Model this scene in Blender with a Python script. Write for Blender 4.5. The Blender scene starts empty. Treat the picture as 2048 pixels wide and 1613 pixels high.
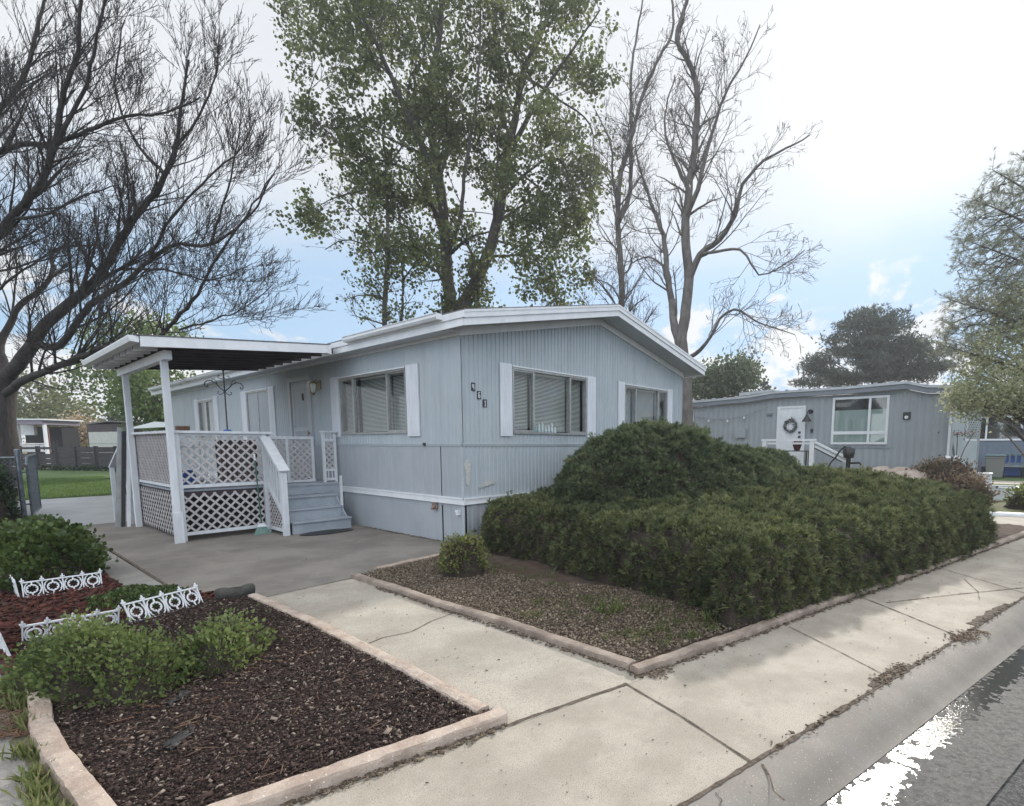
import bpy, math, random
import numpy as np
from mathutils import noise as mnoise, Vector
rng = np.random.default_rng(7); random.seed(7)
SC = bpy.context.scene
COL = SC.collection
# ---------------------------------------------------------------- camera
f = 1066.0; PX = 1150.0; PY = 1011.0; H = 1.57
PITCH = math.radians(6.55); AZ = math.radians(40)
FH = np.array([math.cos(AZ), math.sin(AZ), 0.0]); RH = np.array([math.sin(AZ), -math.cos(AZ), 0.0])
FW = FH*math.cos(PITCH) + np.array([0, 0, -math.sin(PITCH)])
UP = FH*math.sin(PITCH) + np.array([0, 0, math.cos(PITCH)])
CAM = np.array([-5.1495, -6.5523, H])
cam = bpy.data.cameras.new('camera'); camo = bpy.data.objects.new('camera', cam); COL.objects.link(camo)
camo.location = CAM; camo.rotation_euler = (math.pi/2 - PITCH, 0, AZ - math.pi/2)
cam.sensor_width = 36; cam.lens = f/2048*36
cam.shift_x = -(PX-1024)/2048; cam.shift_y = (PY-806.5)/2048
cam.clip_start = 0.05; cam.clip_end = 2000
SC.camera = camo
def at(px, py, D):
    "a survey point: bearing (px,py) from the photographer at D metres ahead"
    v = FW + (px-PX)/f*RH + (PY-py)/f*UP
    return CAM + v*(D/float(v @ FH))
# street frame: s along the kerb, n outwards from the house
_sa = math.radians(-12.65)
SD = np.array([math.cos(_sa), math.sin(_sa), 0]); ND = np.array([math.sin(_sa), -math.cos(_sa), 0])
def st(s, n, z=0.0): return SD*s + ND*n + np.array([0, 0, z])
# ---------------------------------------------------------------- objects
def tag(o, label=None, cat=None, group=None, kind=None):
    if label: o['label'] = label
    if cat: o['category'] = cat
    if group: o['group'] = group
    if kind: o['kind'] = kind
    return o
def empty(name, loc=(0, 0, 0), label=None, cat=None, group=None):
    o = bpy.data.objects.new(name, None); COL.objects.link(o); o.location = tuple(float(v) for v in loc)
    o.empty_display_size = .2
    return tag(o, label, cat, group)
def link(name, me, parent=None, mats=()):
    for m in mats: me.materials.append(m)
    o = bpy.data.objects.new(name, me); COL.objects.link(o)
    if parent is not None:
        o.parent = parent
        r = parent; off = Vector((0, 0, 0))
        while r is not None: off += r.location; r = r.parent
        o.location = (0, 0, 0)
        if off.length > 0: me.transform(__import__('mathutils').Matrix.Translation(-off))
    return o
def np_mesh(name, V, F, m=None, parent=None, tint=None, smooth=False, mats=None, mi=None):
    V = np.asarray(V, dtype=np.float32); F = np.asarray(F, dtype=np.int32)
    me = bpy.data.meshes.new(name)
    me.vertices.add(len(V)); me.vertices.foreach_set('co', V.ravel())
    k = F.shape[1]; n = len(F)
    me.loops.add(n*k); me.loops.foreach_set('vertex_index', F.ravel())
    me.polygons.add(n); me.polygons.foreach_set('loop_start', np.arange(n, dtype=np.int32)*k)
    me.polygons.foreach_set('loop_total', np.full(n, k, dtype=np.int32))
    if smooth: me.polygons.foreach_set('use_smooth', np.ones(n, dtype=bool))
    if mi is not None: me.polygons.foreach_set('material_index', np.asarray(mi, dtype=np.int32))
    me.update(calc_edges=True)
    if tint is not None:
        a = me.attributes.new('tint', 'FLOAT', 'POINT'); a.data.foreach_set('value', np.asarray(tint, dtype=np.float32))
    return link(name, me, parent, mats if mats else ([m] if m else []))
class MB:
    "collects boxes, bars, tubes into one mesh"
    def __init__(s): s.v = []; s.f = []; s.mi = []; s.cur = 0
    def add(s, vs, fs):
        b = len(s.v); s.v += [tuple(float(c) for c in v) for v in vs]
        for q in fs: s.f.append(tuple(b+i for i in q)); s.mi.append(s.cur)
        return s
    def hexa(s, c):
        return s.add(c, [(0, 3, 2, 1), (4, 5, 6, 7), (0, 1, 5, 4), (1, 2, 6, 5), (2, 3, 7, 6), (3, 0, 4, 7)])
    def box(s, x0, x1, y0, y1, z0, z1):
        return s.hexa([(x0, y0, z0), (x1, y0, z0), (x1, y1, z0), (x0, y1, z0), (x0, y0, z1), (x1, y0, z1), (x1, y1, z1), (x0, y1, z1)])
    def wbox(s, W, u0, u1, o0, o1, z0, z1):
        return s.hexa([W(u, o, z) for z in (z0, z1) for (u, o) in ((u0, o0), (u1, o0), (u1, o1), (u0, o1))])
    def bar(s, a, b, w, t, up=(0, 0, 1)):
        a = np.array(a, float); b = np.array(b, float); d = b-a; d /= np.linalg.norm(d)
        u = np.array(up, float); sd = np.cross(d, u); sd /= (np.linalg.norm(sd)+1e-9); u = np.cross(sd, d)
        c = []
        for p in (a, b):
            for (i, j) in ((-1, -1), (1, -1), (1, 1), (-1, 1)): c.append(p+sd*w/2*i+u*t/2*j)
        return s.hexa(c)
    def tube(s, pts, r, k=8, cap=True):
        pts = [np.array(p, float) for p in pts]; n = len(pts)
        rs = list(r) if hasattr(r, '__len__') else [r]*n
        ref = None; b = len(s.v); 
        for i, p in enumerate(pts):
            t = pts[min(i+1, n-1)]-pts[max(i-1, 0)]; t /= (np.linalg.norm(t)+1e-9)
            if ref is None:
                ref = np.cross(t, (0, 0, 1)) if abs(t[2]) < .9 else np.cross(t, (1, 0, 0))
            ref = ref-t*(ref @ t); ref /= (np.linalg.norm(ref)+1e-9); q = np.cross(t, ref)
            for j in range(k):
                a = 2*math.pi*j/k; s.v.append(tuple(p+rs[i]*(ref*math.cos(a)+q*math.sin(a))))
        for i in range(n-1):
            for j in range(k):
                s.f.append((b+i*k+j, b+i*k+(j+1) % k, b+(i+1)*k+(j+1) % k, b+(i+1)*k+j)); s.mi.append(s.cur)
        if cap:
            s.f.append(tuple(b+j for j in reversed(range(k)))); s.mi.append(s.cur)
            s.f.append(tuple(b+(n-1)*k+j for j in range(k))); s.mi.append(s.cur)
        return s
    def lathe(s, c, prof, k=16):
        "prof: (radius, z) pairs around the vertical through c"
        b = len(s.v)
        for (r, z) in prof:
            for j in range(k):
                a = 2*math.pi*j/k; s.v.append((c[0]+r*math.cos(a), c[1]+r*math.sin(a), c[2]+z))
        for i in range(len(prof)-1):
            for j in range(k):
                s.f.append((b+i*k+j, b+i*k+(j+1) % k, b+(i+1)*k+(j+1) % k, b+(i+1)*k+j)); s.mi.append(s.cur)
        s.f.append(tuple(b+j for j in reversed(range(k)))); s.mi.append(s.cur)
        s.f.append(tuple(b+(len(prof)-1)*k+j for j in range(k))); s.mi.append(s.cur)
        return s
    def prism(s, poly, ext):
        "planar outline (3d points) extruded by vector ext"
        n = len(poly); ext = np.array(ext, float); P = [np.array(p, float) for p in poly]
        s.add(P+[p+ext for p in P], [tuple(reversed(range(n))), tuple(range(n, 2*n))]+[(i, (i+1) % n, n+(i+1) % n, n+i) for i in range(n)])
        return s
    def build(s, name, m, parent=None, smooth=False, bevel=0, mats=None):
        me = bpy.data.meshes.new(name); me.from_pydata(s.v, [], s.f)
        if mats: me.polygons.foreach_set('material_index', s.mi)
        if smooth: me.polygons.foreach_set('use_smooth', [True]*len(s.f))
        me.update()
        o = link(name, me, parent, mats if mats else [m])
        if bevel:
            b = o.modifiers.new('bevel', 'BEVEL'); b.width = bevel; b.segments = 2; b.limit_method = 'ANGLE'
        return o
# ---------------------------------------------------------------- materials
def _nt(name):
    m = bpy.data.materials.new(name); m.use_nodes = True; nt = m.node_tree; nt.nodes.clear()
    out = nt.nodes.new('ShaderNodeOutputMaterial'); p = nt.nodes.new('ShaderNodeBsdfPrincipled')
    nt.links.new(p.outputs[0], out.inputs[0]); return m, nt, p, out
def _rgb(nt, c):
    n = nt.nodes.new('ShaderNodeRGB'); n.outputs[0].default_value = (*c, 1); return n.outputs[0]
def _mix(nt, fac, a, b, mode='MIX'):
    n = nt.nodes.new('ShaderNodeMix'); n.data_type = 'RGBA'; n.blend_type = mode
    if isinstance(fac, (int, float)): n.inputs[0].default_value = fac
    else: nt.links.new(fac, n.inputs[0])
    for v, i in ((a, 6), (b, 7)):
        if isinstance(v, tuple): n.inputs[i].default_value = (*v, 1)
        else: nt.links.new(v, n.inputs[i])
    return n.outputs[2]
def _noise(nt, scale, detail=4, rough=.6, stretch=None, dist=0, seed=0):
    tc = nt.nodes.new('ShaderNodeNewGeometry'); src = tc.outputs['Position']
    mp = nt.nodes.new('ShaderNodeMapping'); nt.links.new(src, mp.inputs[0])
    mp.inputs['Location'].default_value = (seed*3.1, seed*1.7, seed*.9)
    if stretch: mp.inputs['Scale'].default_value = stretch
    n = nt.nodes.new('ShaderNodeTexNoise'); nt.links.new(mp.outputs[0], n.inputs['Vector'])
    n.inputs['Scale'].default_value = scale; n.inputs['Detail'].default_value = detail; n.inputs['Roughness'].default_value = rough
    n.inputs['Distortion'].default_value = dist
    return n.outputs['Fac']
def _ramp(nt, v, a, b):
    n = nt.nodes.new('ShaderNodeMapRange'); n.interpolation_type = 'SMOOTHSTEP'; nt.links.new(v, n.inputs[0])
    n.inputs[1].default_value = a; n.inputs[2].default_value = b; return n.outputs[0]
def mat(name, c, c2=None, scale=3, lo=.35, hi=.65, stretch=None, rough=.7, bump=0, bscale=40, bstretch=None, specks=(), metal=0, spec=.5, stains=(), dist=0, bdist=.01):
    m, nt, p, out = _nt(name)
    col = _rgb(nt, c)
    if c2: col = _mix(nt, _ramp(nt, _noise(nt, scale, stretch=stretch, dist=dist), lo, hi), col, c2)
    for (sc, a, b, cc, amt, *rest) in stains:
        fac = _ramp(nt, _noise(nt, sc, 5, .65, stretch=rest[0] if rest else None, seed=len(nt.nodes)), a, b)
        mm = nt.nodes.new('ShaderNodeMath'); mm.operation = 'MULTIPLY'; nt.links.new(fac, mm.inputs[0]); mm.inputs[1].default_value = amt
        col = _mix(nt, mm.outputs[0], col, cc)
    for (sc, th, cc) in specks:
        fac = _ramp(nt, _noise(nt, sc, 1, .5, seed=len(nt.nodes)), th, th+.03)
        col = _mix(nt, fac, col, cc)
    nt.links.new(col, p.inputs['Base Color'])
    p.inputs['Roughness'].default_value = rough; p.inputs['Metallic'].default_value = metal
    p.inputs['Specular IOR Level'].default_value = spec
    if bump:
        b = nt.nodes.new('ShaderNodeBump'); b.inputs['Strength'].default_value = bump; b.inputs['Distance'].default_value = bdist
        nt.links.new(_noise(nt, bscale, 5, .65, stretch=bstretch), b.inputs['Height']); nt.links.new(b.outputs[0], p.inputs['Normal'])
    return m
def leafmat(name, cols, trans=.35, rough=.5, spec=.3, tr_col=None, patch=None):
    "leaf material: colour picked per leaf by the tint attribute, light passes through the blade"
    m, nt, p, out = _nt(name)
    at_ = nt.nodes.new('ShaderNodeAttribute'); at_.attribute_name = 'tint'
    cr = nt.nodes.new('ShaderNodeValToRGB'); nt.links.new(at_.outputs['Fac'], cr.inputs[0])
    el = cr.color_ramp.elements
    n = len(cols)
    for i, c in enumerate(cols):
        e = el[i] if i < 2 else el.new(1)
        e.position = i/(n-1); e.color = (*c, 1)
    el[0].position = 0
    for i in range(n): cr.color_ramp.elements[i].position = i/(n-1); cr.color_ramp.elements[i].color = (*cols[i], 1)
    col = cr.outputs[0]
    if patch: col = _mix(nt, _ramp(nt, _noise(nt, patch[0], 3), .45, .7), col, patch[1])
    nt.links.new(col, p.inputs['Base Color']); p.inputs['Roughness'].default_value = rough; p.inputs['Specular IOR Level'].default_value = spec
    t = nt.nodes.new('ShaderNodeBsdfTranslucent')
    hs = nt.nodes.new('ShaderNodeHueSaturation'); hs.inputs['Value'].default_value = 1.6; hs.inputs['Hue'].default_value = .485; nt.links.new(col, hs.inputs['Color'])
    nt.links.new(hs.outputs[0], t.inputs[0])
    ms = nt.nodes.new('ShaderNodeMixShader'); ms.inputs[0].default_value = trans
    nt.links.new(p.outputs[0], ms.inputs[1]); nt.links.new(t.outputs[0], ms.inputs[2]); nt.links.new(ms.outputs[0], out.inputs[0])
    return m
def glassmat(name, tint=(.90, .93, .92), refl=.35):
    m, nt, p, out = _nt(name); nt.nodes.remove(p)
    g = nt.nodes.new('ShaderNodeBsdfGlossy'); g.inputs['Roughness'].default_value = .03; g.inputs[0].default_value = (.9, .93, .95, 1)
    t = nt.nodes.new('ShaderNodeBsdfTransparent'); t.inputs[0].default_value = (*tint, 1)
    fr = nt.nodes.new('ShaderNodeLayerWeight'); fr.inputs[0].default_value = .5
    pw = nt.nodes.new('ShaderNodeMath'); pw.operation = 'POWER'; nt.links.new(fr.outputs['Facing'], pw.inputs[0]); pw.inputs[1].default_value = 4.5
    mm = nt.nodes.new('ShaderNodeMath'); mm.operation = 'MULTIPLY_ADD'; nt.links.new(pw.outputs[0], mm.inputs[0]); mm.inputs[1].default_value = .9; mm.inputs[2].default_value = .07; mm.use_clamp = True
    ms = nt.nodes.new('ShaderNodeMixShader'); nt.links.new(mm.outputs[0], ms.inputs[0]); nt.links.new(t.outputs[0], ms.inputs[1]); nt.links.new(g.outputs[0], ms.inputs[2])
    nt.links.new(ms.outputs[0], out.inputs[0]); return m
M = {}
M['siding'] = mat('blue_grey_siding', (.355, .395, .42), (.39, .428, .452), scale=1.2, rough=.45, bump=.15, bscale=60, stains=((1.5, .48, .8, (.235, .25, .25), .5, (5, 5, .4)), (.8, .5, .75, (.40, .42, .41), .5), (12, .62, .8, (.22, .225, .22), .35, (1, 1, .12))))
M['skirt'] = mat('painted_skirting', (.32, .345, .372), (.355, .378, .40), scale=1.5, rough=.5, bump=.1, bscale=50, stains=((2, .5, .8, (.24, .25, .26), .4, (3, 3, .6)),))
M['white'] = mat('white_paint', (.71, .72, .73), (.65, .66, .675), scale=5, rough=.45, bump=.1, bscale=70, stains=((6, .6, .8, (.42, .42, .41), .35),))
M['whitewood'] = mat('weathered_white_wood', (.62, .635, .655), (.54, .555, .575), scale=9, stretch=(1, 1, .25), rough=.6, bump=.3, bscale=60, bstretch=(1, 1, .2), stains=((7, .6, .78, (.36, .34, .32), .5), (25, .68, .74, (.30, .28, .26), .5)))
M['shutter'] = mat('embossed_white_shutter', (.64, .66, .69), (.57, .59, .63), scale=14, stretch=(1, 1, .15), rough=.5, bump=.35, bscale=50, bstretch=(1, 1, .2))
M['lattice'] = mat('aged_lattice_plastic', (.47, .44, .435), (.40, .375, .37), scale=6, rough=.6)
M['greydeck'] = mat('grey_painted_steps', (.34, .37, .41), (.29, .32, .36), scale=4, rough=.6, bump=.2, bscale=50, stains=((6, .6, .75, (.16, .15, .14), .6, (1, 4, 4)),))
M['alum'] = mat('aluminium_frame', (.42, .42, .41), (.34, .34, .33), scale=8, rough=.35, metal=.6)
M['glass'] = glassmat('window_glass')
M['blind'] = mat('grey_blind_slats', (.74, .76, .74), (.68, .70, .68), scale=6, rough=.5)
M['curtain'] = mat('pale_curtain', (.45, .45, .43), (.30, .30, .29), scale=18, stretch=(1, 1, .02), rough=.9)
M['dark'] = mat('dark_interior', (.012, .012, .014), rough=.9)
M['shingle'] = mat('grey_roof_shingle', (.10, .10, .10), (.17, .165, .155), scale=25, rough=.95, bump=.5, bscale=40)
M['soffit'] = mat('soffit_white', (.60, .62, .65), (.55, .57, .60), scale=2, rough=.6)
M['brownpaint'] = mat('dark_brown_boards', (.028, .020, .024), (.048, .034, .038), scale=3, stretch=(1, 8, 1), rough=.7)
M['black'] = mat('black_metal', (.012, .012, .013), (.03, .03, .03), scale=20, rough=.5)
M['iron'] = mat('wrought_iron', (.02, .02, .028), rough=.45, metal=.3)
M['brass'] = mat('aged_brass', (.25, .19, .10), rough=.4, metal=.8)
M['frost'] = mat('frosted_lamp_glass', (.62, .63, .60), rough=.25)
M['rust'] = mat('rusty_metal', (.16, .08, .05), (.30, .25, .22), scale=40, rough=.8)
M['peel'] = mat('bare_peeling_patch', (.50, .48, .43), (.36, .38, .38), scale=22, rough=.8)
M['doorwhite'] = mat('storm_door_cream', (.44, .45, .46), (.40, .41, .42), scale=3, rough=.5)
M['blue'] = mat('blue_plastic', (.03, .10, .35), rough=.4)
M['green'] = mat('green_plastic', (.03, .10, .07), rough=.5)
M['bristle'] = mat('broom_bristles', (.22, .25, .25), (.06, .22, .16), scale=30, stretch=(3, 3, .2), rough=.8)
M['steel'] = mat('galvanised_steel', (.22, .25, .28), (.13, .15, .17), scale=15, rough=.4, metal=.7)
M['num'] = mat('number_plate_black', (.008, .012, .02), rough=.4)
M['numw'] = mat('number_white', (.8, .8, .8), rough=.5)
conc_specks = ((170, .60, (.19, .16, .135)), (140, .70, (.46, .42, .36)))
M['sidewalk'] = mat('warm_sidewalk_concrete', (.29, .256, .208), (.375, .336, .28), scale=2.6, rough=.85, bump=.3, bscale=180, bdist=.004, specks=conc_specks,  # warm-toned concrete with mottling, stains and specks
    stains=((1.3, .52, .74, (.27, .235, .195), .55), (6, .54, .72, (.26, .225, .185), .5), (35, .60, .7, (.33, .29, .25), .5), (110, .56, .66, (.30, .26, .215), .6)))
M['walk'] = mat('walkway_concrete', (.31, .275, .225), (.40, .365, .305), scale=2.2, rough=.85, bump=.3, bscale=180, bdist=.004, specks=conc_specks,
    stains=((1.1, .50, .70, (.30, .27, .23), .6), (6, .58, .75, (.34, .30, .25), .55), (40, .58, .68, (.30, .27, .23), .5)))
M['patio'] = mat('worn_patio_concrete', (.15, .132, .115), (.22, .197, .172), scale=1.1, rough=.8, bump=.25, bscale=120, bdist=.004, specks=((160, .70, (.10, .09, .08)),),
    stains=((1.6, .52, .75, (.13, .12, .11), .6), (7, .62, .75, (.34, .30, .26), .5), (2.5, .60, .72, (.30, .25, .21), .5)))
M['oldconc'] = mat('old_grey_concrete', (.20, .19, .175), (.28, .265, .245), scale=2, rough=.85, bump=.35, bscale=90, bdist=.005, specks=conc_specks, stains=((2, .55, .75, (.15, .14, .12), .6),))
M['wetconc'] = mat('damp_concrete', (.26, .25, .25), (.34, .33, .32), scale=1.3, rough=.35, bump=.15, bscale=60)
M['gutter'] = mat('kerb_gutter_concrete', (.155, .14, .12), (.215, .195, .17), scale=1.5, stretch=(1, 1, 1), rough=.8, bump=.3, bscale=150, bdist=.004, specks=conc_specks,
    stains=((2.2, .5, .72, (.20, .19, .18), .65), (9, .54, .7, (.15, .135, .12), .6), (50, .58, .68, (.19, .17, .15), .5)))
M['joint'] = mat('dirt_in_joint', (.06, .045, .035), (.13, .10, .075), scale=30, rough=.95, bump=.6, bscale=90)
M['kerb'] = mat('pinkish_cast_kerb', (.33, .255, .205), (.46, .375, .31), scale=7, rough=.9, bump=.8, bscale=45, bdist=.012, specks=((150, .66, (.30, .22, .18)), (90, .7, (.68, .60, .54))),
    stains=((4, .56, .76, (.32, .25, .20), .6),))
M['kerbdark'] = mat('weathered_cast_kerb', (.20, .155, .125), (.34, .275, .225), scale=4, rough=.9, bump=.8, bscale=45, bdist=.012, specks=((150, .66, (.16, .12, .1)),),
    stains=((3, .52, .72, (.13, .095, .075), .7),))
M['asphalt'] = mat('asphalt', (.03, .03, .03), (.10, .098, .095), scale=55, rough=.85, bump=1, bscale=110, bdist=.012, specks=((130, .66, (.22, .21, .2)),))
M['asphaltold'] = mat('grey_gutter_pan', (.06, .057, .053), (.115, .11, .103), scale=35, rough=.72, bump=1, bscale=150, bdist=.01, specks=((140, .68, (.24, .23, .21)),))
M['soil'] = mat('dark_mulch_soil', (.02, .012, .010), (.05, .030, .024), scale=30, rough=.95, bump=1, bscale=60, bdist=.03)
M['redmulch'] = mat('red_mulch_soil', (.075, .018, .012), (.03, .014, .01), scale=9, rough=.95, bump=1, bscale=70, bdist=.02)
M['gravel'] = mat('gravel_bed_soil', (.10, .072, .05), (.055, .036, .027), scale=8, rough=.95, bump=1, bscale=80, bdist=.02, stains=((1.2, .5, .65, (.07, .035, .025), .7),))
M['dirt'] = mat('dry_yard_soil', (.14, .11, .075), (.10, .11, .05), scale=3, rough=.95, bump=1, bscale=30, bdist=.03)
M['lawn'] = mat('mown_lawn', (.045, .085, .018), (.075, .13, .03), scale=.6, stretch=(.4, 2.2, 1), rough=.9, bump=1, bscale=60, bdist=.03)
M['lawn2'] = mat('dry_lawn', (.10, .125, .035), (.15, .15, .06), scale=2, rough=.9, bump=1, bscale=50, bdist=.03)
M['bark'] = mat('dark_bark', (.024, .019, .018), (.05, .041, .037), scale=12, stretch=(1, 1, .25), rough=.9, bump=.8, bscale=25, bstretch=(1, 1, .2), bdist=.03)
M['barkgrey'] = mat('grey_bark', (.10, .088, .082), (.155, .14, .13), scale=10, stretch=(1, 1, .3), rough=.9, bump=.6, bscale=25, bstretch=(1, 1, .25), bdist=.03)
M['barkmaple'] = mat('maple_bark', (.06, .052, .046), (.10, .088, .08), scale=12, stretch=(1, 1, .25), rough=.9, bump=.8, bscale=25, bstretch=(1, 1, .2), bdist=.03)
M['plank'] = mat('dark_weathered_planks', (.022, .019, .021), (.05, .043, .045), scale=4, stretch=(.3, .3, 6), rough=.8)
M['shedwhite'] = mat('pale_shed_panel', (.46, .47, .42), (.40, .41, .37), scale=4, rough=.7)
M['nbwall'] = mat('neighbour_siding', (.28, .305, .32), (.30, .325, .34), scale=1, rough=.55, bump=.1, bscale=40)
M['nbfascia'] = mat('neighbour_fascia', (.17, .19, .22), (.20, .22, .25), scale=2, rough=.5)
M['nbroof'] = mat('neighbour_roof_metal', (.45, .47, .49), rough=.4, metal=.2)
M['bluewall'] = mat('blue_house_siding', (.115, .145, .19), (.13, .16, .205), scale=1, rough=.6)
M['rock'] = mat('landscape_rock', (.33, .25, .20), (.45, .38, .33), scale=6, rough=.9, bump=.6, bscale=20, bdist=.03)
M['bingrey'] = mat('grey_bin_plastic', (.17, .17, .165), rough=.5)
M['binlid'] = mat('teal_bin_lid', (.06, .12, .13), rough=.4)
M['rubber'] = mat('black_rubber', (.018, .018, .019), (.03, .03, .03), scale=20, rough=.6)
M['log'] = mat('rolled_fabric_black', (.035, .033, .03), (.075, .07, .062), scale=8, rough=.95, bump=.8, bscale=40, bdist=.02)
M['petal'] = mat('pink_petals', (.55, .12, .20), rough=.6)
M['pot'] = mat('dark_red_pot', (.14, .03, .035), rough=.5)
M['wreath'] = mat('wreath_twigs', (.05, .045, .05), (.20, .20, .21), scale=30, rough=.9)
M['tan'] = mat('tan_panel', (.35, .18, .05), rough=.8)
M['water'] = None
# ================================================================ the mobile home
def WL(u, o, z): return (-o, u, z)       # long wall x=0, u runs along y, outwards is -x
def WG(u, o, z): return (u, -o, z)       # gable wall y=0, u runs along x, outwards is -y
HW, HL = 6.78, 16.0
RX0, RX1, RY0, RZ, RR = -.27, 7.02, -.45, 3.40, 4.17   # roof edges, eave and ridge heights
def rooftop(x): return RR-(RR-RZ)*abs(x-3.39)/(3.39-RX0)
def walltop(x): return rooftop(x)-.235
home = empty('mobile_home', (3.39, 8, 0), 'blue-grey ribbed mobile home with low gable roof and white shutters', 'mobile home')
def ribbed(W, u0, u1, z0f, z1f, openings, p, d, prof, name, m, flip=False):
    """vertical ribbed cladding of real profile; openings = (u0,u1,z0,z1) left out"""
    us = []; n = int(round((u1-u0)/p)); pp = (u1-u0)/n
    for i in range(n):
        for (a, o) in prof: us.append((u0+(i+a)*pp, o*d))
    us.append((u1, prof[0][1]*d))
    b = MB()
    for (ua, oa), (ub, ob) in zip(us[:-1], us[1:]):
        if ub-ua < 1e-6: continue
        mid = (ua+ub)/2; spans = [(z0f, None)]
        cuts = sorted((zz0, zz1) for (a, c, zz0, zz1) in openings if a < mid < c)
        z = z0f
        segs = []
        for (c0, c1) in cuts: segs.append((z, c0, False)); z = c1
        segs.append((z, None, True))
        for (a, c, top) in segs:
            ta = z1f(ua) if top else c; tb = z1f(ub) if top else c
            q = [W(ua, oa, a), W(ub, ob, a), W(ub, ob, tb), W(ua, oa, ta)]
            b.add(q, [(0, 1, 2, 3)])
    return b.build(name, m, home)
PROF_G = [(0, 0), (.55, 0), (.66, -1), (.88, -1)]
PROF_L = [(0, 0), (.70, 0), (.78, -1), (.90, -1)]
winsL = [(1.45, 3.74, 1.75, 2.83), (7.20, 8.55, 1.40, 2.86), (11.08, 12.42, 1.70, 2.84)]
winsG = [(1.04, 2.99, 1.74, 2.83), (4.28, 6.02, 1.74, 2.81)]
door = (4.97, 6.05, .88, 3.0)
ribbed(WL, 0, HL, 1.58, lambda u: walltop(0), winsL+[door], .10, .008, PROF_L, 'upper_siding', M['siding'])
ribbed(WL, 0, HL, .74, lambda u: 1.54, [door, (7.20, 8.55, 1.40, 2.86)], .20, .004, PROF_L, 'lower_siding', M['skirt'])
ribbed(WG, 0, HW, 1.58, lambda u: walltop(u), winsG, .088, .014, PROF_G, 'upper_siding', M['siding'])
ribbed(WG, 0, HW, .74, lambda u: 1.54, [], .088, .012, PROF_G, 'lower_siding', M['siding'])
b = MB(); b.wbox(WL, 0, HL, -.05, -.012, -.05, .64); b.wbox(WL, .552, .562, -.02, .001, 0, .60); b.build('skirting', M['skirt'], home)
ribbed(WG, 0, HW, -.05, lambda u: .64, [], .17, .008, PROF_G, 'gable_skirting', M['skirt'])
b = MB(); b.wbox(WL, .550, .562, -.015, .004, .0, .60); b.wbox(WL, .550, .562, -.012, .003, .74, 1.54); b.build('panel_seam', M['dark'], home)
# back and far walls, inner lining so rooms are dark
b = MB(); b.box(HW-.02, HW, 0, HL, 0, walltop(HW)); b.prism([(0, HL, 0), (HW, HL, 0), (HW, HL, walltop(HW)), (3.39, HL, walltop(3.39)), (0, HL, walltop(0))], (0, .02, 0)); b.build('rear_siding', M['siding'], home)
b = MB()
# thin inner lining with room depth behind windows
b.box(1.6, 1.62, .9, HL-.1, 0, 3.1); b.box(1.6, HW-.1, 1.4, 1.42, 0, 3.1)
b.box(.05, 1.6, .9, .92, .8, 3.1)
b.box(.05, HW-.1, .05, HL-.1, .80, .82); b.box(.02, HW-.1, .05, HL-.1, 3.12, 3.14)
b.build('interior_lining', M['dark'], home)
# belly band and seam trims
b = MB()
b.wbox(WL, -.035, HL, -.01, .022, .635, .742); b.wbox(WL, -.04, HL, .022, .034, .722, .745)
b.wbox(WG, 0, HW, -.01, .022, .635, .742); b.wbox(WG, -.034, HW, .022, .036, .720, .747); b.wbox(WG, -.034, HW, .022, .030, .637, .655)
b.build('belly_band', M['white'], home)
b = MB(); b.wbox(WL, -.010, HL, -.01, .008, 1.535, 1.585); b.wbox(WL, -.012, HL, .008, .016, 1.56, 1.575)
b.wbox(WG, -.008, HW, -.01, .009, 1.533, 1.587); b.wbox(WG, -.016, HW, .009, .018, 1.56, 1.575); b.build('seam_trim', M['siding'], home)
b = MB(); b.wbox(WL, -.006, .05, -.012, .006, 1.59, 3.13); b.wbox(WG, 0, .03, -.012, .006, 1.59, 3.13); b.wbox(WL, -.006, .05, -.012, .005, -.03, .63); b.wbox(WL, -.006, .05, -.012, .005, .75, 1.53); b.build('corner_trim', M['siding'], home)
# roof
yB = HL+.4
b = MB()
for (xa, xb) in ((RX0-.02, 3.39), (RX1+.02, 3.39)):
    za, zb = RZ, RR
    b.prism([(xa, RY0-.02, za), (xb, RY0-.02, zb), (xb, RY0-.02, zb+.035), (xa, RY0-.02, za+.035)], (0, yB-RY0+.04, 0))
roof = b.build('roof', M['shingle'], home)
b = MB()   # soffits: sloped under the gable overhang, flat under the eaves
for (xa, xb) in ((RX0+.01, 3.39), (RX1-.01, 3.39)):
    za, zb = rooftop(xa)-.16, rooftop(3.39)-.16
    b.prism([(xa, RY0+.02, za), (xb, RY0+.02, zb), (xb, RY0+.02, zb+.02), (xa, RY0+.02, za+.02)], (0, -RY0+.06, 0))
b.box(RX0+.01, .02, .045, yB-.03, RZ-.175, RZ-.155); b.box(HW, RX1-.01, .045, yB-.03, RZ-.175, RZ-.155)
b.box(RX0+.01, .02, -.03, .044, RZ-.175, RZ-.09); b.build('soffit', M['soffit'], home)
b = MB()   # fascia: two stepped boards following the roof
def rakeboard(y0, y1, top, bot, e=0):
    for sgn in (0, 1):
        xa = RX0-e if sgn == 0 else RX1+e
        za = rooftop(min(max(xa, RX0), RX1))
        b.prism([(xa, y0, za+bot), (3.39, y0, RR+bot), (3.39, y0, RR+top), (xa, y0, za+top)], (0, y1-y0, 0))
rakeboard(RY0-.012, RY0+.012, -.002, -.185); rakeboard(RY0-.032, RY0-.013, .012, -.085, .015); rakeboard(RY0-.04, RY0-.033, .018, -.015, .02)
b.box(RX0-.012, RX0+.008, RY0+.013, yB, RZ-.185, RZ-.003); b.box(RX0-.03, RX0-.013, RY0-.03, yB, RZ-.08, RZ+.012)
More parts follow.
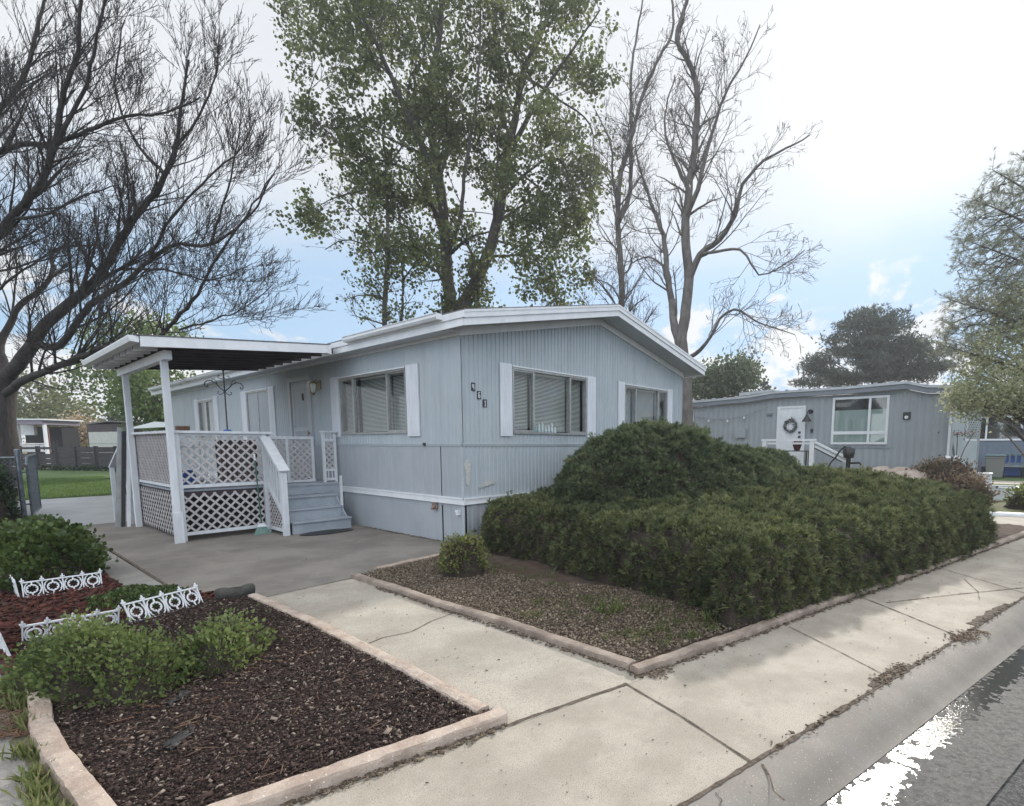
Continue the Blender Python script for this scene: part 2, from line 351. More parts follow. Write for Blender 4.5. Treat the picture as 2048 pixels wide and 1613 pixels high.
b.box(RX1-.008, RX1+.012, RY0+.013, yB, RZ-.185, RZ-.003)
b.build('fascia', M['white'], roof)
b = MB()   # frieze at wall top
b.wbox(WL, -.02, HL, .0, .028, walltop(0)-.045, walltop(0)+.012)
for (xa, xb) in ((-.02, 3.39), (HW, 3.39)):
    b.prism([(xa, -.028, walltop(xa)-.05), (xb, -.028, walltop(3.39)-.05), (xb, -.028, walltop(3.39)+.072), (xa, -.028, walltop(xa)+.072)], (0, .027, 0))
b.build('frieze', M['white'], home)
# rain gutter on the long eave
b = MB(); gx = RX0-.031
g = [(0, 0), (-.075, 0), (-.10, .035), (-.095, .08), (-.108, .082), (-.108, .09), (-.088, .09), (-.094, .035), (-.072, .008), (-.008, .008), (-.008, .09), (0, .09)]
b.prism([(gx+a, .02, RZ-.055+c) for a, c in g], (0, 2.75, 0)); b.box(gx-.10, gx, .015, .022, RZ-.055, RZ+.03)
b.prism([(gx+a, 6.2, RZ-.055+c) for a, c in g], (0, 10, 0)); b.build('rain_gutter', M['white'], roof)
# windows -----------------------------------------------------------------
def window(W, u0, u1, z0, z1, mull, blinds, parent, trimtop=True, blindm='blind', fm='alum', depth=.06):
    b = MB(); t = .035
    b.wbox(W, u0, u0+t, -depth, .022, z0+t, z1-t); b.wbox(W, u1-t, u1, -depth, .022, z0+t, z1-t)
    b.wbox(W, u0, u1, -depth, .026, z0, z0+t); b.wbox(W, u0, u1, -depth, .026, z1-t, z1)
    for k, mu in enumerate(mull): b.wbox(W, mu-.022, mu+.022, -.045, .012, z0+t, z1-t)
    edges = [u0+t]+list(mull)+[u1-t]
    # sliding sash rails on the outer lights
    for k in (0, len(edges)-2):
        a, c = edges[k]+(.022 if k else 0), edges[k+1]-(.022 if k+2 < len(edges) else 0)
        b.wbox(W, a, c, -.03, .004, z0+t, z0+t+.03); b.wbox(W, a, c, -.03, .004, z1-t-.025, z1-t)
    w = b.build('window', M[fm], parent)
    b = MB(); b.add([W(u0+t*.5, -.02, z0+t*.5), W(u1-t*.5, -.02, z0+t*.5), W(u1-t*.5, -.02, z1-t*.5), W(u0+t*.5, -.02, z1-t*.5)], [(0, 1, 2, 3)]); b.build('pane', M['glass'], w)
    if trimtop:
        b = MB(); b.wbox(W, u0-.005, u1+.005, 0, .040, z1+.001, z1+.022); b.build('drip_cap', M['white'], w)
    for (a, c, zt) in blinds:
        b = MB(); z = zt
        if blindm == 'blind':
            while z > z0+t+.02:
                b.hexa([W(uu, o, zz) for (dz) in (0, .0015) for (uu, o, zz) in ((a, -.120, z+dz), (c, -.120, z+dz), (c, -.098, z-.011+dz), (a, -.098, z-.011+dz))]); z -= .0235
            b.wbox(W, a, c, -.125, -.09, z1-t-.03, z1-t)
            b.build('blind', M['blind'], w)
        else:
            n = int((c-a)/.04); 
            pts = [(a+(c-a)*i/n, -.13+(.018 if i % 2 else -.018)+.004*math.sin(i*1.7)) for i in range(n+1)]
            for (ua, oa), (ub, ob) in zip(pts[:-1], pts[1:]): b.add([W(ua, oa, z0), W(ub, ob, z0), W(ub, ob, zt), W(ua, oa, zt)], [(0, 1, 2, 3)])
            b.build('curtain', M['curtain'], w, smooth=True)
    return w
def shutter(W, u0, u1, z0, z1, parent):
    b = MB(); b.wbox(W, u0, u1, .002, .026, z0, z1)
    t = .035
    # raised embossed ribs, a shallow plank pattern with diagonal brace
    n = 4; w = (u1-u0-2*t)/n
    for i in range(n): b.wbox(W, u0+t+i*w+.004, u0+t+(i+1)*w-.004, .026, .0295, z0+t, z1-t)
    a = W(u0+t+.02, .029, z0+t+.02); c = W(u1-t-.02, .029, z0+t+.45)
    b.bar(a, c, .03, .006, up=np.array(W(0, 1, 0))-np.array(W(0, 0, 0)))
    a = W(u1-t-.02, .029, z1-t-.02); c = W(u0+t+.02, .029, z1-t-.45)
    b.bar(a, c, .03, .006, up=np.array(W(0, 1, 0))-np.array(W(0, 0, 0)))
    return b.build('shutter', M['shutter'], parent)
window(WL, 1.45, 3.74, 1.75, 2.83, (2.05, 3.23), [(1.48, 2.03, 2.78), (2.07, 3.12, 2.78), (3.26, 3.71, 2.78)], home)
window(WG, 1.04, 2.99, 1.74, 2.83, (1.546, 2.514), [(1.07, 1.50, 2.78), (1.56, 2.49, 2.78), (2.53, 2.93, 2.78)], home)
window(WG, 4.28, 6.02, 1.74, 2.81, (4.71, 5.636), [(4.31, 4.66, 2.76), (4.75, 5.60, 2.76), (5.66, 5.90, 2.76)], home)
window(WL, 7.20, 8.55, 1.40, 2.86, (7.87,), [(7.24, 7.45, 2.8), (7.68, 8.10, 2.8), (8.32, 8.5, 2.8)], home, blindm='curtain')
window(WL, 11.08, 12.42, 1.70, 2.84, (11.75,), [(11.1, 11.4, 2.8), (11.5, 11.95, 2.8), (12.15, 12.4, 2.8)], home, blindm='curtain')
for (W, a, c, z0, z1) in ((WL, 1.08, 1.43, 1.70, 2.87), (WL, 3.76, 4.08, 1.70, 2.87), (WG, .765, 1.025, 1.70, 2.87), (WG, 3.005, 3.27, 1.70, 2.87),
                          (WG, 4.04, 4.265, 1.68, 2.86), (WG, 6.035, 6.26, 1.68, 2.86), (WL, 6.85, 7.18, 1.38, 2.90), (WL, 8.58, 8.92, 1.38, 2.90), (WL, 10.72, 11.06, 1.66, 2.90), (WL, 12.45, 12.80, 1.66, 2.90)):
    shutter(W, a, c, z0, z1, home)
# door: white casing, storm door with a tall inset panel
b = MB(); u0, u1, z0, z1 = door
b.wbox(WL, u0, u0+.09, -.06, .03, z0, z1); b.wbox(WL, u1-.09, u1, -.06, .03, z0, z1); b.wbox(WL, u0+.09, u1-.09, -.06, .03, z1-.09, z1)
b.wbox(WL, u0+.09, u1-.09, -.05, -.005, z0, z1-.09)
b.wbox(WL, u0+.13, u0+.22, -.005, .006, z0+.1, z1-.15); b.wbox(WL, u1-.22, u1-.13, -.005, .006, z0+.1, z1-.15)
b.wbox(WL, u0+.22, u1-.22, -.005, .006, z1-.24, z1-.15); b.wbox(WL, u0+.22, u1-.22, -.005, .006, z0+.1, z0+.3); b.wbox(WL, u0+.22, u1-.22, -.005, .006, 1.85, 1.93)
dr = b.build('door', M['doorwhite'], home)
b = MB(); b.wbox(WL, 5.36, 5.40, -.004, .02, 2.50, 2.64); b.build('knocker', M['black'], dr)
b = MB(); b.tube([(-.006, 5.12, 1.80), (-.05, 5.12, 1.80)], .02); b.tube([(-.05, 5.12, 1.74), (-.05, 5.12, 1.86)], .012); b.build('handle', M['brass'], dr)
# porch lights
def lantern(y, z):
    b = MB(); b.wbox(WL, y-.05, y+.05, 0, .02, z-.10, z+.08); b.tube([(-.02, y, z+.02), (-.08, y, z+.07), (-.14, y, z+.05)], .011)
    b.lathe((-.14, y, z-.02), [(.012, .07), (.055, .05), (.075, .03), (.075, .02), (.02, .018)], 8)
    b.lathe((-.14, y, z-.02), [(.045, -.16), (.02, -.19), (.005, -.21)], 8)
    for k in range(6):
        a = k*math.pi/3; b.tube([(-.14+.072*math.cos(a), y+.072*math.sin(a), z), (-.14+.045*math.cos(a), y+.045*math.sin(a), z-.18)], .004, 4)
    l = b.build('wall_lantern', M['brass'], home)
    b = MB(); b.lathe((-.14, y, z-.02), [(.066, .018), (.040, -.155)], 12); b.build('lamp_glass', M['frost'], l, smooth=True)
lantern(4.56, 2.78)
b = MB(); b.wbox(WL, 4.86, 4.94, 0, .03, 2.66, 2.86); b.lathe((-.07, 4.90, 2.76), [(.02, -.11), (.05, -.08), (.058, 0), (.05, .08), (.02, .11)], 12); b.build('oval_wall_light', M['frost'], home, smooth=True)
# corner damage, hose bib, outlet box
def patch(W, pts, z=.0165, name='bare_patch', m='peel'):
    b = MB(); b.prism([W(u, z, zz) for u, zz in pts], np.array(W(0, .002, 0))-np.array(W(0, 0, 0))); return b.build(name, M[m], home)
patch(WG, [(.02, 1.28), (.06, 1.33), (.13, 1.32), (.15, 1.24), (.12, 1.12), (.14, 1.02), (.10, .93), (.05, .95), (.03, 1.05), (.05, 1.15), (.01, 1.22)], .006)
patch(WG, [(.27, .872), (.62, .935), (.655, .96), (.652, 1.0), (.61, 1.012), (.45, .985), (.30, .925)], .0155)
b = MB(); b.tube([(0, .71, .56), (-.06, .71, .56), (-.10, .71, .53)], .02); b.tube([(-.05, .71, .56), (-.05, .71, .615)], .012); b.lathe((-.05, .71, .615), [(.04, 0), (.04, .012)], 8); b.lathe((-.012, .73, .565), [(.05, -.05), (.06, 0), (.045, .05)], 8); b.build('hose_bib', M['rust'], home)
b = MB(); b.wbox(WL, .10, .17, -.02, .035, .47, .545); b.wbox(WL, .095, .175, .035, .045, .515, .55); b.build('outlet_box', M['white'], home, bevel=.004)
b = MB(); b.wbox(WL, .94, .985, .0, .04, 1.545, 1.59); b.build('wall_cleat', M['black'], home)
# house number plaques 4 6 1
SEG = {'4': [((.1, .95), (.1, .42), (.85, .42)), ((.65, .95), (.65, .05))],
       '6': [((.85, .88), (.55, .97), (.2, .8), (.12, .45), (.2, .12), (.5, .03), (.8, .15), (.85, .35), (.7, .52), (.4, .55), (.15, .42))],
       '1': [((.25, .78), (.55, .95), (.55, .05)), ((.2, .05), (.9, .05))]}
for ch, u, z in (('4', .225, 2.443), ('6', .335, 2.325), ('1', .450, 2.205)):
    b = MB(); w, h = .037, .062
    b.wbox(WG, u-w, u+w, .0, .012, z-h, z+h); pl = b.build('house_number', M['num'], home, bevel=.003); pl['label'] = 'black plaque with white numeral '+ch
    b = MB()
    for line in SEG[ch]:
        P = [np.array(WG(u+(a-.5)*.042, .0125, z+(c-.5)*.092)) for a, c in line]
        for p, q in zip(P[:-1], P[1:]): b.bar(p, q, .0105, .003, up=(0, -1, 0))
    b.build('numeral', M['numw'], pl)
# figurines standing on the window ledge inside the glass
fm = [mat('white_porcelain', (.62, .68, .70), rough=.3), mat('aqua_porcelain', (.25, .48, .48), rough=.3)]
fig0 = None
kinds = ['aqua figurine at the left end of the row inside the front window', 'tall white figurine second from the left inside the front window', 'white figurine with raised top, third inside the front window', 'small white figurine in the middle of the window row', 'white figurine right of the middle of the window row', 'slim tall white figurine second from the right inside the front window', 'small pale figurine at the right end of the window row']
for i in range(7):
    u = 1.66+i*.083; h = (.12, .15, .17, .11, .13, .17, .10)[i]
    b = MB(); b.lathe((u, .058, 1.776), [(.026, 0), (.028, .01), (.018, h*.25), (.024, h*.45), (.012, h*.62), (.02, h*.75), (.018, h*.88), (.006, h)], 10)
    for s_ in (-1, 1): b.tube([(u+s_*.012, .058, 1.776+h*.5), (u+s_*.03, .055, 1.776+h*.35), (u+s_*.026, .052, 1.776+h*.2)], [.008, .006, .004], 5)
    o = b.build('figurine', fm[1 if i == 0 else 0], None, smooth=True); tag(o, kinds[i], 'figurine', 'figurines inside the front window')
b = MB(); b.wbox(WG, 1.04, 2.99, -.10, -.045, 1.762, 1.7755); b.build('window_ledge', M['white'], home)
# ================================================================ porch
DX0, DX1, DY0, DY1, DZ = -2.72, -.04, 3.80, 6.85, .83
porch = empty('porch', (-1.4, 5.2, 0), 'raised white lattice porch with steps down to the patio', 'porch')
def lattice(a, ua, b_, name, z0, z1, L, out, parent, pitch=.150, w=.031, m='lattice'):
    "diagonal slats in a vertical rectangle; a=corner point (x,y), ua=unit direction"
    bb = MB(); ua = np.array([ua[0], ua[1], 0.]); nrm = np.array([out[0], out[1], 0.]); a = np.array([a[0], a[1], 0.])
    Hh = z1-z0
    for lay, sg in ((0, 1), (1, -1)):
        k = -Hh
        while k < L+Hh:
            # line u = k + sg*(z-z0)
            if sg > 0: t0, t1 = max(0, -k), min(Hh, L-k)
            else: t0, t1 = max(0, k-L), min(Hh, k)
            if t1-t0 > .03:
                p = a+ua*(k+sg*t0)+np.array([0, 0, z0+t0])+nrm*(lay*.008); q = a+ua*(k+sg*t1)+np.array([0, 0, z0+t1])+nrm*(lay*.008)
                bb.bar(p, q, w, .007, up=nrm)
            k += pitch
    return bb.build(name, M[m], parent)
b = MB()
for i in range(int((DY1-DY0)/.14)): b.box(DX0+.02, DX1, DY0+.02+i*.14, DY0+.02+i*.14+.132, DZ-.03, DZ)
b.build('deck_floor', M['greydeck'], porch)
b = MB(); b.box(DX0+.03, DX1, DY0+.03, DY0+.07, DZ-.12, DZ-.032); b.box(DX0+.03, DX0+.07, DY0+.075, DY1, DZ-.12, DZ-.032); b.build('rim_joist', M['brownpaint'], porch)
# posts
for (x, y, w, h) in ((DX0+.02, DY0-.02, .09, 1.74), (-1.42, DY0-.02, .08, 1.74), (DX0+.02, DY1-.05, .09, 1.74)):
    b = MB(); b.box(x-w/2, x+w/2, y-w/2, y+w/2, 0, h); b.build('post', M['whitewood'], porch, bevel=.004)
# rails
b = MB(); b.box(DX0-.06, -1.28, DY0-.09, DY0+.07, 1.742, 1.785); b.box(DX0-.06, DX0+.09, DY0+.075, DY1, 1.742, 1.785)
b.build('top_rail', M['whitewood'], porch, bevel=.004)
b = MB(); b.box(DX0+.066, -1.461, DY0-.045, DY0-.005, .86, .915); b.box(DX0-.01, DX0+.03, DY0+.026, DY1-.1, .86, .905)
b.box(DX0+.066, -1.461, DY0-.045, DY0-.005, .09, .145)
b.box(DX0+.066, -1.461, DY0-.04, DY0-.008, 1.70, 1.741); b.build('rail', M['whitewood'], porch, bevel=.003)
lattice((DX0+.07, DY0-.018), (1, 0), 0, 'lattice_panel', .916, 1.70, 1.19, (0, -1), porch)
lattice((DX0+.07, DY0-.018), (1, 0), 0, 'lattice_panel', .146, .765, 1.19, (0, -1), porch)
lattice((DX0+.012, DY0+.03), (0, 1), 0, 'lattice_panel', .906, 1.741, 2.92, (-1, 0), porch, pitch=.10)
lattice((DX0+.012, DY0+.03), (0, 1), 0, 'lattice_panel', .06, .765, 2.92, (-1, 0), porch)
b = MB()
for i in range(28): b.box(DX0+.04, DX0+.05, DY0+.05+i*.10, DY0+.10+i*.10, .92, 1.74)
b.build('slatted_screen', M['lattice'], porch)
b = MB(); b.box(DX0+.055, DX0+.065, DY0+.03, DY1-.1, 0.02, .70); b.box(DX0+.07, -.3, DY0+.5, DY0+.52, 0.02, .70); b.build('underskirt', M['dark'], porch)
# brown windscreen inside the front railing, white fan trellis beside it
b = MB()
for i in range(10): b.box(-2.12+i*.064, -2.062+i*.064, DY0+.10, DY0+.112, .93, 1.64)
b.build('brown_screen', mat('brown_bamboo_screen', (.085, .055, .048), (.05, .034, .03), scale=12, stretch=(1, 1, .2), rough=.8), porch)
# steps
SX0, SX1 = -1.36, -.27
for i, (yf, yb, zt) in enumerate(((3.06, 3.33, .215), (3.28, 3.55, .42), (3.50, 3.80, .625))):
    x0, x1 = (SX0+.06, SX1+.04) if i == 0 else (SX0+.06, SX1)
    b = MB(); b.box(x0, x1, yf, yb, zt-.035, zt); b.build('step_tread', M['greydeck'], porch, bevel=.006)
    b = MB(); b.box(x0+.005, x1-.005, yf+.03, yf+.05, zt-.205 if i else 0.0, zt-.036); b.build('step_riser', M['greydeck'], porch)
b = MB(); b.box(SX0+.06, SX1, 3.79, 3.815, .63, .79); b.box(SX0+.04, -.05, 3.77, 3.86, .792, .832); b.box(SX1+.002, -.03, 3.79, 3.815, .0, .79); b.build('step_riser', M['greydeck'], porch)
b = MB(); b.prism([(SX1-.03, 3.10, 0), (SX1-.03, 3.8, 0), (SX1-.03, 3.8, .58), (SX1-.03, 3.52, .585), (SX1-.03, 3.1, .178)], (.025, 0, 0)); b.build('stringer', M['greydeck'], porch)
# stair rail
NX = -1.40
b = MB(); b.box(NX-.045, NX+.045, 3.03, 3.12, 0, 1.10); b.build('newel_post', M['whitewood'], porch, bevel=.004)
b = MB(); b.bar((NX, 3.0, 1.11), (NX, 3.86, 1.765), .17, .04); b.bar((NX, 3.14, 1.085), (NX, 3.74, 1.545), .04, .09); b.bar((NX, 3.14, .38), (NX, 3.74, .87), .05, .08); b.box(NX-.025, NX+.025, 3.13, 3.74, .06, .115); b.build('stair_rail', M['whitewood'], porch, bevel=.003)
for k in range(5):
    y = 3.20+k*.105; s_ = (y-3.14)/.6
    b = MB(); b.box(NX-.018, NX+.018, y-.018, y+.018, .41+s_*.49, 1.05+s_*.46); b.build('baluster', M['whitewood'], porch)
bb = MB()
for sg in (1, -1):
    for k in range(-8, 12):
        c = 3.14+k*.105
        pts = []
        for t in np.linspace(0, .9, 60):
            y = c+sg*t; z = .11+t
            if 3.13 < y < 3.74 and z < .33+(y-3.14)*.81: pts.append((NX+(.005 if sg > 0 else -.005), y, z))
        if len(pts) > 2: bb.bar(pts[0], pts[-1], .03, .007, up=(1, 0, 0))
bb.build('triangular_lattice', M['lattice'], porch)
b = MB(); b.box(-.30, -.262, 3.30, 3.335, .18, .98); b.build('grab_post', M['whitewood'], porch)
# gate and the narrow lattice beside the wall
b = MB(); x0, x1, y = -1.30, -.40, 4.10
for (a, c) in ((x0, x0+.05), (-.92, -.87), (x1-.05, x1)): b.box(a, c, y, y+.04, .88, 1.66)
b.box(x0, x1, y-.003, y+.043, 1.661, 1.715); b.box(x0, x1, y-.003, y+.043, .84, .885)
gate = b.build('gate', M['whitewood'], porch, bevel=.003)
lattice((x0+.05, y+.03), (1, 0), 0, 'gate_lattice', .885, 1.66, .80, (0, -1), gate, pitch=.12, w=.03)
b = MB()
for i in range(40): b.box(x0+.05+i*.0205, x0+.053+i*.0205, y+.045, y+.046, .885, 1.66)
b.build('gate_screen', M['alum'], gate)
b = MB()
b.box(-.36, -.05, 3.83, 3.94, 1.79, 1.825); b.box(-.34, -.29, 3.86, 3.91, .80, 1.789); b.box(-.12, -.07, 3.86, 3.91, .80, 1.789)
for z in (.86, 1.04, 1.62): b.box(-.289, -.121, 3.865, 3.905, z, z+.05)
for i in range(2): b.box(-.25+i*.07, -.23+i*.07, 3.875, 3.89, .91, 1.039); b.box(-.25+i*.07, -.23+i*.07, 3.875, 3.89, 1.671, 1.789)
b.build('side_panel', M['whitewood'], porch, bevel=.003)
lattice((-.289, 3.885), (1, 0), 0, 'lattice_panel', 1.09, 1.62, .168, (0, -1), porch, pitch=.11, w=.03)
# rear stair handrail seen past the porch
b = MB(); b.bar((DX0-.06, 7.05, 1.60), (DX0-.16, 7.7, 1.10), .10, .035); b.bar((DX0-.16, 7.69, 0), (DX0-.16, 7.69, 1.10), .07, .07, up=(0, 1, 0)); b.box(DX0-.09, DX0-.02, 6.90, 6.97, 0, 1.6)
b.build('rear_handrail', M['whitewood'], porch)
# ================================================================ awning over the porch
aw = empty('porch_awning', (-2.8, 5, 0), 'white flat porch awning on two posts with dark underside', 'awning')
AX0, AX1, AY0, AY1 = -3.20, -.43, 3.17, 6.90
def az(x): return 3.09+(x-AX0)/(AX1-AX0)*.25      # top surface height
b = MB(); b.hexa([(AX0+.02, AY0+.02, az(AX0)-.03), (AX1, AY0+.02, az(AX1)-.03), (AX1, AY1, az(AX1)-.03), (AX0+.02, AY1, az(AX0)-.03), (AX0+.02, AY0+.02, az(AX0)), (AX1, AY0+.02, az(AX1)), (AX1, AY1, az(AX1)), (AX0+.02, AY1, az(AX0))])
b.build('roof_deck', M['brownpaint'], aw)
b = MB(); b.hexa([(AX0-.01, AY0-.03, az(AX0)+.001), (AX1, AY0-.03, az(AX1)+.001), (AX1, AY1+.02, az(AX1)+.001), (AX0-.01, AY1+.02, az(AX0)+.001), (AX0-.01, AY0-.03, az(AX0)+.016), (AX1, AY0-.03, az(AX1)+.016), (AX1, AY1+.02, az(AX1)+.016), (AX0-.01, AY1+.02, az(AX0)+.016)])
b.build('roofing_sheet', M['shingle'], aw)
b = MB(); b.hexa([(AX0+.03, AY0+.03, az(AX0)-.046), (-2.84, AY0+.03, az(-2.84)-.046), (-2.84, AY1-.02, az(-2.84)-.046), (AX0+.03, AY1-.02, az(AX0)-.046), (AX0+.03, AY0+.03, az(AX0)-.0335), (-2.84, AY0+.03, az(-2.84)-.0335), (-2.84, AY1-.02, az(-2.84)-.0335), (AX0+.03, AY1-.02, az(AX0)-.0335)]); b.build('eave_lining', M['white'], aw)
b = MB(); b.prism([(AX0+.04, AY0-.02, az(AX0+.13)-.155), (AX1, AY0-.02, az(AX1)-.145), (AX1, AY0-.02, az(AX1)-.002), (AX0+.04, AY0-.02, az(AX0+.04)-.002)], (0, .035, 0)); b.box(AX1-.04, AX1+.01, AY0-.03, AY0+.12, az(AX1)-.16, az(AX1)-.003); b.build('fascia', M['white'], aw)
for k in range(9):
    y = AY0+.10+k*.44
    b = MB(); b.hexa([(AX0+.06, y, az(AX0)-.13), (AX1+.1, y, az(AX1)-.13), (AX1+.1, y+.04, az(AX1)-.13), (AX0+.06, y+.04, az(AX0)-.13), (AX0+.06, y, az(AX0)-.031), (AX1+.1, y, az(AX1)-.031), (AX1+.1, y+.04, az(AX1)-.031), (AX0+.06, y+.04, az(AX0)-.031)])
    b.build('rafter', M['brownpaint'], aw)
    b = MB(); zz = az(-2.85); b.hexa([(AX0+.06, y-.004, az(AX0)-.137), (-2.84, y-.004, zz-.137), (-2.84, y+.044, zz-.137), (AX0+.06, y+.044, az(AX0)-.137), (AX0+.06, y-.004, az(AX0)-.033), (-2.84, y-.004, zz-.033), (-2.84, y+.044, zz-.033), (AX0+.06, y+.044, az(AX0)-.033)]); b.build('rafter_tail', M['white'], aw)
b = MB(); b.box(-2.83, -2.73, AY0+.28, AY1-.2, 2.84, 2.975); b.build('beam', M['white'], aw, bevel=.003)
b = MB(); b.prism([(AX0+.03, AY0-.005, az(AX0)-.09), (AX0-.07, AY0-.005, az(AX0)-.08), (AX0-.09, AY0-.005, az(AX0)-.02), (AX0-.09, AY0-.005, az(AX0)), (AX0+.03, AY0-.005, az(AX0))], (0, AY1-AY0+.02, 0)); b.build('rain_gutter', M['white'], aw)
for y in (3.68, 6.30):
    b = MB(); b.box(-2.83, -2.74, y-.045, y+.045, 0, 2.84)
    if y < 4: b.box(-2.855, -2.715, y-.06, y-.046, 0, .5)
    b.build('post', M['whitewood'], aw, bevel=.004)
# ================================================================ things about the porch
# broom leaning on the lattice
br = empty('broom', (-1.60, 3.60, 0), 'green-handled broom leaning head down against the porch lattice', 'broom')
b = MB(); b.tube([(-1.60, 3.60, .19), (-1.60, 3.705, 1.28)], .012); b.build('handle', M['green'], br)
b = MB(); b.tube([(-1.60, 3.706, 1.29), (-1.60, 3.716, 1.40)], .015); b.build('grip', M['white'], br)
b = MB(); b.prism([(-1.735, 3.55, 0.0), (-1.455, 3.55, 0.0), (-1.53, 3.58, .13), (-1.66, 3.58, .13)], (0, .05, 0)); b.build('bristles', M['bristle'], br)
b = MB(); b.prism([(-1.668, 3.57, .13), (-1.522, 3.57, .13), (-1.56, 3.58, .19), (-1.64, 3.58, .19)], (0, .055, 0)); b.build('broom_head', M['white'], br)
# dark mat at the foot of the steps
b = MB(); b.lathe((-.80, 2.86, .008), [(.40, 0), (.41, .006), (.38, .011)], 32); o = b.build('door_mat', M['rubber']); o.scale = (1.15, .55, 1); o.location = (.12, 1.29, 0); tag(o, 'dark oval mat on the patio at the foot of the steps', 'mat')
# hanging-basket pole with scroll arms
px_, py_ = at(460, 860, 9.9)[:2]; px_, py_ = -1.95, DY0+.02
hk = empty('hanging_basket_pole', (px_, py_, 1.785), 'black wrought iron pole with scroll hooks standing on the porch rail', 'plant hanger')
b = MB(); b.tube([(px_, py_, 1.79), (px_, py_, 2.78)], .011, 6); b.lathe((px_, py_, 2.78), [(.012, 0), (.022, .02), (.004, .05)], 8); b.build('pole', M['iron'], hk)
def scroll(c, s, dx, r0, turns, n=22, flip=1):
    pts = []
    for i in range(n):
        t = i/(n-1); a = turns*2*math.pi*t; r = r0*(1-.75*t); pts.append((c[0]+dx*(r*math.cos(a)), c[1], c[2]+flip*r*math.sin(a)))
    return pts
for sx in (-1, 1):
    b = MB()
    b.tube([(px_+sx*x, py_, z) for x, z in ((0, 2.45), (.06, 2.50), (.12, 2.575), (.19, 2.61), (.25, 2.60), (.285, 2.56), (.28, 2.515), (.255, 2.50), (.235, 2.52), (.245, 2.54))], .008, 5)
    b.tube([(px_+sx*x, py_, z) for x, z in ((.10, 2.55), (.11, 2.61), (.14, 2.64), (.17, 2.635), (.175, 2.61), (.155, 2.60))], .006, 5)
    b.tube([(px_+sx*x, py_, z) for x, z in ((0, 2.68), (.03, 2.655), (.07, 2.66), (.085, 2.69), (.07, 2.71), (.05, 2.70))], .006, 5)
    b.tube([(px_+sx*x, py_, z) for x, z in ((0, 2.46), (.03, 2.41), (.07, 2.39), (.10, 2.41), (.10, 2.44), (.08, 2.445))], .006, 5)
    b.build('scroll_arm', M['iron'], hk)
b = MB(); b.lathe((px_, py_, 1.787), [(.06, 0), (.06, .02), (.02, .03)], 10); b.build('clamp_base', M['blue'], hk)
# brown wicker thing on the rail by the awning post
b = MB()
for k in range(5): b.tube([(-2.56+.09*math.cos(a), 3.90+.06*math.sin(a), 1.80+k*.012) for a in np.linspace(0, 6.28, 13)], .012, 5)
b.box(-2.62, -2.50, 3.86, 3.94, 1.79, 1.80); o = b.build('wicker_tray', mat('brown_wicker', (.17, .09, .06), (.10, .05, .03), scale=40, rough=.8)); tag(o, 'small brown wicker tray on the porch rail beside the awning post', 'tray')
# white folding fan trellis stored inside the porch
tr = MB()
for k in range(7):
    a = (k-3)*.13; tr.bar((-2.33, 3.97, .86), (-2.33+math.sin(a)*.72, 3.97, .86+math.cos(a)*.74), .022, .012, up=(0, 1, 0))
for z_, w_ in ((1.15, .12), (1.35, .20), (1.52, .27)): tr.bar((-2.33-w_, 3.985, z_), (-2.33+w_, 3.985, z_), .022, .01, up=(0, 1, 0))
o = tr.build('fan_trellis', M['white']); tag(o, 'white fan-shaped trellis standing behind the front lattice', 'trellis')
b = MB(); b.lathe((-2.5, 4.15, DZ+.002), [(.11, 0), (.14, .28), (.15, .30), (.13, .30), (.12, .25)], 14); o = b.build('bucket', M['blue']); tag(o, 'blue bucket on the deck behind the front lattice', 'bucket')
# long boards leaning on the far porch post
for i, (dx, dy, c, lab, nm) in enumerate(((0, 0, 'alum', 'grey metal strip leaning on the porch, leftmost of the three', 'metal_strip'), (.055, -.05, 'rubber', 'dark board leaning between the grey and white strips', 'leaning_board'), (.11, -.12, 'white', 'slim white strip leaning on the porch lattice', 'white_strip'))):
    b = MB(); b.bar((-3.06+dx*1.3, 6.55+dy, .0), (-2.86+dx*.9, 6.72+dy, 1.88-i*.07), .075-.012*i, .03, up=(0, 1, 0)); o = b.build(nm, M[c]); tag(o, lab, 'board', 'boards leaning on the porch')
# ================================================================ ground and paving
def struct(o): o['kind'] = 'structure'; return o
def sheet(name, pts, z, m, parent=None):
    P = [(p[0], p[1], z if len(p) < 3 or z is not None else p[2]) for p in pts]
    me = bpy.data.meshes.new(name); me.from_pydata([tuple(map(float, p)) for p in P], [], [tuple(range(len(P)))]); me.update()
    if me.polygons[0].normal.z < 0: me.flip_normals()
    o = link(name, me, parent, [m])
    return o if parent else struct(o)
def inpoly(X, Y, poly):
    poly = np.asarray([p[:2] for p in poly], float); c = np.zeros(X.shape, bool); n = len(poly)
    for i in range(n):
        x1, y1 = poly[i]; x2, y2 = poly[(i+1) % n]
        if y1 == y2: continue
        t = (y1 > Y) != (y2 > Y); xx = (x2-x1)*(Y-y1)/(y2-y1)+x1
        c ^= t & (X < xx)
    return c
def pdist(X, Y, poly, closed=True):
    poly = np.asarray([p[:2] for p in poly], float); d = np.full(X.shape, 1e9); n = len(poly)
    for i in range(n if closed else n-1):
        a = poly[i]; b_ = poly[(i+1) % n]; ab = b_-a; L = (ab @ ab)+1e-12
        t = np.clip(((X-a[0])*ab[0]+(Y-a[1])*ab[1])/L, 0, 1)
        d = np.minimum(d, np.hypot(X-a[0]-t*ab[0], Y-a[1]-t*ab[1]))
    return d
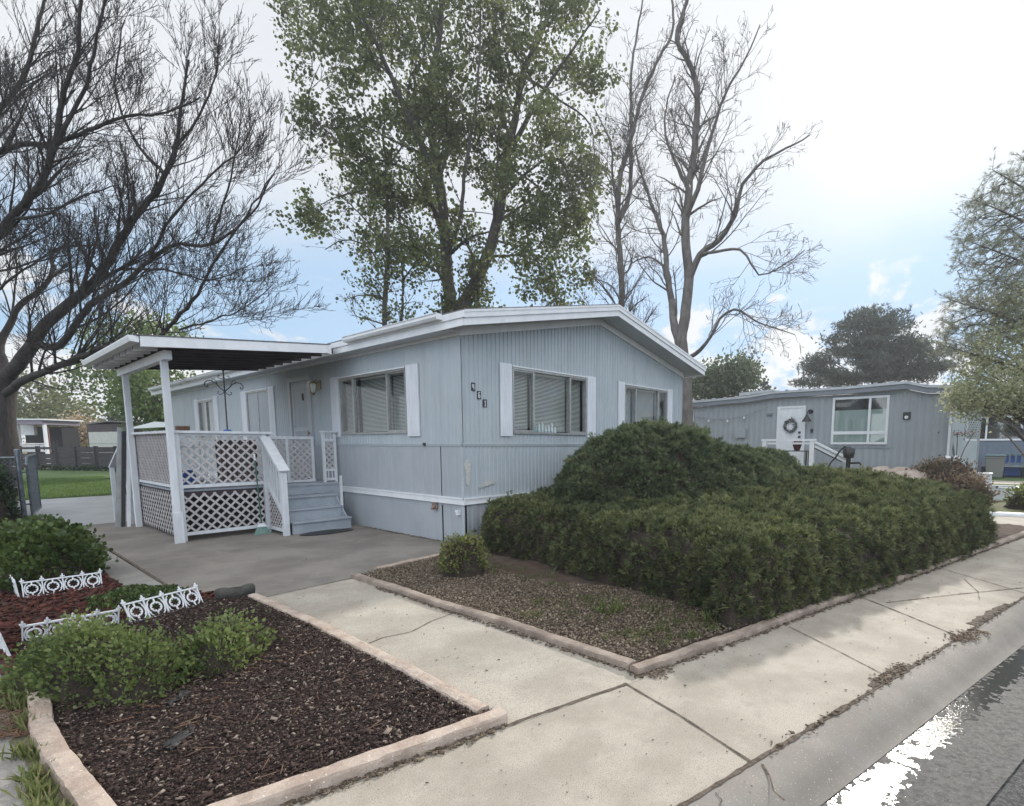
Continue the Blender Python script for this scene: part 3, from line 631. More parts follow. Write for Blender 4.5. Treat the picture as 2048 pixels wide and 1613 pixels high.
def vnoise(X, Y, s, seed=0, oct=3):
    "smooth value noise, numpy"
    r = np.zeros(np.shape(X)); amp = 1; tot = 0
    for o in range(oct):
        g = np.random.default_rng(seed+o*17).random((64, 64)); x = X*s*2**o+31.7*o; y = Y*s*2**o+11.3*o
        xi = np.floor(x).astype(int); yi = np.floor(y).astype(int); fx = x-xi; fy = y-yi; fx = fx*fx*(3-2*fx); fy = fy*fy*(3-2*fy)
        G = lambda a, c: g[a % 64, c % 64]
        r += amp*((G(xi, yi)*(1-fx)+G(xi+1, yi)*fx)*(1-fy)+(G(xi, yi+1)*(1-fx)+G(xi+1, yi+1)*fx)*fy); tot += amp; amp *= .5
    return r/tot
def bed(name, poly, z, amp, cell, m, seed=0, kind='structure', s=9):
    P = np.asarray([p[:2] for p in poly]); x0, y0 = P.min(0)-cell; x1, y1 = P.max(0)+cell
    xs = np.arange(x0, x1, cell); ys = np.arange(y0, y1, cell); X, Y = np.meshgrid(xs, ys, indexing='ij')
    Z = z+amp*(vnoise(X, Y, s, seed)-.5)*2+amp*.8*(vnoise(X, Y, s/5, seed+5)-.5)*2
    V = np.stack([X, Y, Z], -1).reshape(-1, 3); ny = len(ys)
    i, j = np.meshgrid(np.arange(len(xs)-1), np.arange(ny-1), indexing='ij'); i = i.ravel(); j = j.ravel()
    cx = xs[i]+cell/2; cy = ys[j]+cell/2; k = inpoly(cx, cy, poly); i = i[k]; j = j[k]
    F = np.stack([i*ny+j, (i+1)*ny+j, (i+1)*ny+j+1, i*ny+j+1], 1)
    o = np_mesh(name, V, F, m, smooth=True); o['kind'] = kind
    return o
def ribbon(name, pts, w, z, m, parent, seed=0, step=.05, jit=.35):
    r = np.random.default_rng(seed); out = []
    for a, c in zip(pts[:-1], pts[1:]):
        a = np.array(a[:2], float); c = np.array(c[:2], float); n = max(2, int(np.linalg.norm(c-a)/step))
        for i in range(n): out.append(a+(c-a)*i/n)
    out.append(np.array(pts[-1][:2], float)); out = np.array(out); L = []; R = []
    wob = np.cumsum(r.normal(0, 1, len(out))); wob -= np.linspace(wob[0], wob[-1], len(out)); wob *= w*.25/(abs(wob).max()+1e-6)
    for i, p in enumerate(out):
        t = out[min(i+1, len(out)-1)]-out[max(i-1, 0)]; t /= np.linalg.norm(t)+1e-9; nn = np.array([-t[1], t[0]])
        ww = w*(1+r.uniform(-jit, jit)); c = p+nn*wob[i]; L.append((*(c+nn*ww/2), z)); R.append((*(c-nn*ww/2), z))
    V = L+R; n = len(L); F = [(i, i+1, n+i+1, n+i) for i in range(n-1)]
    me = bpy.data.meshes.new(name); me.from_pydata([tuple(map(float, v)) for v in V], [], F); me.update()
    if me.polygons[0].normal.z < 0: me.flip_normals()
    return link(name, me, parent, [m])
def kerb(name, pts, w, h, m, label, seed=0, z0=-.06, lean=0):
    r = np.random.default_rng(seed); P = []
    for a, c in zip(pts[:-1], pts[1:]):
        a = np.array(a[:2], float); c = np.array(c[:2], float); n = max(1, int(np.linalg.norm(c-a)/.05))
        for i in range(n): P.append(a+(c-a)*i/n)
    P.append(np.array(pts[-1][:2], float)); P = np.array(P)
    wob = vnoise(np.arange(len(P))*.1, np.zeros(len(P)), 1.3, seed)-.5
    prof = [(-.5, z0), (-.5, h*.72), (-.46, h*.93), (-.25, h), (0, h*1.02), (.25, h), (.46, h*.93), (.5, h*.72), (.5, z0)]
    V = []; k = len(prof)
    for i, p in enumerate(P):
        t = P[min(i+1, len(P)-1)]-P[max(i-1, 0)]; t /= np.linalg.norm(t)+1e-9; nn = np.array([-t[1], t[0]])
        brk = .985
        for (a, z) in prof:
            q = p+nn*(a*w+wob[i]*.010+r.normal(0, .0018)); V.append((q[0], q[1], z+(r.normal(0, .0022)+wob[i]*.008 if z > 0 else 0)))
    F = [(i*k+j, (i+1)*k+j, (i+1)*k+(j+1), i*k+j+1) for i in range(len(P)-1) for j in range(k-1)]
    F += [tuple(range(k)), tuple(reversed(range((len(P)-1)*k, len(P)*k)))]
    me = bpy.data.meshes.new(name); me.from_pydata([tuple(map(float, v)) for v in V], [], F); me.update()
    o = link(name, me, None, [m]); tag(o, label, 'garden kerb'); return o
big = 400
struct(np_mesh('ground', [(-big, -big, -.17), (big, -big, -.17), (big, big, -.17), (-big, big, -.17)], [(0, 1, 2, 3)], M['dirt']))
sheet('yard', [st(-60, 6.05), st(200, 6.05), st(200, -300), st(-200, -300), st(-200, 6.05)], -.03, M['dirt'])
# kerb and gutter: swept profile
def sweep(name, prof, s0, s1, ds, m, parent=None, noise=0):
    ss = np.arange(s0, s1+1e-6, ds); V = []; k = len(prof)
    for s_ in ss:
        for (n_, z) in prof: V.append(st(s_, n_, z))
    V = np.array(V)
    if noise: V[:, 2] += (vnoise(V[:, 0], V[:, 1], 3, 3)-.5)*noise*.7+(vnoise(V[:, 0], V[:, 1], 42, 4, 2)-.5)*noise*1.9
    i, j = np.meshgrid(np.arange(len(ss)-1), np.arange(k-1), indexing='ij'); i = i.ravel(); j = j.ravel()
    F = np.stack([i*k+j, i*k+j+1, (i+1)*k+j+1, (i+1)*k+j], 1)
    o = np_mesh(name, V, F, m, parent, smooth=True)
    if o.data.polygons[0].normal.z < 0: o.data.flip_normals()
    return o
struct(sweep('kerb', [(6.06, -.004), (6.10, 0), (6.16, -.002), (6.22, -.012), (6.27, -.035), (6.31, -.065), (6.345, -.092), (6.38, -.104)], -12, 120, .5, M['gutter']))
nn_ = np.arange(6.37, 6.86, .011)
pan = struct(sweep('gutter', [(n_, -.1112+.016*abs((n_-6.46)/.3)**1.3) for n_ in nn_], -3.4, 5, .011, M['asphaltold'], noise=.004))
struct(sweep('gutter', [(6.37, -.105), (6.86, -.101)], 5, 120, 5, M['asphaltold'])); struct(sweep('gutter', [(6.37, -.105), (6.86, -.101)], -12, -3.41, .5, M['asphaltold'])) 
struct(sweep('road', [(6.84, -.099), (8, -.07), (10, -.03), (14, -.08), (200, -.1)], -60, 150, 5, M['asphalt']))
# puddle: flat water over the uneven gutter pan
wm, nt, p, out = _nt('puddle_water'); p.inputs['Base Color'].default_value = (.03, .03, .028, 1); p.inputs['Roughness'].default_value = .10; p.inputs['IOR'].default_value = 1.33
b_ = nt.nodes.new('ShaderNodeBump'); b_.inputs['Strength'].default_value = .35; b_.inputs['Distance'].default_value = .004; nt.links.new(_noise(nt, 90, 3), b_.inputs['Height']); nt.links.new(b_.outputs[0], p.inputs['Normal'])
sl = np.linspace(-3.3, 1.9, 80); up_ = []; dn = []
for s_ in sl:
    t = max(0, (s_-.35)/1.2); w1 = 6.372; w2 = 6.66+.12*t
    up_.append(st(s_, w1+.0*t)); dn.append(st(s_, w2))
me = bpy.data.meshes.new('puddle'); n = len(sl); me.from_pydata([tuple(v[:2])+(-.1086,) for v in up_+dn], [], [(i, n+i, n+i+1, i+1) for i in range(n-1)]); me.update()
pud = struct(link('puddle', me, None, [wm])); me.polygons[0].normal.z < 0 and me.flip_normals()
# sidewalk slabs, joints, cracks
b = MB(); sw = sheet('sidewalk', [st(-14, 5.045), st(120, 5.045), st(120, 6.075), st(-14, 6.075)], 0, M['sidewalk'])
ribbon('joint', [st(-6, 6.085), st(-1.2, 6.085)], .022, .004, M['joint'], sw, 1)
ribbon('joint', [st(-1.2, 6.085), st(-.3, 6.09), st(1.2, 6.09), st(2.2, 6.08), st(9, 6.09)], .028, .004, M['joint'], sw, 2, jit=.6)
ribbon('joint', [st(-.05, 6.055), st(.25, 6.03), st(.5, 6.05)], .045, .0055, M['joint'], sw, 3, jit=.7)
ribbon('joint', [st(1.9, 6.04), st(2.35, 6.03), st(2.9, 6.06)], .055, .0055, M['joint'], sw, 4, jit=.7)
for k, (a, c, w) in enumerate((((-1.29, 5.08), (-1.39, 6.09), .014), ((.58, 5.1), (.18, 6.09), .008), ((1.98, 5.1), (1.46, 6.09), .012), ((4.1, 5.1), (3.5, 6.09), .010), ((6.4, 5.1), (6.2, 6.09), .01), ((8.8, 5.1), (8.7, 6.09), .01), ((-3.6, 5.08), (-3.7, 6.09), .012))):
    ribbon('joint', [st(*a), st((a[0]+c[0])/2+.012, (a[1]+c[1])/2), st(*c)], w, .0045, M['joint'], sw, 10+k, jit=.45)
ribbon('crack', [st(2.0, 5.3), st(2.9, 5.62), st(3.3, 5.78), st(3.7, 5.93), st(4.0, 6.08)], .010, .005, M['joint'], sw, 30, jit=.6)
ribbon('crack', [st(3.7, 5.45), st(3.2, 5.72), st(2.85, 5.83)], .006, .005, M['joint'], sw, 31, jit=.6)
ribbon('crack', [st(-1.36, 6.12), st(-1.42, 6.2), st(-1.5, 6.27), st(-1.52, 6.34)], .009, .003, M['joint'], sw, 32, jit=.6)
ribbon('crack', [st(-1.72, 6.12), st(-1.74, 6.17), st(-1.82, 6.20), st(-1.85, 6.245)], .006, .004, M['joint'], sw, 33, jit=.6)
ribbon('expansion_joint', [(-3.245, -4.44), (-2.9, -4.53), (-2.36, -4.66)], .026, .005, M['joint'], sw, 34, jit=.35)
wk = sheet('walkway', [(-3.14, -.66), (-2.09, -.60), (-2.09, -2.2), (-2.13, -4.72), (-3.25, -4.46), (-3.16, -2.5)], .002, M['walk'])
ribbon('joint', [(-3.13, -2.70), (-2.95, -2.66), (-2.72, -2.72), (-2.45, -2.62), (-2.15, -2.58)], .010, .0065, M['joint'], wk, 40, jit=.6)
ribbon('joint', [(-3.2, -.69), (-2.1, -.61)], .012, .0085, M['joint'], wk, 41)
pa = sheet('patio', [(-3.63, 7.3), (-3.63, .2), (-3.3, -.45), (-3.12, -.66), (-2.09, -.60), (-1.8, -.50), (-.6, -.38), (.05, -.35), (.05, 7.3)], .004, M['patio'])
ribbon('joint', [(-3.62, 7), (-3.63, .35)], .035, .008, M['joint'], pa, 42, jit=.3)
ribbon('joint', [(-3.6, 2.2), (-.1, 2.05)], .005, .0078, M['joint'], pa, 43)
ribbon('crack', [(-2.6, 2.3), (-2.2, 2.25), (-1.95, 2.35)], .012, .0078, M['joint'], pa, 44, jit=.7)
sheet('side_path', [(-3.645, 14.8), (-3.645, .3), (-3.98, .75), (-4.05, 3), (-4.0, 8), (-4.0, 14.8)], .001, M['oldconc'])
sheet('rear_drive', [(-4.4, 14.7), (.02, 14.9), (.02, 7.32), (-3.63, 7.32), (-3.63, 9), (-4.4, 12)], .006, M['wetconc'])
lawn = sheet('lawn', [(-30, 14.9), (-4.0, 14.75), (0, 15.0), (0, 17), (9, 18), (9, 41), (-30, 41)], .0, M['lawn'])
sheet('neighbour_walk', [st(-9, 5.04)[:2], st(-3.97, 5.04)[:2], (-4.99, -3.0), (-5.0, -1), (-5.0, 0.2), (-9, .5)], -.004, M['oldconc'])
# garden beds
bedL = [(-4.86, -1.0), (-4.87, -2.2), (-4.86, -3.0), (-4.78, -4.0), (-3.2, -4.36), (-3.2, -.62), (-3.5, -.45), (-4.86, -.65)]
bed('mulch_bed', bedL, .022, .018, .03, M['soil'], 3)
bedR = [(-5.0, 11), (-4.98, 0), (-4.98, -1.4), (-4.86, -.9), (-4.86, -.62), (-3.5, -.42), (-3.3, -.38), (-3.66, .35), (-3.95, .7), (-4.02, 3), (-4.0, 11)]
bed('red_mulch_bed', bedR, .012, .014, .04, M['redmulch'], 4)
bed('leafy_verge', [(-9, 0.3), (-4.96, 0), (-4.96, 14), (-9, 14)], -.0, .03, .1, M['redmulch'], 5)
gbed = [(-2.12, -.60), (-2.1, -2.5), (-2.13, -4.62), st(0, 4.98)[:2], st(9.3, 4.98)[:2], (8.6, -4.5), (7.0, 0), (0, -.02), (-.05, -.40), (-1.9, -.53)]
bed('gravel_bed', gbed, .02, .02, .05, M['gravel'], 6)
ribbon('grass_edge_soil', [(-4.96, -1.2), (-4.955, -3.9)], .09, .006, M['dirt'], lawn, 50)
kerb('garden_kerb', [(-3.215, -.66), (-3.185, -2.0), (-3.20, -2.66), (-3.215, -3.4), (-3.255, -4.27)], .092, .062, M['kerb'], 'pinkish concrete kerb between the dark mulch bed and the walkway', 1)
kerb('garden_kerb', [(-3.2, -4.385), (-3.9, -4.225), (-4.75, -4.03)], .092, .066, M['kerb'], 'pinkish concrete kerb along the sidewalk in front of the dark mulch bed', 2)
kerb('garden_kerb', [(-4.87, -1.9), (-4.91, -2.5), (-4.90, -3.0), (-4.86, -3.45), (-4.80, -4.1)], .098, .066, M['kerb'], 'broad pinkish kerb on the left of the dark mulch bed beside the foreground shrubs', 3)
kerb('garden_kerb', [(-2.11, -.60), (-2.10, -1.5), (-2.13, -2.3), (-2.09, -3.2), (-2.13, -4.1), (-2.15, -4.56)], .09, .055, M['kerbdark'], 'weathered kerb between the walkway and the gravel bed with the small bush', 4)
kerb('garden_kerb', [st(-1.14, 4.98), st(0.2, 4.995), st(1.2, 4.97), st(4, 4.99), st(9.2, 4.98)], .085, .055, M['kerbdark'], 'long weathered kerb in front of the juniper hedge by the sidewalk', 5)
kerb('garden_kerb', [(-1.78, -.52), (-1.2, -.46), (-.55, -.40)], .085, .055, M['kerb'], 'short thin kerb between the patio and the gravel bed', 6)
kerb('garden_kerb', [(-5.1, 4.9), (-4.75, 4.75)], .10, .07, M['kerb'], 'rounded end of a kerb at the left edge behind the round-leaved bush', 7)
# rolled black weed cloth
b = MB(); A = np.array([-3.49, -.47, .06]); Bv = np.array([-3.15, -.53, .065]); pts = []; rs = []
for i in range(25):
    t = i/24; pts.append(A+(Bv-A)*t+np.array([0, 0, .006*math.sin(t*9)])); rs.append((.062+.008*abs(math.sin(t*9.4)))*(1 if 0 < i < 24 else .6))
b.tube(pts, rs, 14); o = b.build('rolled_cloth', M['log'], smooth=True); tag(o, 'dark lumpy roll of cloth lying at the end of the kerb beside the patio', 'roll')
# torn pieces of black plastic in the bed
for k, (x, y, s_, lab) in enumerate(((-4.34, -2.74, .085, 'torn black plastic scrap nearest the foreground shrubs'), (-4.46, -3.28, .10, 'larger torn black plastic scrap low in the mulch bed'))):
    r = np.random.default_rng(k); n = 9; X, Y = np.meshgrid(np.linspace(-1, 1, n), np.linspace(-.45, .45, 5), indexing='ij')
    V = np.stack([x+X.ravel()*s_*.7+r.normal(0, .009, n*5), y+Y.ravel()*s_+X.ravel()*.05+r.normal(0, .009, n*5), .036+r.random(n*5)*.024], 1)
    F = [(i*5+j, (i+1)*5+j, (i+1)*5+j+1, i*5+j+1) for i in range(n-1) for j in range(4)]
    o = np_mesh('plastic_scrap', V, F, M['rubber'], smooth=False); o.modifiers.new('thick', 'SOLIDIFY').thickness = .004; tag(o, lab, 'plastic scrap', 'black plastic scraps in the mulch')
# ================================================================ scatter helpers
def frames(dirs, rnd=None, upv=None):
    d = dirs/(np.linalg.norm(dirs, axis=1, keepdims=True)+1e-9)
    a = rng.normal(size=d.shape) if upv is None else np.broadcast_to(upv, d.shape)+rng.normal(size=d.shape)*(rnd or 0)
    x = np.cross(d, a); x /= np.linalg.norm(x, axis=1, keepdims=True)+1e-9
    return np.stack([x, d, np.cross(x, d)], 1)      # rows: side, along, normal
def scatter(name, T, TF, pos, dirs, scale, m, parent=None, tint=None, upv=None, rnd=None, smooth=False, sc3=None):
    T = np.asarray(T, float); TF = np.asarray(TF); N = len(pos); k = len(T)
    Fr = frames(dirs, rnd, upv); S = np.asarray(scale).reshape(-1, 1, 1)*np.ones((N, 1, 1))
    L = T[None]*S
    if sc3 is not None: L = L*sc3[:, None, :]
    V = np.einsum('nki,nij->nkj', L, Fr)+pos[:, None, :]
    F = (TF[None]+(np.arange(N)*k)[:, None, None]).reshape(-1, TF.shape[1])
    if tint is None: tint = rng.random(N)
    return np_mesh(name, V.reshape(-1, 3), F, m, parent, tint=np.repeat(tint, k), smooth=smooth)
LEAF = ([(0, 0, 0), (.38, .45, .10), (0, 1, -.05), (-.38, .45, .10)], [(0, 1, 2), (0, 2, 3)])
ROUND = ([(0, 0, 0), (.42, .28, .10), (.40, .75, .08), (0, 1, -.04), (-.40, .75, .08), (-.42, .28, .10)], [(0, 1, 2), (0, 2, 3), (0, 3, 4), (0, 4, 5)])
BLADE = ([(-.09, 0, 0), (.09, 0, 0), (.05, .6, .08), (0, 1, .3)], [(0, 1, 2), (0, 2, 3)])
CHIP = ([(x, y, z) for x in (-.25, .25) for y in (-.5, .5) for z in (-.08, .08)], [(0, 1, 3), (0, 3, 2), (4, 6, 7), (4, 7, 5), (0, 4, 5), (0, 5, 1), (2, 3, 7), (2, 7, 6), (0, 2, 6), (0, 6, 4), (1, 5, 7), (1, 7, 3)])
OCT = ([(.5, 0, 0), (-.5, 0, 0), (0, .6, 0), (0, -.6, 0), (0, 0, .35), (0, 0, -.35)], [(0, 2, 4), (2, 1, 4), (1, 3, 4), (3, 0, 4), (2, 0, 5), (1, 2, 5), (3, 1, 5), (0, 3, 5)])
def sprig(nb, spread, w, seed):
    r = np.random.default_rng(seed); V = []; F = []
    for i in range(nb):
        a = r.uniform(0, 2*math.pi); t = spread*r.uniform(.2, 1); L = r.uniform(.6, 1)
        d = np.array([math.sin(t)*math.cos(a), math.cos(t), math.sin(t)*math.sin(a)]); o = np.array([0, r.uniform(0, .35), 0])
        sd = np.cross(d, [r.normal(), r.normal(), r.normal()]); sd /= np.linalg.norm(sd); k = len(V)
        V += [o-sd*w*.5, o+sd*w*.5, o+d*L*.6+sd*w*.4, o+d*L]; F += [(k, k+1, k+2), (k, k+2, k+3)]
    return V, F
def flatpts(poly, n, zf=.02):
    P = np.asarray([p[:2] for p in poly]); a = P.min(0); c = P.max(0); out = []
    while sum(map(len, out)) < n:
        q = a+(c-a)*rng.random((n*2, 2)); out.append(q[inpoly(q[:, 0], q[:, 1], poly)])
    q = np.concatenate(out)[:n]
    return np.column_stack([q, np.full(n, zf)])
def flatdirs(n, tilt=.25):
    a = rng.uniform(0, 2*math.pi, n); return np.column_stack([np.cos(a), np.sin(a), rng.normal(0, tilt, n)])
def stuffmark(o): o['kind'] = 'stuff'; return o
LM = {}
LM['chip'] = leafmat('mulch_chips', [(.018, .010, .009), (.045, .026, .021), (.075, .048, .038), (.04, .026, .022), (.32, .26, .21)], trans=0, rough=.9)
LM['redchip'] = leafmat('red_mulch_chips', [(.07, .016, .012), (.035, .014, .01), (.12, .035, .025), (.05, .035, .022)], trans=0, rough=.9)
LM['pebble'] = leafmat('bed_litter', [(.10, .075, .052), (.06, .042, .03), (.20, .16, .115), (.085, .06, .04), (.30, .25, .19)], trans=0, rough=.9)
LM['needle'] = leafmat('dry_needles', [(.13, .06, .035), (.18, .11, .07), (.10, .06, .04)], trans=0, rough=.8)
n = 42000; P = flatpts(bedL, n, .035); P[:, 2] += rng.random(n)*.012
stuffmark(scatter('mulch_chips', *CHIP, P, flatdirs(n, .3), rng.gamma(2.2, .0042, n)+.004, LM['chip'], tint=rng.random(n)**1.8*.99, upv=(0, 0, 1), rnd=.5))
n = 110; P = flatpts([(-4.8, -1.5), (-4.7, -3.9), (-3.3, -4.2), (-3.3, -2)], n, .052)
stuffmark(scatter('fallen_twigs', *CHIP, P, flatdirs(n, .05), rng.uniform(.03, .11, n), LM['needle'], upv=(0, 0, 1), rnd=.2, sc3=np.column_stack([np.full(n, .07), np.ones(n), np.full(n, .3)])))
n = 9000; P = flatpts(bedR, n, .02); P = P[P[:, 1] < 7]; n = len(P); P[:, 2] += rng.random(n)*.015
stuffmark(scatter('red_mulch_chips', *CHIP, P, flatdirs(n, .3), rng.gamma(3, .009, n)+.01, LM['redchip'], upv=(0, 0, 1), rnd=.5))
gnear = [(-2.1, -.62), (-2.07, -4.55), st(1.0, 4.9)[:2], (-.3, -3.8), (-.9, -2.5), (-.7, -.45), (-1.9, -.55)]
n = 26000; P = flatpts(gnear, n, .032); P[:, 2] += rng.random(n)*.008
stuffmark(scatter('gravel', *OCT, P, flatdirs(n, .4), rng.gamma(4, .0028, n)+.005, LM['pebble'], upv=(0, 0, 1), rnd=.6, smooth=False))
# litter gathered in joints and along kerbs
def along(pts, n, spread):
    pts = np.array([p[:2] for p in pts]); seg = rng.integers(0, len(pts)-1, n); t = rng.random((n, 1)); q = pts[seg]+(pts[seg+1]-pts[seg])*t
    return np.column_stack([q+rng.normal(0, spread, (n, 2)), np.full(n, .010)])
P = np.concatenate([along([(-2.17, -1.2), (-2.19, -4.6)], 900, .018), along([st(-1.1, 5.055), st(8, 5.05)], 1500, .016), along([(-3.25, -4.45), (-4.6, -4.14)], 350, .016), along([(-2.2, -4.62), (-2.05, -4.75)], 250, .04), along([st(.05, 6.05), st(.5, 6.04)], 160, .022), along([st(-1.3, 6.09), st(3, 6.09)], 260, .02), along([(-.03, -.3), (-.03, 3)], 500, .03), along([st(1.35, 6.1), st(1.6, 6.13)], 120, .05)])
n = len(P); stuffmark(scatter('leaf_litter', *CHIP, P, flatdirs(n, .15), rng.gamma(3, .0035, n)+.005, LM['pebble'], tint=rng.random(n)*.9, upv=(0, 0, 1), rnd=.4))
P = np.concatenate([flatpts([st(-4, 5.1), st(6, 5.1), st(6, 6.2), st(-4, 6.2)], 500, .006), flatpts([(-3.1, -.8), (-2.2, -.8), (-2.2, -4.5), (-3.1, -4.3)], 120, .008), flatpts([(-3.3, -.2), (-.3, -.2), (-.3, 3), (-3.3, 3)], 130, .010)]); n = len(P)
stuffmark(scatter('pavement_litter', *CHIP, P, flatdirs(n, .1), rng.gamma(2, .0022, n)+.003, LM['pebble'], upv=(0, 0, 1), rnd=.2))
P = np.concatenate([along([st(1.35, 6.1), st(1.75, 6.14)], 35, .04), flatpts([(-5.05, -1.6), (-4.9, -1.6), (-4.95, -2.6), (-5.2, -2.4)], 260, .02)]); n = len(P)
stuffmark(scatter('dry_needle_litter', *CHIP, P, flatdirs(n, .12), rng.uniform(.05, .12, n), LM['needle'], upv=(0, 0, 1), rnd=.2, sc3=np.column_stack([np.full(n, .10), np.ones(n), np.full(n, .3)])))
# ornamental white edging panels
def edging(a, c, lean, label, z=0.0, hgt=.17, miss=0):
    a = np.array([*a, z]); c = np.array([*c, z]); d = c-a; L = np.linalg.norm(d); d /= L; lean = np.array([*lean, 0.]); up = np.array([0, 0, 1.])*math.sqrt(1-lean @ lean)+lean
    q = lambda u, h: a+d*u+up*h
    nrm = np.cross(d, up); E = empty('garden_edging_panel', a, label, 'edging panel', 'white scrollwork edging panels'); n = 4; w = L/n
    b = MB(); b.bar(q(0, .02), q(L, .02), .014, .012, up=up); b.bar(q(0, hgt), q(L, hgt), .014, .014, up=up); b.build('rail', M['white'], E)
    for i in range(n+1):
        u = min(max(i*w, .01), L-.01)
        b = MB(); b.bar(q(u, -.035 if i in (1, n) else .0), q(u, hgt+.035), .010, .014, up=nrm); b.bar(q(u-.018, hgt+.018), q(u+.018, hgt+.018), .008, .012, up=up)
        b.add([q(u-.008, hgt+.035)+nrm*e for e in (-.005, .005)]+[q(u+.008, hgt+.035)+nrm*e for e in (-.005, .005)]+[q(u, hgt+.05)+nrm*e for e in (-.005, .005)], [(0, 2, 4), (1, 5, 3), (0, 4, 5, 1), (2, 3, 5, 4), (0, 1, 3, 2)])
        b.build('picket', M['white'], E)
        for sg in (-1, 1):      # scrolls: arcs on each side of every picket
            if (i == 0 and sg < 0) or (i == n and sg > 0): continue
            b = MB(); cu = u+sg*.048; pts = [q(cu-sg*.038*math.cos(t), .02+hgt/2-.01+(hgt/2-.022)*math.sin(t)) for t in np.linspace(-1.35, 1.35, 9)]; b.tube(pts, .005, 5)
            pts = [q(cu-sg*.014-sg*.022*math.cos(t), .02+hgt/2-.01+(hgt/2-.05)*math.sin(t)) for t in np.linspace(-1.2, 1.2, 7)]; b.tube(pts, .004, 5)
            b.build('scroll', M['white'], E)
    for i in range(n):
        u = (i+.5)*w; h0 = .02+hgt/2-.01; r = min(w*.27, hgt*.34)
        b = MB(); b.tube([q(u+r*math.cos(t), h0+r*math.sin(t)) for t in np.linspace(0, 2*math.pi, 17)], .007, 6, cap=False)
        for k in range(8): t = k*math.pi/4+.39; b.bar(q(u+r*.95*math.cos(t), h0+r*.95*math.sin(t)), q(u+r*.68*math.cos(t), h0+r*.68*math.sin(t)), .008, .008, up=nrm)
        for sg in (-1, 1): b.bar(q(u, h0+sg*r), q(u, h0+sg*(hgt/2-.012)), .012, .010, up=nrm)
        b.build('ring', M['white'], E)
    return E
edging((-4.20, -.74), (-3.60, -.545), (-.15, .45), 'white scroll edging panel leaning at the head of the dark bed beside the cloth roll', .01, .195)
edging((-4.86, -.66), (-4.27, -.70), (.05, -.25), 'white scroll edging panel half hidden behind the foreground shrubs', .0)
edging((-4.72, 1.13), (-4.10, 1.10), (0, .2), 'white scroll edging panel in front of the round-leaved bush', .0)
edging((-4.93, -.95), (-4.99, -.35), (-.2, 0), 'white scroll edging panel cut off by the left edge of the picture', .0)
edging((-4.76, 1.72), (-4.74, 1.15), (-.1, 0), 'white scroll edging panel running back at the left of the round-leaved bush', .0)
# ================================================================ trees: space colonisation
def resample(pts, step):
    pts = np.array(pts, float); 
    # Catmull-Rom smoothing
    P = np.vstack([2*pts[0]-pts[1], pts, 2*pts[-1]-pts[-2]]); out = []
    for i in range(1, len(P)-2):
        n = max(1, int(round(np.linalg.norm(P[i+1]-P[i])/step)))
        for k in range(n):
            t = k/n; out.append(.5*((2*P[i])+(-P[i-1]+P[i+1])*t+(2*P[i-1]-5*P[i]+4*P[i+1]-P[i+2])*t*t+(-P[i-1]+3*P[i]-3*P[i+1]+P[i+2])*t**3))
    out.append(pts[-1]); return np.array(out)
def grow(mains, attr, step, kill, infl, trop=(0, 0, 0), iters=60, jit=.12, seed=0, child_cap=3):
    """mains: list of (points, r0, r1); returns node positions, parents, radii floor"""
    r = np.random.default_rng(seed); P = []; par = []; fl = []
    for k, (pts, r0, r1) in enumerate(mains):
        q = resample(pts, step); n = len(q)
        if k == 0: start = -1
        else:
            d = np.linalg.norm(np.array(P)-q[0], axis=1); start = int(d.argmin())
        for i, p in enumerate(q):
            if k > 0 and i == 0 and np.linalg.norm(np.array(P[start])-p) < step*.7: 
                continue
            P.append(p); par.append(start if (i == 0 or start is not None) else len(P)-2); start = None
            fl.append(r0+(r1-r0)*i/(n-1))
            start = len(P)-1
    P = np.array(P); par = list(par); fl = list(fl)
    A = np.array(attr); bd = np.full(len(A), 1e9); bi = np.zeros(len(A), int)
    def upd(i0):
        nonlocal bd, bi
        if len(A) == 0 or i0 >= len(P): return
        N = P[i0:]
        for c in range(0, len(N), 400):
            D = np.linalg.norm(A[:, None]-N[None, c:c+400], axis=2); j = D.argmin(1); m_ = D[np.arange(len(A)), j]
            k = m_ < bd; bd[k] = m_[k]; bi[k] = i0+c+j[k]
    upd(0); trop = np.array(trop, float); nch = np.zeros(20000*4, int)
    for it in range(iters):
        if len(A) == 0: break
        inf = bd < infl
        if not inf.any(): break
        idx = bi[inf]; v = A[inf]-P[idx]; v /= np.linalg.norm(v, axis=1, keepdims=True)+1e-9
        u, inv = np.unique(idx, return_inverse=True); S = np.zeros((len(u), 3)); np.add.at(S, inv, v)
        ok = nch[u] < child_cap; u = u[ok]; S = S[ok]
        if len(u) == 0: break
        S /= np.linalg.norm(S, axis=1, keepdims=True)+1e-9
        S += trop+r.normal(0, jit, S.shape); S /= np.linalg.norm(S, axis=1, keepdims=True)+1e-9
        new = P[u]+S*step; nch[u] += 1; i0 = len(P)
        P = np.vstack([P, new]); par += list(u); fl += [0]*len(u); upd(i0)
        keep = bd > kill; A = A[keep]; bd = bd[keep]; bi = bi[keep]
    return P, np.array(par), np.array(fl)
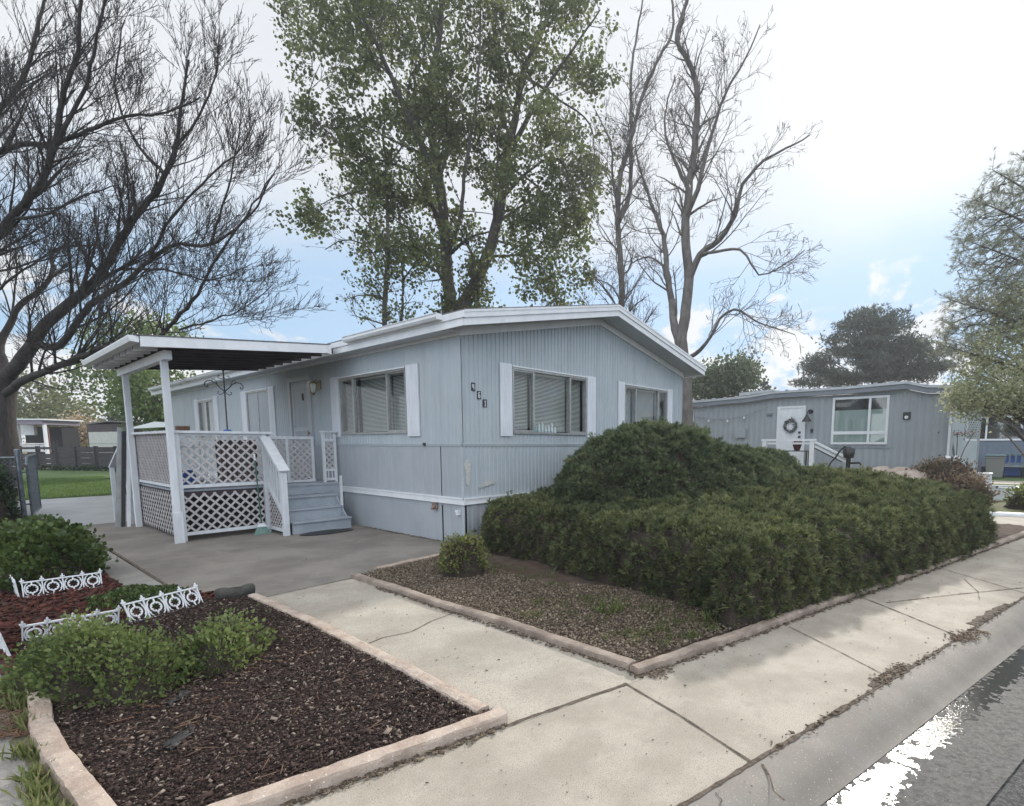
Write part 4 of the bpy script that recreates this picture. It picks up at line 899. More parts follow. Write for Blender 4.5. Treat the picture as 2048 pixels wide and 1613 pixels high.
def add_twigs(P, par, fl, n_per, length, spread, trop, seed, maxr=None, rad=None, segs=2, p=1.0):
    r = np.random.default_rng(seed); ch = np.zeros(len(P), int); np.add.at(ch, par[par >= 0], 1)
    sel = np.where(((ch == 0) | ((rad < maxr) & (r.random(len(P)) < p))) & (par >= 0))[0]
    sel = np.repeat(sel, n_per); d = P[sel]-P[par[sel]]; d /= np.linalg.norm(d, axis=1, keepdims=True)+1e-9
    cur = sel; pos = P[sel]; L = length*r.uniform(.5, 1.2, len(sel))/segs; dd = d+r.normal(0, spread, d.shape)
    for s_ in range(segs):
        dd = dd+np.array(trop)+r.normal(0, .15, dd.shape); dd /= np.linalg.norm(dd, axis=1, keepdims=True)
        pos = pos+dd*L[:, None]; i0 = len(P); P = np.vstack([P, pos]); par = np.concatenate([par, cur]); fl = np.concatenate([fl, np.zeros(len(cur))]); cur = np.arange(i0, i0+len(cur))
    return P, par, fl
def radii(P, par, fl, tip, e=2.3):
    a = np.zeros(len(P)); ch = np.zeros(len(P), int); np.add.at(ch, par[par >= 0], 1); a[ch == 0] = tip**e
    for i in range(len(P)-1, -1, -1):
        a[i] = max(a[i], tip**e)
        if par[i] >= 0: a[par[i]] += a[i]
    rr = a**(1/e); m = fl > 0; rr[m] = fl[m]
    for i in range(len(P)):
        if par[i] >= 0: rr[i] = min(rr[i], rr[par[i]]*.97)
    return rr
def tubes_np(P, par, R, name, m, parent, thin=(.012, .045)):
    n = len(P); i = np.where(par >= 0)[0]; p = par[i]; e = P[i]-P[p]; L = np.linalg.norm(e, axis=1, keepdims=True)+1e-9; e /= L
    # main child of each node = thickest
    mc = np.full(n, -1); order = np.argsort(R[i]); mc[p[order]] = i[order]
    ed = np.zeros((n, 3)); ed[i] = e
    tan = ed.copy(); has = mc >= 0; tan[has] += ed[mc[has]]; tan /= np.linalg.norm(tan, axis=1, keepdims=True)+1e-9
    ismain = mc[p] == i
    ta = np.where(ismain[:, None], tan[p], e); tb = tan[i]; ra = np.where(ismain, R[p], np.minimum(R[p], R[i]*1.25)); rb = R[i]
    Vs = []; Fs = []; off = 0
    for lo, hi, k in ((0, thin[0], 3), (thin[0], thin[1], 5), (thin[1], 9e9, 9)):
        s_ = (rb >= lo) & (rb < hi)
        if not s_.any(): continue
        pa, pb = P[p[s_]], P[i[s_]]; rings = []
        for (c, t, rr) in ((pa, ta[s_], ra[s_]), (pb, tb[s_], rb[s_])):
            ref = np.tile([0.37, 0.91, .19], (len(c), 1)); x = np.cross(t, ref); x /= np.linalg.norm(x, axis=1, keepdims=True)+1e-9; y = np.cross(t, x)
            a = np.arange(k)*2*math.pi/k
            rings.append(c[:, None]+rr[:, None, None]*(x[:, None]*np.cos(a)[None, :, None]+y[:, None]*np.sin(a)[None, :, None]))
        V = np.concatenate(rings, 1).reshape(-1, 3); N = len(pa); j = np.arange(k); b0 = (np.arange(N)*2*k)[:, None]+off
        F = np.stack([b0+j, b0+(j+1) % k, b0+k+(j+1) % k, b0+k+j], -1).reshape(-1, 4)
        Vs.append(V); Fs.append(F); off += len(V)
    return np_mesh(name, np.vstack(Vs), np.vstack(Fs), m, parent, smooth=True)
def ellip(n, c, r, seed, shell=0.0):
    g = np.random.default_rng(seed); v = g.normal(size=(n, 3)); v /= np.linalg.norm(v, axis=1, keepdims=True); u = g.random((n, 1))
    u = (shell+(1-shell)*u)**(1/3); return np.array(c)+v*u*np.array(r)
def ramify(mains, spec, trop, seed, step=.25, base_children=1.0, r_min=.004, wig=.07, rmax=.13):
    """regular forking of limbs. mains: (points, r0, r1); spec: per level (spacing, length range, angle, radius share, segments)
    returns node arrays for tubes_np plus the tips of the last level"""
    r = np.random.default_rng(seed); trop = np.array(trop, float); Ps = []; Rs = []; pars = []; off = 0
    cur = []       # list of (points (N,k+1,3), radii (N,k+1))
    for k, (pts, r0, r1) in enumerate(mains):
        q = resample(pts, step); n = len(q); rr = r0+(r1-r0)*(np.arange(n)/(n-1))**.8
        q[1:-1] += r.normal(0, .012, (n-2, 3))
        Ps.append(q); Rs.append(rr); pars.append(np.arange(n)-1+off); pars[-1][0] = -1; off += n; cur.append((q[None], rr[None]))
    tips = []; lv = 0
    for (gap, l0, l1, ang, share, segs) in spec:
        S = []; D = []; L = []; R0 = []
        for (Q, RR) in cur:
            N, K = Q.shape[:2]; seg = np.linalg.norm(Q[:, 1:]-Q[:, :-1], axis=2); tot = seg.sum(1)
            m = np.maximum(1, (tot/gap*r.uniform(.8, 1.2, N)).astype(int)); idx = np.repeat(np.arange(N), m)
            lo = .12 if lv == 0 else .2
            t = lo+(1-lo)*r.random(len(idx))**.85; f_ = t*(K-1); j = np.minimum(f_.astype(int), K-2); w = (f_-j)[:, None]
            p = Q[idx, j]*(1-w)+Q[idx, j+1]*w; d = Q[idx, j+1]-Q[idx, j]; d /= np.linalg.norm(d, axis=1, keepdims=True)+1e-9
            rad = RR[idx, j]*(1-w[:, 0])+RR[idx, j+1]*w[:, 0]
            if lv == 0: k_ = (p[:, 2] > 3.2) & (rad < rmax); p, d, rad, t, idx = p[k_], d[k_], rad[k_], t[k_], idx[k_]
            a = np.abs(r.normal(ang, .16, len(p))); x = np.cross(d, r.normal(size=d.shape)); x /= np.linalg.norm(x, axis=1, keepdims=True)+1e-9
            nd = d*np.cos(a)[:, None]+x*np.sin(a)[:, None]+trop*.35; nd /= np.linalg.norm(nd, axis=1, keepdims=True)
            S.append(p); D.append(nd); L.append((l1+(l0-l1)*t)*r.uniform(.6, 1.15, len(p))*(1 if lv == 0 else np.minimum(1, tot[idx]/((l0+l1)*.8+.3)))); R0.append(np.maximum(rad*share*r.uniform(.7, 1.1, len(p)), r_min*1.3))
        S, D, L, R0 = map(np.concatenate, (S, D, L, R0)); N = len(S)
        Q = np.zeros((N, segs+1, 3)); Q[:, 0] = S; d = D
        for s_ in range(segs):
            d = d+trop*(.9/segs)+r.normal(0, wig, d.shape); d /= np.linalg.norm(d, axis=1, keepdims=True); Q[:, s_+1] = Q[:, s_]+d*(L/segs)[:, None]
        RR = R0[:, None]*(1-.72*np.linspace(0, 1, segs+1))[None]; RR = np.maximum(RR, r_min*.75)
        Ps.append(Q.reshape(-1, 3)); Rs.append(RR.ravel()); pp = np.arange(N*(segs+1))-1+off; pp[::segs+1] = -1; pars.append(pp); off += N*(segs+1)
        cur = [(Q, RR)]; lv += 1; tips = Q
    return np.vstack(Ps), np.concatenate(pars), np.concatenate(Rs), tips
def view_ellip(n, px, py, D, rx, ry, rd, seed, rot=0):
    "attraction points in an ellipsoid about a surveyed point; rx ry in photo px at D, rd depth in m"
    c = at(px, py, D); k = D/f*.99; g = np.random.default_rng(seed); v = g.normal(size=(n, 3)); v /= np.linalg.norm(v, axis=1, keepdims=True); v *= g.random((n, 1))**(1/3)
    a = v[:, 0]*rx*k; b_ = v[:, 1]*ry*k; ca, sa = math.cos(rot), math.sin(rot)
    return c+RH*(a*ca-b_*sa)[:, None]+np.array([0, 0, 1.])*(a*sa+b_*ca)[:, None]+FH*(v[:, 2]*rd)[:, None]
def clusters(C, k, r, seed, dirs=None):
    g = np.random.default_rng(seed); P = np.repeat(C, k, 0)+g.normal(0, r, (len(C)*k, 3)); return P
def T(px, py, D): return at(px, py, D)
# ---- the big bare tree on the left
root = at(12, 960, 15.6); root[2] = 0
tr1 = empty('bare_tree', root, 'huge bare dark-barked tree with spreading limbs left of the porch', 'tree')
mains = [([root, T(10, 900, 15.6), T(6, 840, 15.6), T(4, 790, 15.6), T(14, 755, 15.6)], .46, .36),
 ([T(14, 755, 15.6), T(55, 705, 15.4), T(90, 650, 15.2), T(150, 600, 15.2), T(200, 550, 15), T(235, 490, 15), T(275, 430, 14.8), T(320, 370, 14.6), T(350, 300, 14.4), T(362, 220, 14.2), T(378, 120, 14)], .27, .03),
 ([T(70, 690, 15.3), T(120, 690, 15), T(180, 610, 14.5), T(240, 575, 14.2), T(300, 520, 14), T(350, 490, 13.8), T(420, 490, 13.5), T(500, 430, 13.2), T(545, 350, 13)], .15, .02),
 ([T(4, 790, 15.6), T(50, 760, 15), T(100, 740, 14.5), T(165, 712, 14), T(230, 690, 13.7), T(300, 690, 13.5), T(350, 640, 13.3), T(395, 590, 13), T(430, 520, 12.8), T(480, 450, 12.6)], .17, .025),
 ([T(14, 755, 15.6), T(0, 690, 15.8), T(25, 640, 16), T(40, 610, 16), T(100, 560, 16.5), T(110, 500, 17), T(200, 490, 17)], .17, .03),
 ([T(4, 790, 15.6), T(-50, 700, 15.5), T(-70, 600, 15.2), T(-40, 520, 15), T(20, 440, 14.7), T(80, 370, 14.5), T(110, 290, 14.2), T(125, 200, 14), T(155, 100, 13.8), T(165, -20, 13.5)], .24, .04),
 ([T(-60, 560, 15.1), T(-60, 400, 15), T(-20, 320, 15), T(40, 290, 14.8), T(110, 285, 14.6), T(190, 255, 14.3), T(250, 235, 14), T(330, 225, 13.8), T(400, 195, 13.6)], .16, .02),
 ([T(-60, 420, 15), T(-30, 280, 15.5), T(0, 220, 15.5), T(45, 160, 15.5), T(70, 80, 15.5), T(95, -20, 15.5)], .16, .04),
 ([T(110, 290, 14.2), T(165, 190, 14), T(190, 90, 13.6), T(215, -20, 13.2)], .08, .03),
 ([T(300, 520, 14), T(340, 440, 13.2), T(400, 370, 12.8), T(480, 300, 12.5), T(510, 240, 12.4)], .06, .015),
 ([T(200, 550, 15), T(150, 480, 15.5), T(120, 430, 16), T(60, 420, 16)], .07, .02)]
mains = [(p, a*.70, b_*.8) for p, a, b_ in mains]
mains += [([T(420, 490, 13.5), T(450, 400, 13.2), T(470, 320, 13), T(480, 250, 12.9)], .035, .012), ([T(350, 300, 14.4), T(400, 230, 14), T(430, 150, 13.8), T(440, 70, 13.7)], .04, .012), ([T(480, 450, 12.6), T(520, 390, 12.4), T(560, 330, 12.3)], .022, .01),
 ([T(360, 660, 13.4), T(430, 640, 13), T(500, 610, 12.6), T(545, 570, 12.4)], .03, .009), ([T(250, 540, 14.6), T(330, 540, 14), T(420, 560, 13.5), T(500, 530, 13)], .04, .01), ([T(330, 350, 14.6), T(270, 280, 15), T(230, 170, 15.2), T(250, 40, 15.2)], .05, .015), ([T(20, 440, 14.7), T(90, 430, 14.4), T(170, 390, 14), T(240, 370, 13.8)], .05, .012), ([T(-60, 640, 15), T(20, 560, 14.6), T(90, 520, 14.2), T(160, 510, 14)], .05, .012)]
P, par, R, tips = ramify(mains, [(.22, .9, 3.2, .62, .36, 8), (.19, .45, 1.45, .60, .5, 6), (.14, .20, .55, .55, .6, 3), (.19, .10, .24, .6, .8, 2)], (0, 0, .40), 11, r_min=.0046, wig=.06)
print('left tree nodes', len(P))
tubes_np(P, par, R, 'branches', M['bark'], tr1, thin=(.010, .045))
# ---- bare grey trees behind the home
def baretree(name, base, label, mains, A, seed, m='barkgrey', tip=.006, step=.28, pods=0, group=None):
    e = empty(name, base, label, 'tree', group)
    P, par, R, tips = ramify([(p, a*.85, b_*.8) for p, a, b_ in mains], [(.24, .6, 2.7, .72, .34, 9), (.21, .4, 1.3, .75, .5, 6), (.17, .2, .5, .75, .6, 3)], (0, 0, .20), seed, r_min=.0050, wig=.13)
    tubes_np(P, par, R, 'branches', M[m], e, thin=(.013, .05))
    if pods:
        g = np.random.default_rng(seed); t = g.choice(len(tips), pods, replace=False)
        scatter('seed_pods', *BLADE, tips[t, -1], np.tile([0, 0, -1.], (pods, 1))+g.normal(0, .15, (pods, 3)), g.uniform(.10, .22, pods), LMB, e, sc3=np.tile([.55, 1, 1], (pods, 1)))  # these blades are dry seed pods hanging from the twig tips
    return e
LMB = leafmat('dry_pods', [(.10, .085, .07), (.14, .12, .10)], trans=.1)
D = 17.5
b2 = at(1385, 770, D-1); b2[2] = 0
baretree('bare_tree', b2, 'tall grey bare tree with several leaders behind the right end of the home roof', [
 ([b2, T(1368, 720, D-1), T(1362, 680, D-1), T(1372, 620, D-1), T(1378, 560, D-1), T(1372, 500, D-1), T(1372, 440, D-1), T(1378, 380, D-1), T(1388, 300, D-1), T(1395, 200, D-1), T(1385, 140, D-1), T(1355, 80, D-1), T(1375, 0, D-1), T(1395, -60, D-1)], .30, .05),
 ([T(1366, 712, D-1), T(1350, 660, D-.9), T(1346, 620, D-.7), T(1335, 540, D-.5), T(1325, 470, D-.3), T(1300, 400, D), T(1280, 340, D), T(1270, 290, D)], .17, .03),
 ([T(1378, 560, D-1), T(1400, 510, D-1.3), T(1440, 480, D-1.6), T(1470, 430, D-2), T(1485, 370, D-2.2), T(1530, 320, D-2.4), T(1590, 290, D-2.5), T(1620, 270, D-2.5)], .13, .02),
 ([T(1372, 440, D-1), T(1395, 380, D-1.4), T(1420, 280, D-1.5), T(1450, 190, D-1.7), T(1490, 120, D-1.9), T(1520, 50, D-2)], .10, .02),
 ([T(1400, 510, D-1.3), T(1480, 500, D-2.2), T(1520, 550, D-2.4), T(1570, 530, D-2.5), T(1610, 500, D-2.6)], .06, .015),
 ([T(1380, 715, D-1), T(1410, 690, D-1.7), T(1440, 640, D-2), T(1470, 620, D-2.3), T(1530, 650, D-2.6), T(1590, 670, D-2.8)], .08, .015),
 ([T(1335, 540, D-.5), T(1300, 515, D), T(1260, 530, D+.2), T(1250, 570, D+.3)], .05, .015),
 ([T(1378, 380, D-1), T(1340, 300, D-.4), T(1330, 230, D), T(1350, 150, D)], .08, .02)],
 np.vstack([view_ellip(1300, 1400, 300, D-1, 150, 300, 2.3, 21), view_ellip(500, 1500, 400, D-1.8, 120, 130, 1.8, 22), view_ellip(420, 1500, 570, D-2, 120, 90, 1.6, 23), view_ellip(260, 1280, 520, D, 80, 110, 1.8, 24), view_ellip(300, 1400, 40, D-1, 140, 110, 1.8, 25)]), 30, pods=500)
D2 = 18.5
b3 = at(1240, 760, D2); b3[2] = 0
baretree('bare_tree', b3, 'slim grey bare tree rising behind the roof ridge, left of the larger bare tree', [
 ([b3, T(1243, 620, D2), T(1243, 560, D2), T(1238, 480, D2), T(1236, 430, D2), T(1240, 360, D2), T(1262, 280, D2), T(1280, 210, D2), T(1310, 130, D2), T(1345, 60, D2), T(1340, -40, D2)], .20, .04),
 ([T(1238, 440, D2), T(1258, 395, D2+.3), T(1262, 330, D2+.5), T(1262, 240, D2+.7), T(1262, 150, D2+.7), T(1275, 60, D2+.7), T(1290, -20, D2+.7)], .11, .03),
 ([T(1236, 430, D2), T(1225, 350, D2-.4), T(1222, 290, D2-.8), T(1190, 220, D2-1)], .07, .02)],
 np.vstack([view_ellip(600, 1280, 170, D2, 90, 210, 2, 31), view_ellip(350, 1215, 330, D2, 90, 130, 1.8, 32), view_ellip(260, 1225, 540, D2, 70, 90, 1.6, 33)]), 40, pods=200)
# ---- leafy maple behind the home
D3 = 24
b4 = at(912, 760, D3); b4[2] = 0
mp = empty('maple_tree', b4, 'tall green leafy tree with dark forked trunks behind the home', 'tree')
mains = [([b4, T(902, 640, D3), T(896, 560, D3), T(890, 480, D3), T(884, 400, D3), T(872, 320, D3), T(858, 240, D3), T(866, 150, D3), T(880, 60, D3), T(885, -60, D3)], .42, .08),
 ([T(910, 700, D3), T(930, 610, D3), T(955, 560, D3), T(985, 480, D3), T(1003, 400, D3), T(1012, 320, D3), T(1030, 240, D3), T(1045, 150, D3), T(1085, 60, D3), T(1120, -40, D3)], .34, .07),
 ([T(884, 400, D3), T(850, 310, D3-.5), T(820, 240, D3-1), T(780, 150, D3-1.5), T(740, 60, D3-2), T(700, -30, D3-2)], .17, .04),
 ([T(1012, 320, D3), T(1060, 230, D3-.6), T(1110, 150, D3-1), T(1160, 80, D3-1.4), T(1200, 20, D3-1.5)], .13, .03),
 ([T(890, 480, D3), T(840, 360, D3-1), T(790, 330, D3-1.5), T(700, 300, D3-2.2), T(640, 250, D3-2.5)], .10, .02),
 ([T(1003, 400, D3), T(1060, 340, D3-1), T(1120, 320, D3-1.4), T(1150, 400, D3-1.5)], .08, .02)]
mains += [([T(890, 520, D3), T(920, 440, D3-.8), T(930, 340, D3-1.2), T(950, 220, D3-1.4), T(960, 80, D3-1.5), T(960, -20, D3-1.5)], .10, .03), ([T(985, 480, D3), T(1050, 500, D3-.8), T(1100, 560, D3-1), T(1110, 600, D3-1)], .06, .015), ([T(1010, 330, D3), T(1080, 380, D3-1), T(1110, 470, D3-1.3), T(1120, 540, D3-1.3)], .06, .015),
 ([T(860, 250, D3), T(800, 170, D3+1), T(730, 110, D3+1.5), T(640, 60, D3+1.8), T(600, 40, D3+2)], .10, .02), ([T(880, 400, D3), T(810, 400, D3-1), T(740, 380, D3-1.8), T(660, 400, D3-2), T(625, 420, D3-2)], .07, .015), ([T(1045, 150, D3), T(1120, 200, D3+1), T(1180, 250, D3+1.4), T(1190, 330, D3+1.4)], .07, .02), ([T(866, 150, D3), T(800, 60, D3+.5), T(760, -20, D3+1)], .08, .03), ([T(1060, 150, D3), T(1000, 60, D3+.7), T(980, -30, D3+1)], .08, .03), ([T(640, 250, D3-2.5), T(615, 200, D3-2.5), T(640, 130, D3-2.5)], .04, .015), ([T(892, 560, D3), T(850, 520, D3-1), T(830, 470, D3-1.4), T(790, 440, D3-1.6)], .05, .015)]
P, par, R, tips = ramify(mains, [(.42, 1.4, 3.6, .72, .38, 7), (.34, .7, 1.7, .7, .5, 5), (.33, .3, .7, .7, .7, 2)], (0, 0, .10), 50, step=.4, r_min=.009, wig=.1, rmax=1)
tubes_np(P, par, R, 'branches', M['barkmaple'], mp, thin=(.02, .08))
g = np.random.default_rng(5); tips = tips[:, -1]; tips = tips[g.random(len(tips)) < .9]; print('maple tips', len(tips))
k = 20; LP = clusters(tips, k, .18, 6); tt = np.clip(np.repeat(g.random(len(tips)), k)*.6+g.random(len(LP))*.4, 0, 1)
LM['maple'] = leafmat('maple_leaves', [(.050, .068, .028), (.090, .115, .045), (.15, .175, .065)], trans=.45, rough=.45)
scatter('leaves', *ROUND, LP, g.normal(size=(len(LP), 3))+np.array([0, 0, -.7]), g.uniform(.07, .17, len(LP)), LM['maple'], mp, tint=tt)
print('maple leaves', len(LP))
# ---- second smaller leafy-and-bare tree at the maple's left
b5 = at(770, 760, 22); b5[2] = 0
sm = empty('half_leafed_tree', b5, 'thin half-leafed tree with drooping seed pods left of the tall maple', 'tree')
mains = [([b5, T(770, 650, 22), T(772, 580, 22), T(776, 500, 22), T(775, 420, 22), T(772, 340, 22), T(765, 260, 22)], .17, .04), ([T(803, 760, 22.5), T(803, 650, 22.5), T(806, 560, 22.5), T(800, 480, 22.5)], .09, .03),
 ([T(772, 560, 22), T(740, 500, 21.6), T(690, 480, 21.2), T(650, 500, 21)], .05, .015), ([T(772, 600, 22), T(730, 590, 21.5), T(690, 600, 21)], .05, .012), ([T(772, 650, 22), T(740, 640, 21.7), T(700, 630, 21.4)], .04, .012)]
mains += [([T(776, 500, 22), T(730, 440, 21.5), T(690, 400, 21.2), T(650, 380, 21)], .05, .012), ([T(772, 340, 22), T(810, 280, 22), T(830, 200, 22)], .05, .015), ([T(806, 560, 22.5), T(840, 520, 22.3), T(860, 560, 22.2)], .03, .01)]
P, par, R, tips = ramify(mains, [(.30, .6, 1.8, .8, .42, 6), (.24, .35, .9, .8, .5, 4), (.22, .18, .4, .7, .7, 2)], (0, 0, .02), 60, r_min=.007, wig=.14)
tubes_np(P, par, R, 'branches', M['barkmaple'], sm, thin=(.015, .05)); tips = tips[:, -1]
rightish = (tips-CAM) @ RH/((tips-CAM) @ FH)*f+PX > 735
pod = tips[~rightish]; pod = pod[::4]
scatter('seed_pods', *BLADE, pod, np.tile([0, 0, -1.], (len(pod), 1))+g.normal(0, .1, (len(pod), 3)), g.uniform(.2, .4, len(pod)), LMB, sm, sc3=np.tile([.5, 1, 1], (len(pod), 1)))  # seed pods drooping from the left-hand tips
tips = np.vstack([tips[rightish][::2], tips[~rightish][g.random((~rightish).sum()) < .12]])
LP = clusters(tips, 12, .15, 7); scatter('leaves', *ROUND, LP, g.normal(size=(len(LP), 3))+np.array([0, 0, -.7]), g.uniform(.06, .14, len(LP)), LM['maple'], sm)
# ---- background trees: trunk, limbs, leaf clumps
def leafy(name, base, label, crowns, cols, leaf, size, ncl, kcl, rcl, trunk=.2, group=None, m='barkmaple', trans=.35, seed=0, T_=ROUND, flat=1, droop=-.3, limbs=14, tmat=None, nomain=False):
    """crowns: (centre, radii) ellipsoids in the world"""
    g = np.random.default_rng(seed); e = empty(name, base, label, 'tree', group); base = np.array(base, float)
    C = []
    tot = sum(np.prod(r)**(2/3) for _, r in crowns)
    for k, (c, r) in enumerate(crowns): C.append(ellip(int(ncl*np.prod(r)**(2/3)/tot)+3, c, r, seed*7+k, .25))
    C = np.vstack(C); topc = max(crowns, key=lambda q: q[0][2]+q[1][2]); top = np.array(topc[0])+np.array([0, 0, topc[1][2]*.7])
    mid = (base+top)/2+g.normal(0, .15, 3); b = MB(); n = 10
    stem = resample([base, mid, top], np.linalg.norm(top-base)/n)
    rs = [trunk*(1-.85*i/(len(stem)-1)) for i in range(len(stem))]; b.tube(list(stem), rs, 8)
    for q in C[g.choice(len(C), min(limbs*4, len(C)), replace=False)]:
        zz = q[2]-np.hypot(*(q[:2]-base[:2]))*.6; j = int(np.clip((zz-base[2])/(top[2]-base[2])*(len(stem)-1), 1, len(stem)-2)); s0 = stem[j]
        mm = (s0+q)/2+np.array([0, 0, .12*np.linalg.norm(q-s0)]); b.tube(list(resample([s0, mm, q], 1.0)), list(np.linspace(rs[j]*.4, trunk*.05, len(resample([s0, mm, q], 1.0)))), 4)
    b.build('trunk', M[m], e, smooth=True)
    LPp = np.repeat(C, kcl, 0); off = g.normal(0, rcl, LPp.shape); off[:, 2] *= flat; LPp = LPp+off
    tt = np.clip(np.repeat(g.random(len(C)), kcl)*.65+g.random(len(LPp))*.35, 0, 1)
    lm = tmat or leafmat(name+'_leaves', cols, trans=trans)
    scatter('crown', *T_, LPp, g.normal(size=LPp.shape)+np.array([0, 0, droop]), size*g.uniform(.6, 1.3, len(LPp)), lm, e, tint=tt)
    return e
def gz(px, py, D, z=0): a = at(px, py, D); a[2] = z; return a
def cr(px, py, D, rx, ry, rd): k = D/f; return (at(px, py, D), (rx*k, rd, ry*k)) if False else (at(px, py, D), ((rx*k+rd)/2, (rx*k+rd)/2, ry*k))
olive = [(.07, .085, .03), (.12, .14, .05), (.17, .18, .08)]
midg = [(.06, .10, .03), (.10, .15, .045), (.16, .21, .07)]
# trees beyond the porch at left
leafy('background_tree', gz(250, 900, 38), 'pale green tree seen through the bare branches above the porch awning', [cr(250, 700, 38, 70, 70, 2.5), cr(330, 690, 38, 60, 45, 2), cr(200, 760, 38, 50, 50, 2)], midg, ROUND, .20, 330, 14, .42, .2, 'background trees at left', seed=70)
leafy('background_tree', gz(330, 890, 30), 'green tree between the awning posts behind the porch', [cr(315, 790, 30, 60, 60, 1.8), cr(270, 800, 30, 30, 50, 1.2)], midg, ROUND, .17, 260, 14, .32, .15, 'background trees at left', seed=71)
leafy('background_tree', gz(110, 900, 55), 'olive spring tree behind the trailer at left', [cr(60, 800, 55, 60, 45, 3), cr(130, 835, 55, 60, 35, 3)], olive, ROUND, .30, 260, 12, .55, .2, 'background trees at left', seed=72)
leafy('blossom_tree', gz(300, 900, 33), 'tree with white blossom beside the awning post', [cr(310, 820, 32, 30, 26, .9), cr(330, 845, 32, 30, 22, .8)], [(.45, .42, .38), (.6, .56, .5), (.25, .28, .14)], ROUND, .10, 120, 20, .2, .1, seed=73, trans=.2)
leafy('blossom_shrub', gz(150, 905, 44), 'yellowish pink flowering shrub left of the white shed', [cr(158, 862, 44, 26, 28, 1.2)], [(.32, .25, .14), (.40, .30, .20), (.18, .18, .08)], ROUND, .16, 110, 14, .35, .1, seed=74, trans=.2)
leafy('conifer_tree', gz(150, 900, 60), 'small dark conifer on the skyline left of the shed', [(gz(150, 0, 60, 3.2), (.9, .9, 1.6)), (gz(150, 0, 60, 4.6), (.5, .5, 1.0))], [(.03, .045, .03), (.05, .065, .04)], LEAF, .25, 80, 10, .2, .1, 'background trees at left', seed=75, trans=.1)
leafy('round_bush', gz(115, 900, 50), 'grey-green bush mass behind the plank fence', [cr(120, 875, 48, 50, 22, 2)], olive, ROUND, .2, 160, 12, .45, .1, seed=79)
# right side
leafy('conifer_tree', gz(1745, 900, 45), 'broad dark pine standing behind the neighbouring grey home', [cr(1745, 690, 45, 90, 50, 3.4), cr(1745, 655, 45, 55, 38, 2), cr(1700, 735, 45, 95, 38, 3.6), cr(1800, 725, 45, 85, 38, 3.2), cr(1840, 745, 45, 50, 22, 2), cr(1640, 758, 45, 40, 16, 1.6)],
      [(.045, .062, .050), (.065, .085, .065), (.095, .11, .085)], LEAF, .38, 230, 60, .50, .35, seed=80, trans=.15, T_=sprig(5, .7, .14, 5), flat=.26, droop=.5)
leafy('background_tree', gz(1450, 900, 34), 'fresh green tree behind the left end of the neighbouring home', [cr(1450, 765, 34, 52, 34, 2), cr(1410, 778, 34, 40, 24, 1.6), cr(1475, 745, 34, 30, 26, 1.4)], [(.06, .085, .05), (.085, .115, .065), (.12, .15, .085)], ROUND, .17, 380, 16, .34, .2, seed=81)
leafy('conifer_tree', gz(1560, 900, 50), 'tiny dark conifer tip above the neighbouring roof', [(gz(1560, 0, 50, 5.2), (.7, .7, 1.6)), (gz(1560, 0, 50, 6.4), (.35, .35, .9))], [(.03, .045, .035), (.05, .06, .045)], LEAF, .25, 60, 10, .2, .1, seed=82, trans=.1)
D6 = 13
gcol = [(.20, .22, .14), (.28, .30, .185), (.38, .38, .25)]
b6 = gz(2090, 900, D6, 0)
rt = empty('spruce_tree', b6, 'tall grey-green needled tree leaning in at the right edge', 'tree')
mains = [([b6, T(2085, 700, D6), T(2075, 500, D6), T(2060, 330, D6)], .2, .04)]
for (x, y) in ((1880, 690), (1900, 600), (1930, 480), (1950, 400), (1985, 340), (1905, 740), (1960, 650), (2000, 560), (2010, 450)): mains.append(([T(2080, y+60, D6), T((2080+x)/2, y+28, D6-.4), T(x, y, D6-.6)], .035, .008))
A = np.vstack([view_ellip(1100, 2040, 480, D6, 105, 160, 1.3, 91), view_ellip(900, 2000, 650, D6, 105, 95, 1.3, 92)])
P, par, fl = grow(mains, A, .15, .19, 3, trop=(0, 0, .03), iters=40, jit=.2, seed=93); R = radii(P, par, fl, .006, 2.3)
P, par, fl = add_twigs(P, par, fl, 2, .3, .6, (0, 0, 0), 94, .02, R, 2, .4); R = radii(P, par, fl, .0045, 2.3)
tubes_np(P, par, R, 'branches', M['barkgrey'], rt)
ok = (R < .012) & (par >= 0); tp = P[ok]; d = P[ok]-P[par[ok]]; d /= np.linalg.norm(d, axis=1, keepdims=True)
LM['spruce'] = leafmat('grey_needles', [(.16, .18, .13), (.22, .24, .175), (.28, .29, .21)], trans=.35)
tp = np.repeat(tp, 2, 0)+g.normal(0, .03, (len(tp)*2, 3)); d = np.repeat(d, 2, 0)
scatter('needles', *sprig(9, .9, .05, 3), tp, d+g.normal(0, .2, d.shape), g.uniform(.08, .16, len(tp)), LM['spruce'], rt)
b7 = gz(2120, 900, 12, 0)
leafy('broadleaf_tree', b7, 'yellow-green leafy tree overhanging the corner of the neighbouring home', [cr(2030, 700, 12.4, 75, 48, .9), cr(2000, 770, 12.2, 90, 42, .9), cr(1965, 800, 12, 60, 28, .7), cr(2060, 610, 12.6, 50, 40, .8), cr(1925, 805, 12, 22, 20, .3), cr(2080, 800, 12, 60, 36, .8)], gcol, ROUND, .055, 430, 30, .14, .12, seed=95, trans=.55, m='barkgrey', limbs=26)
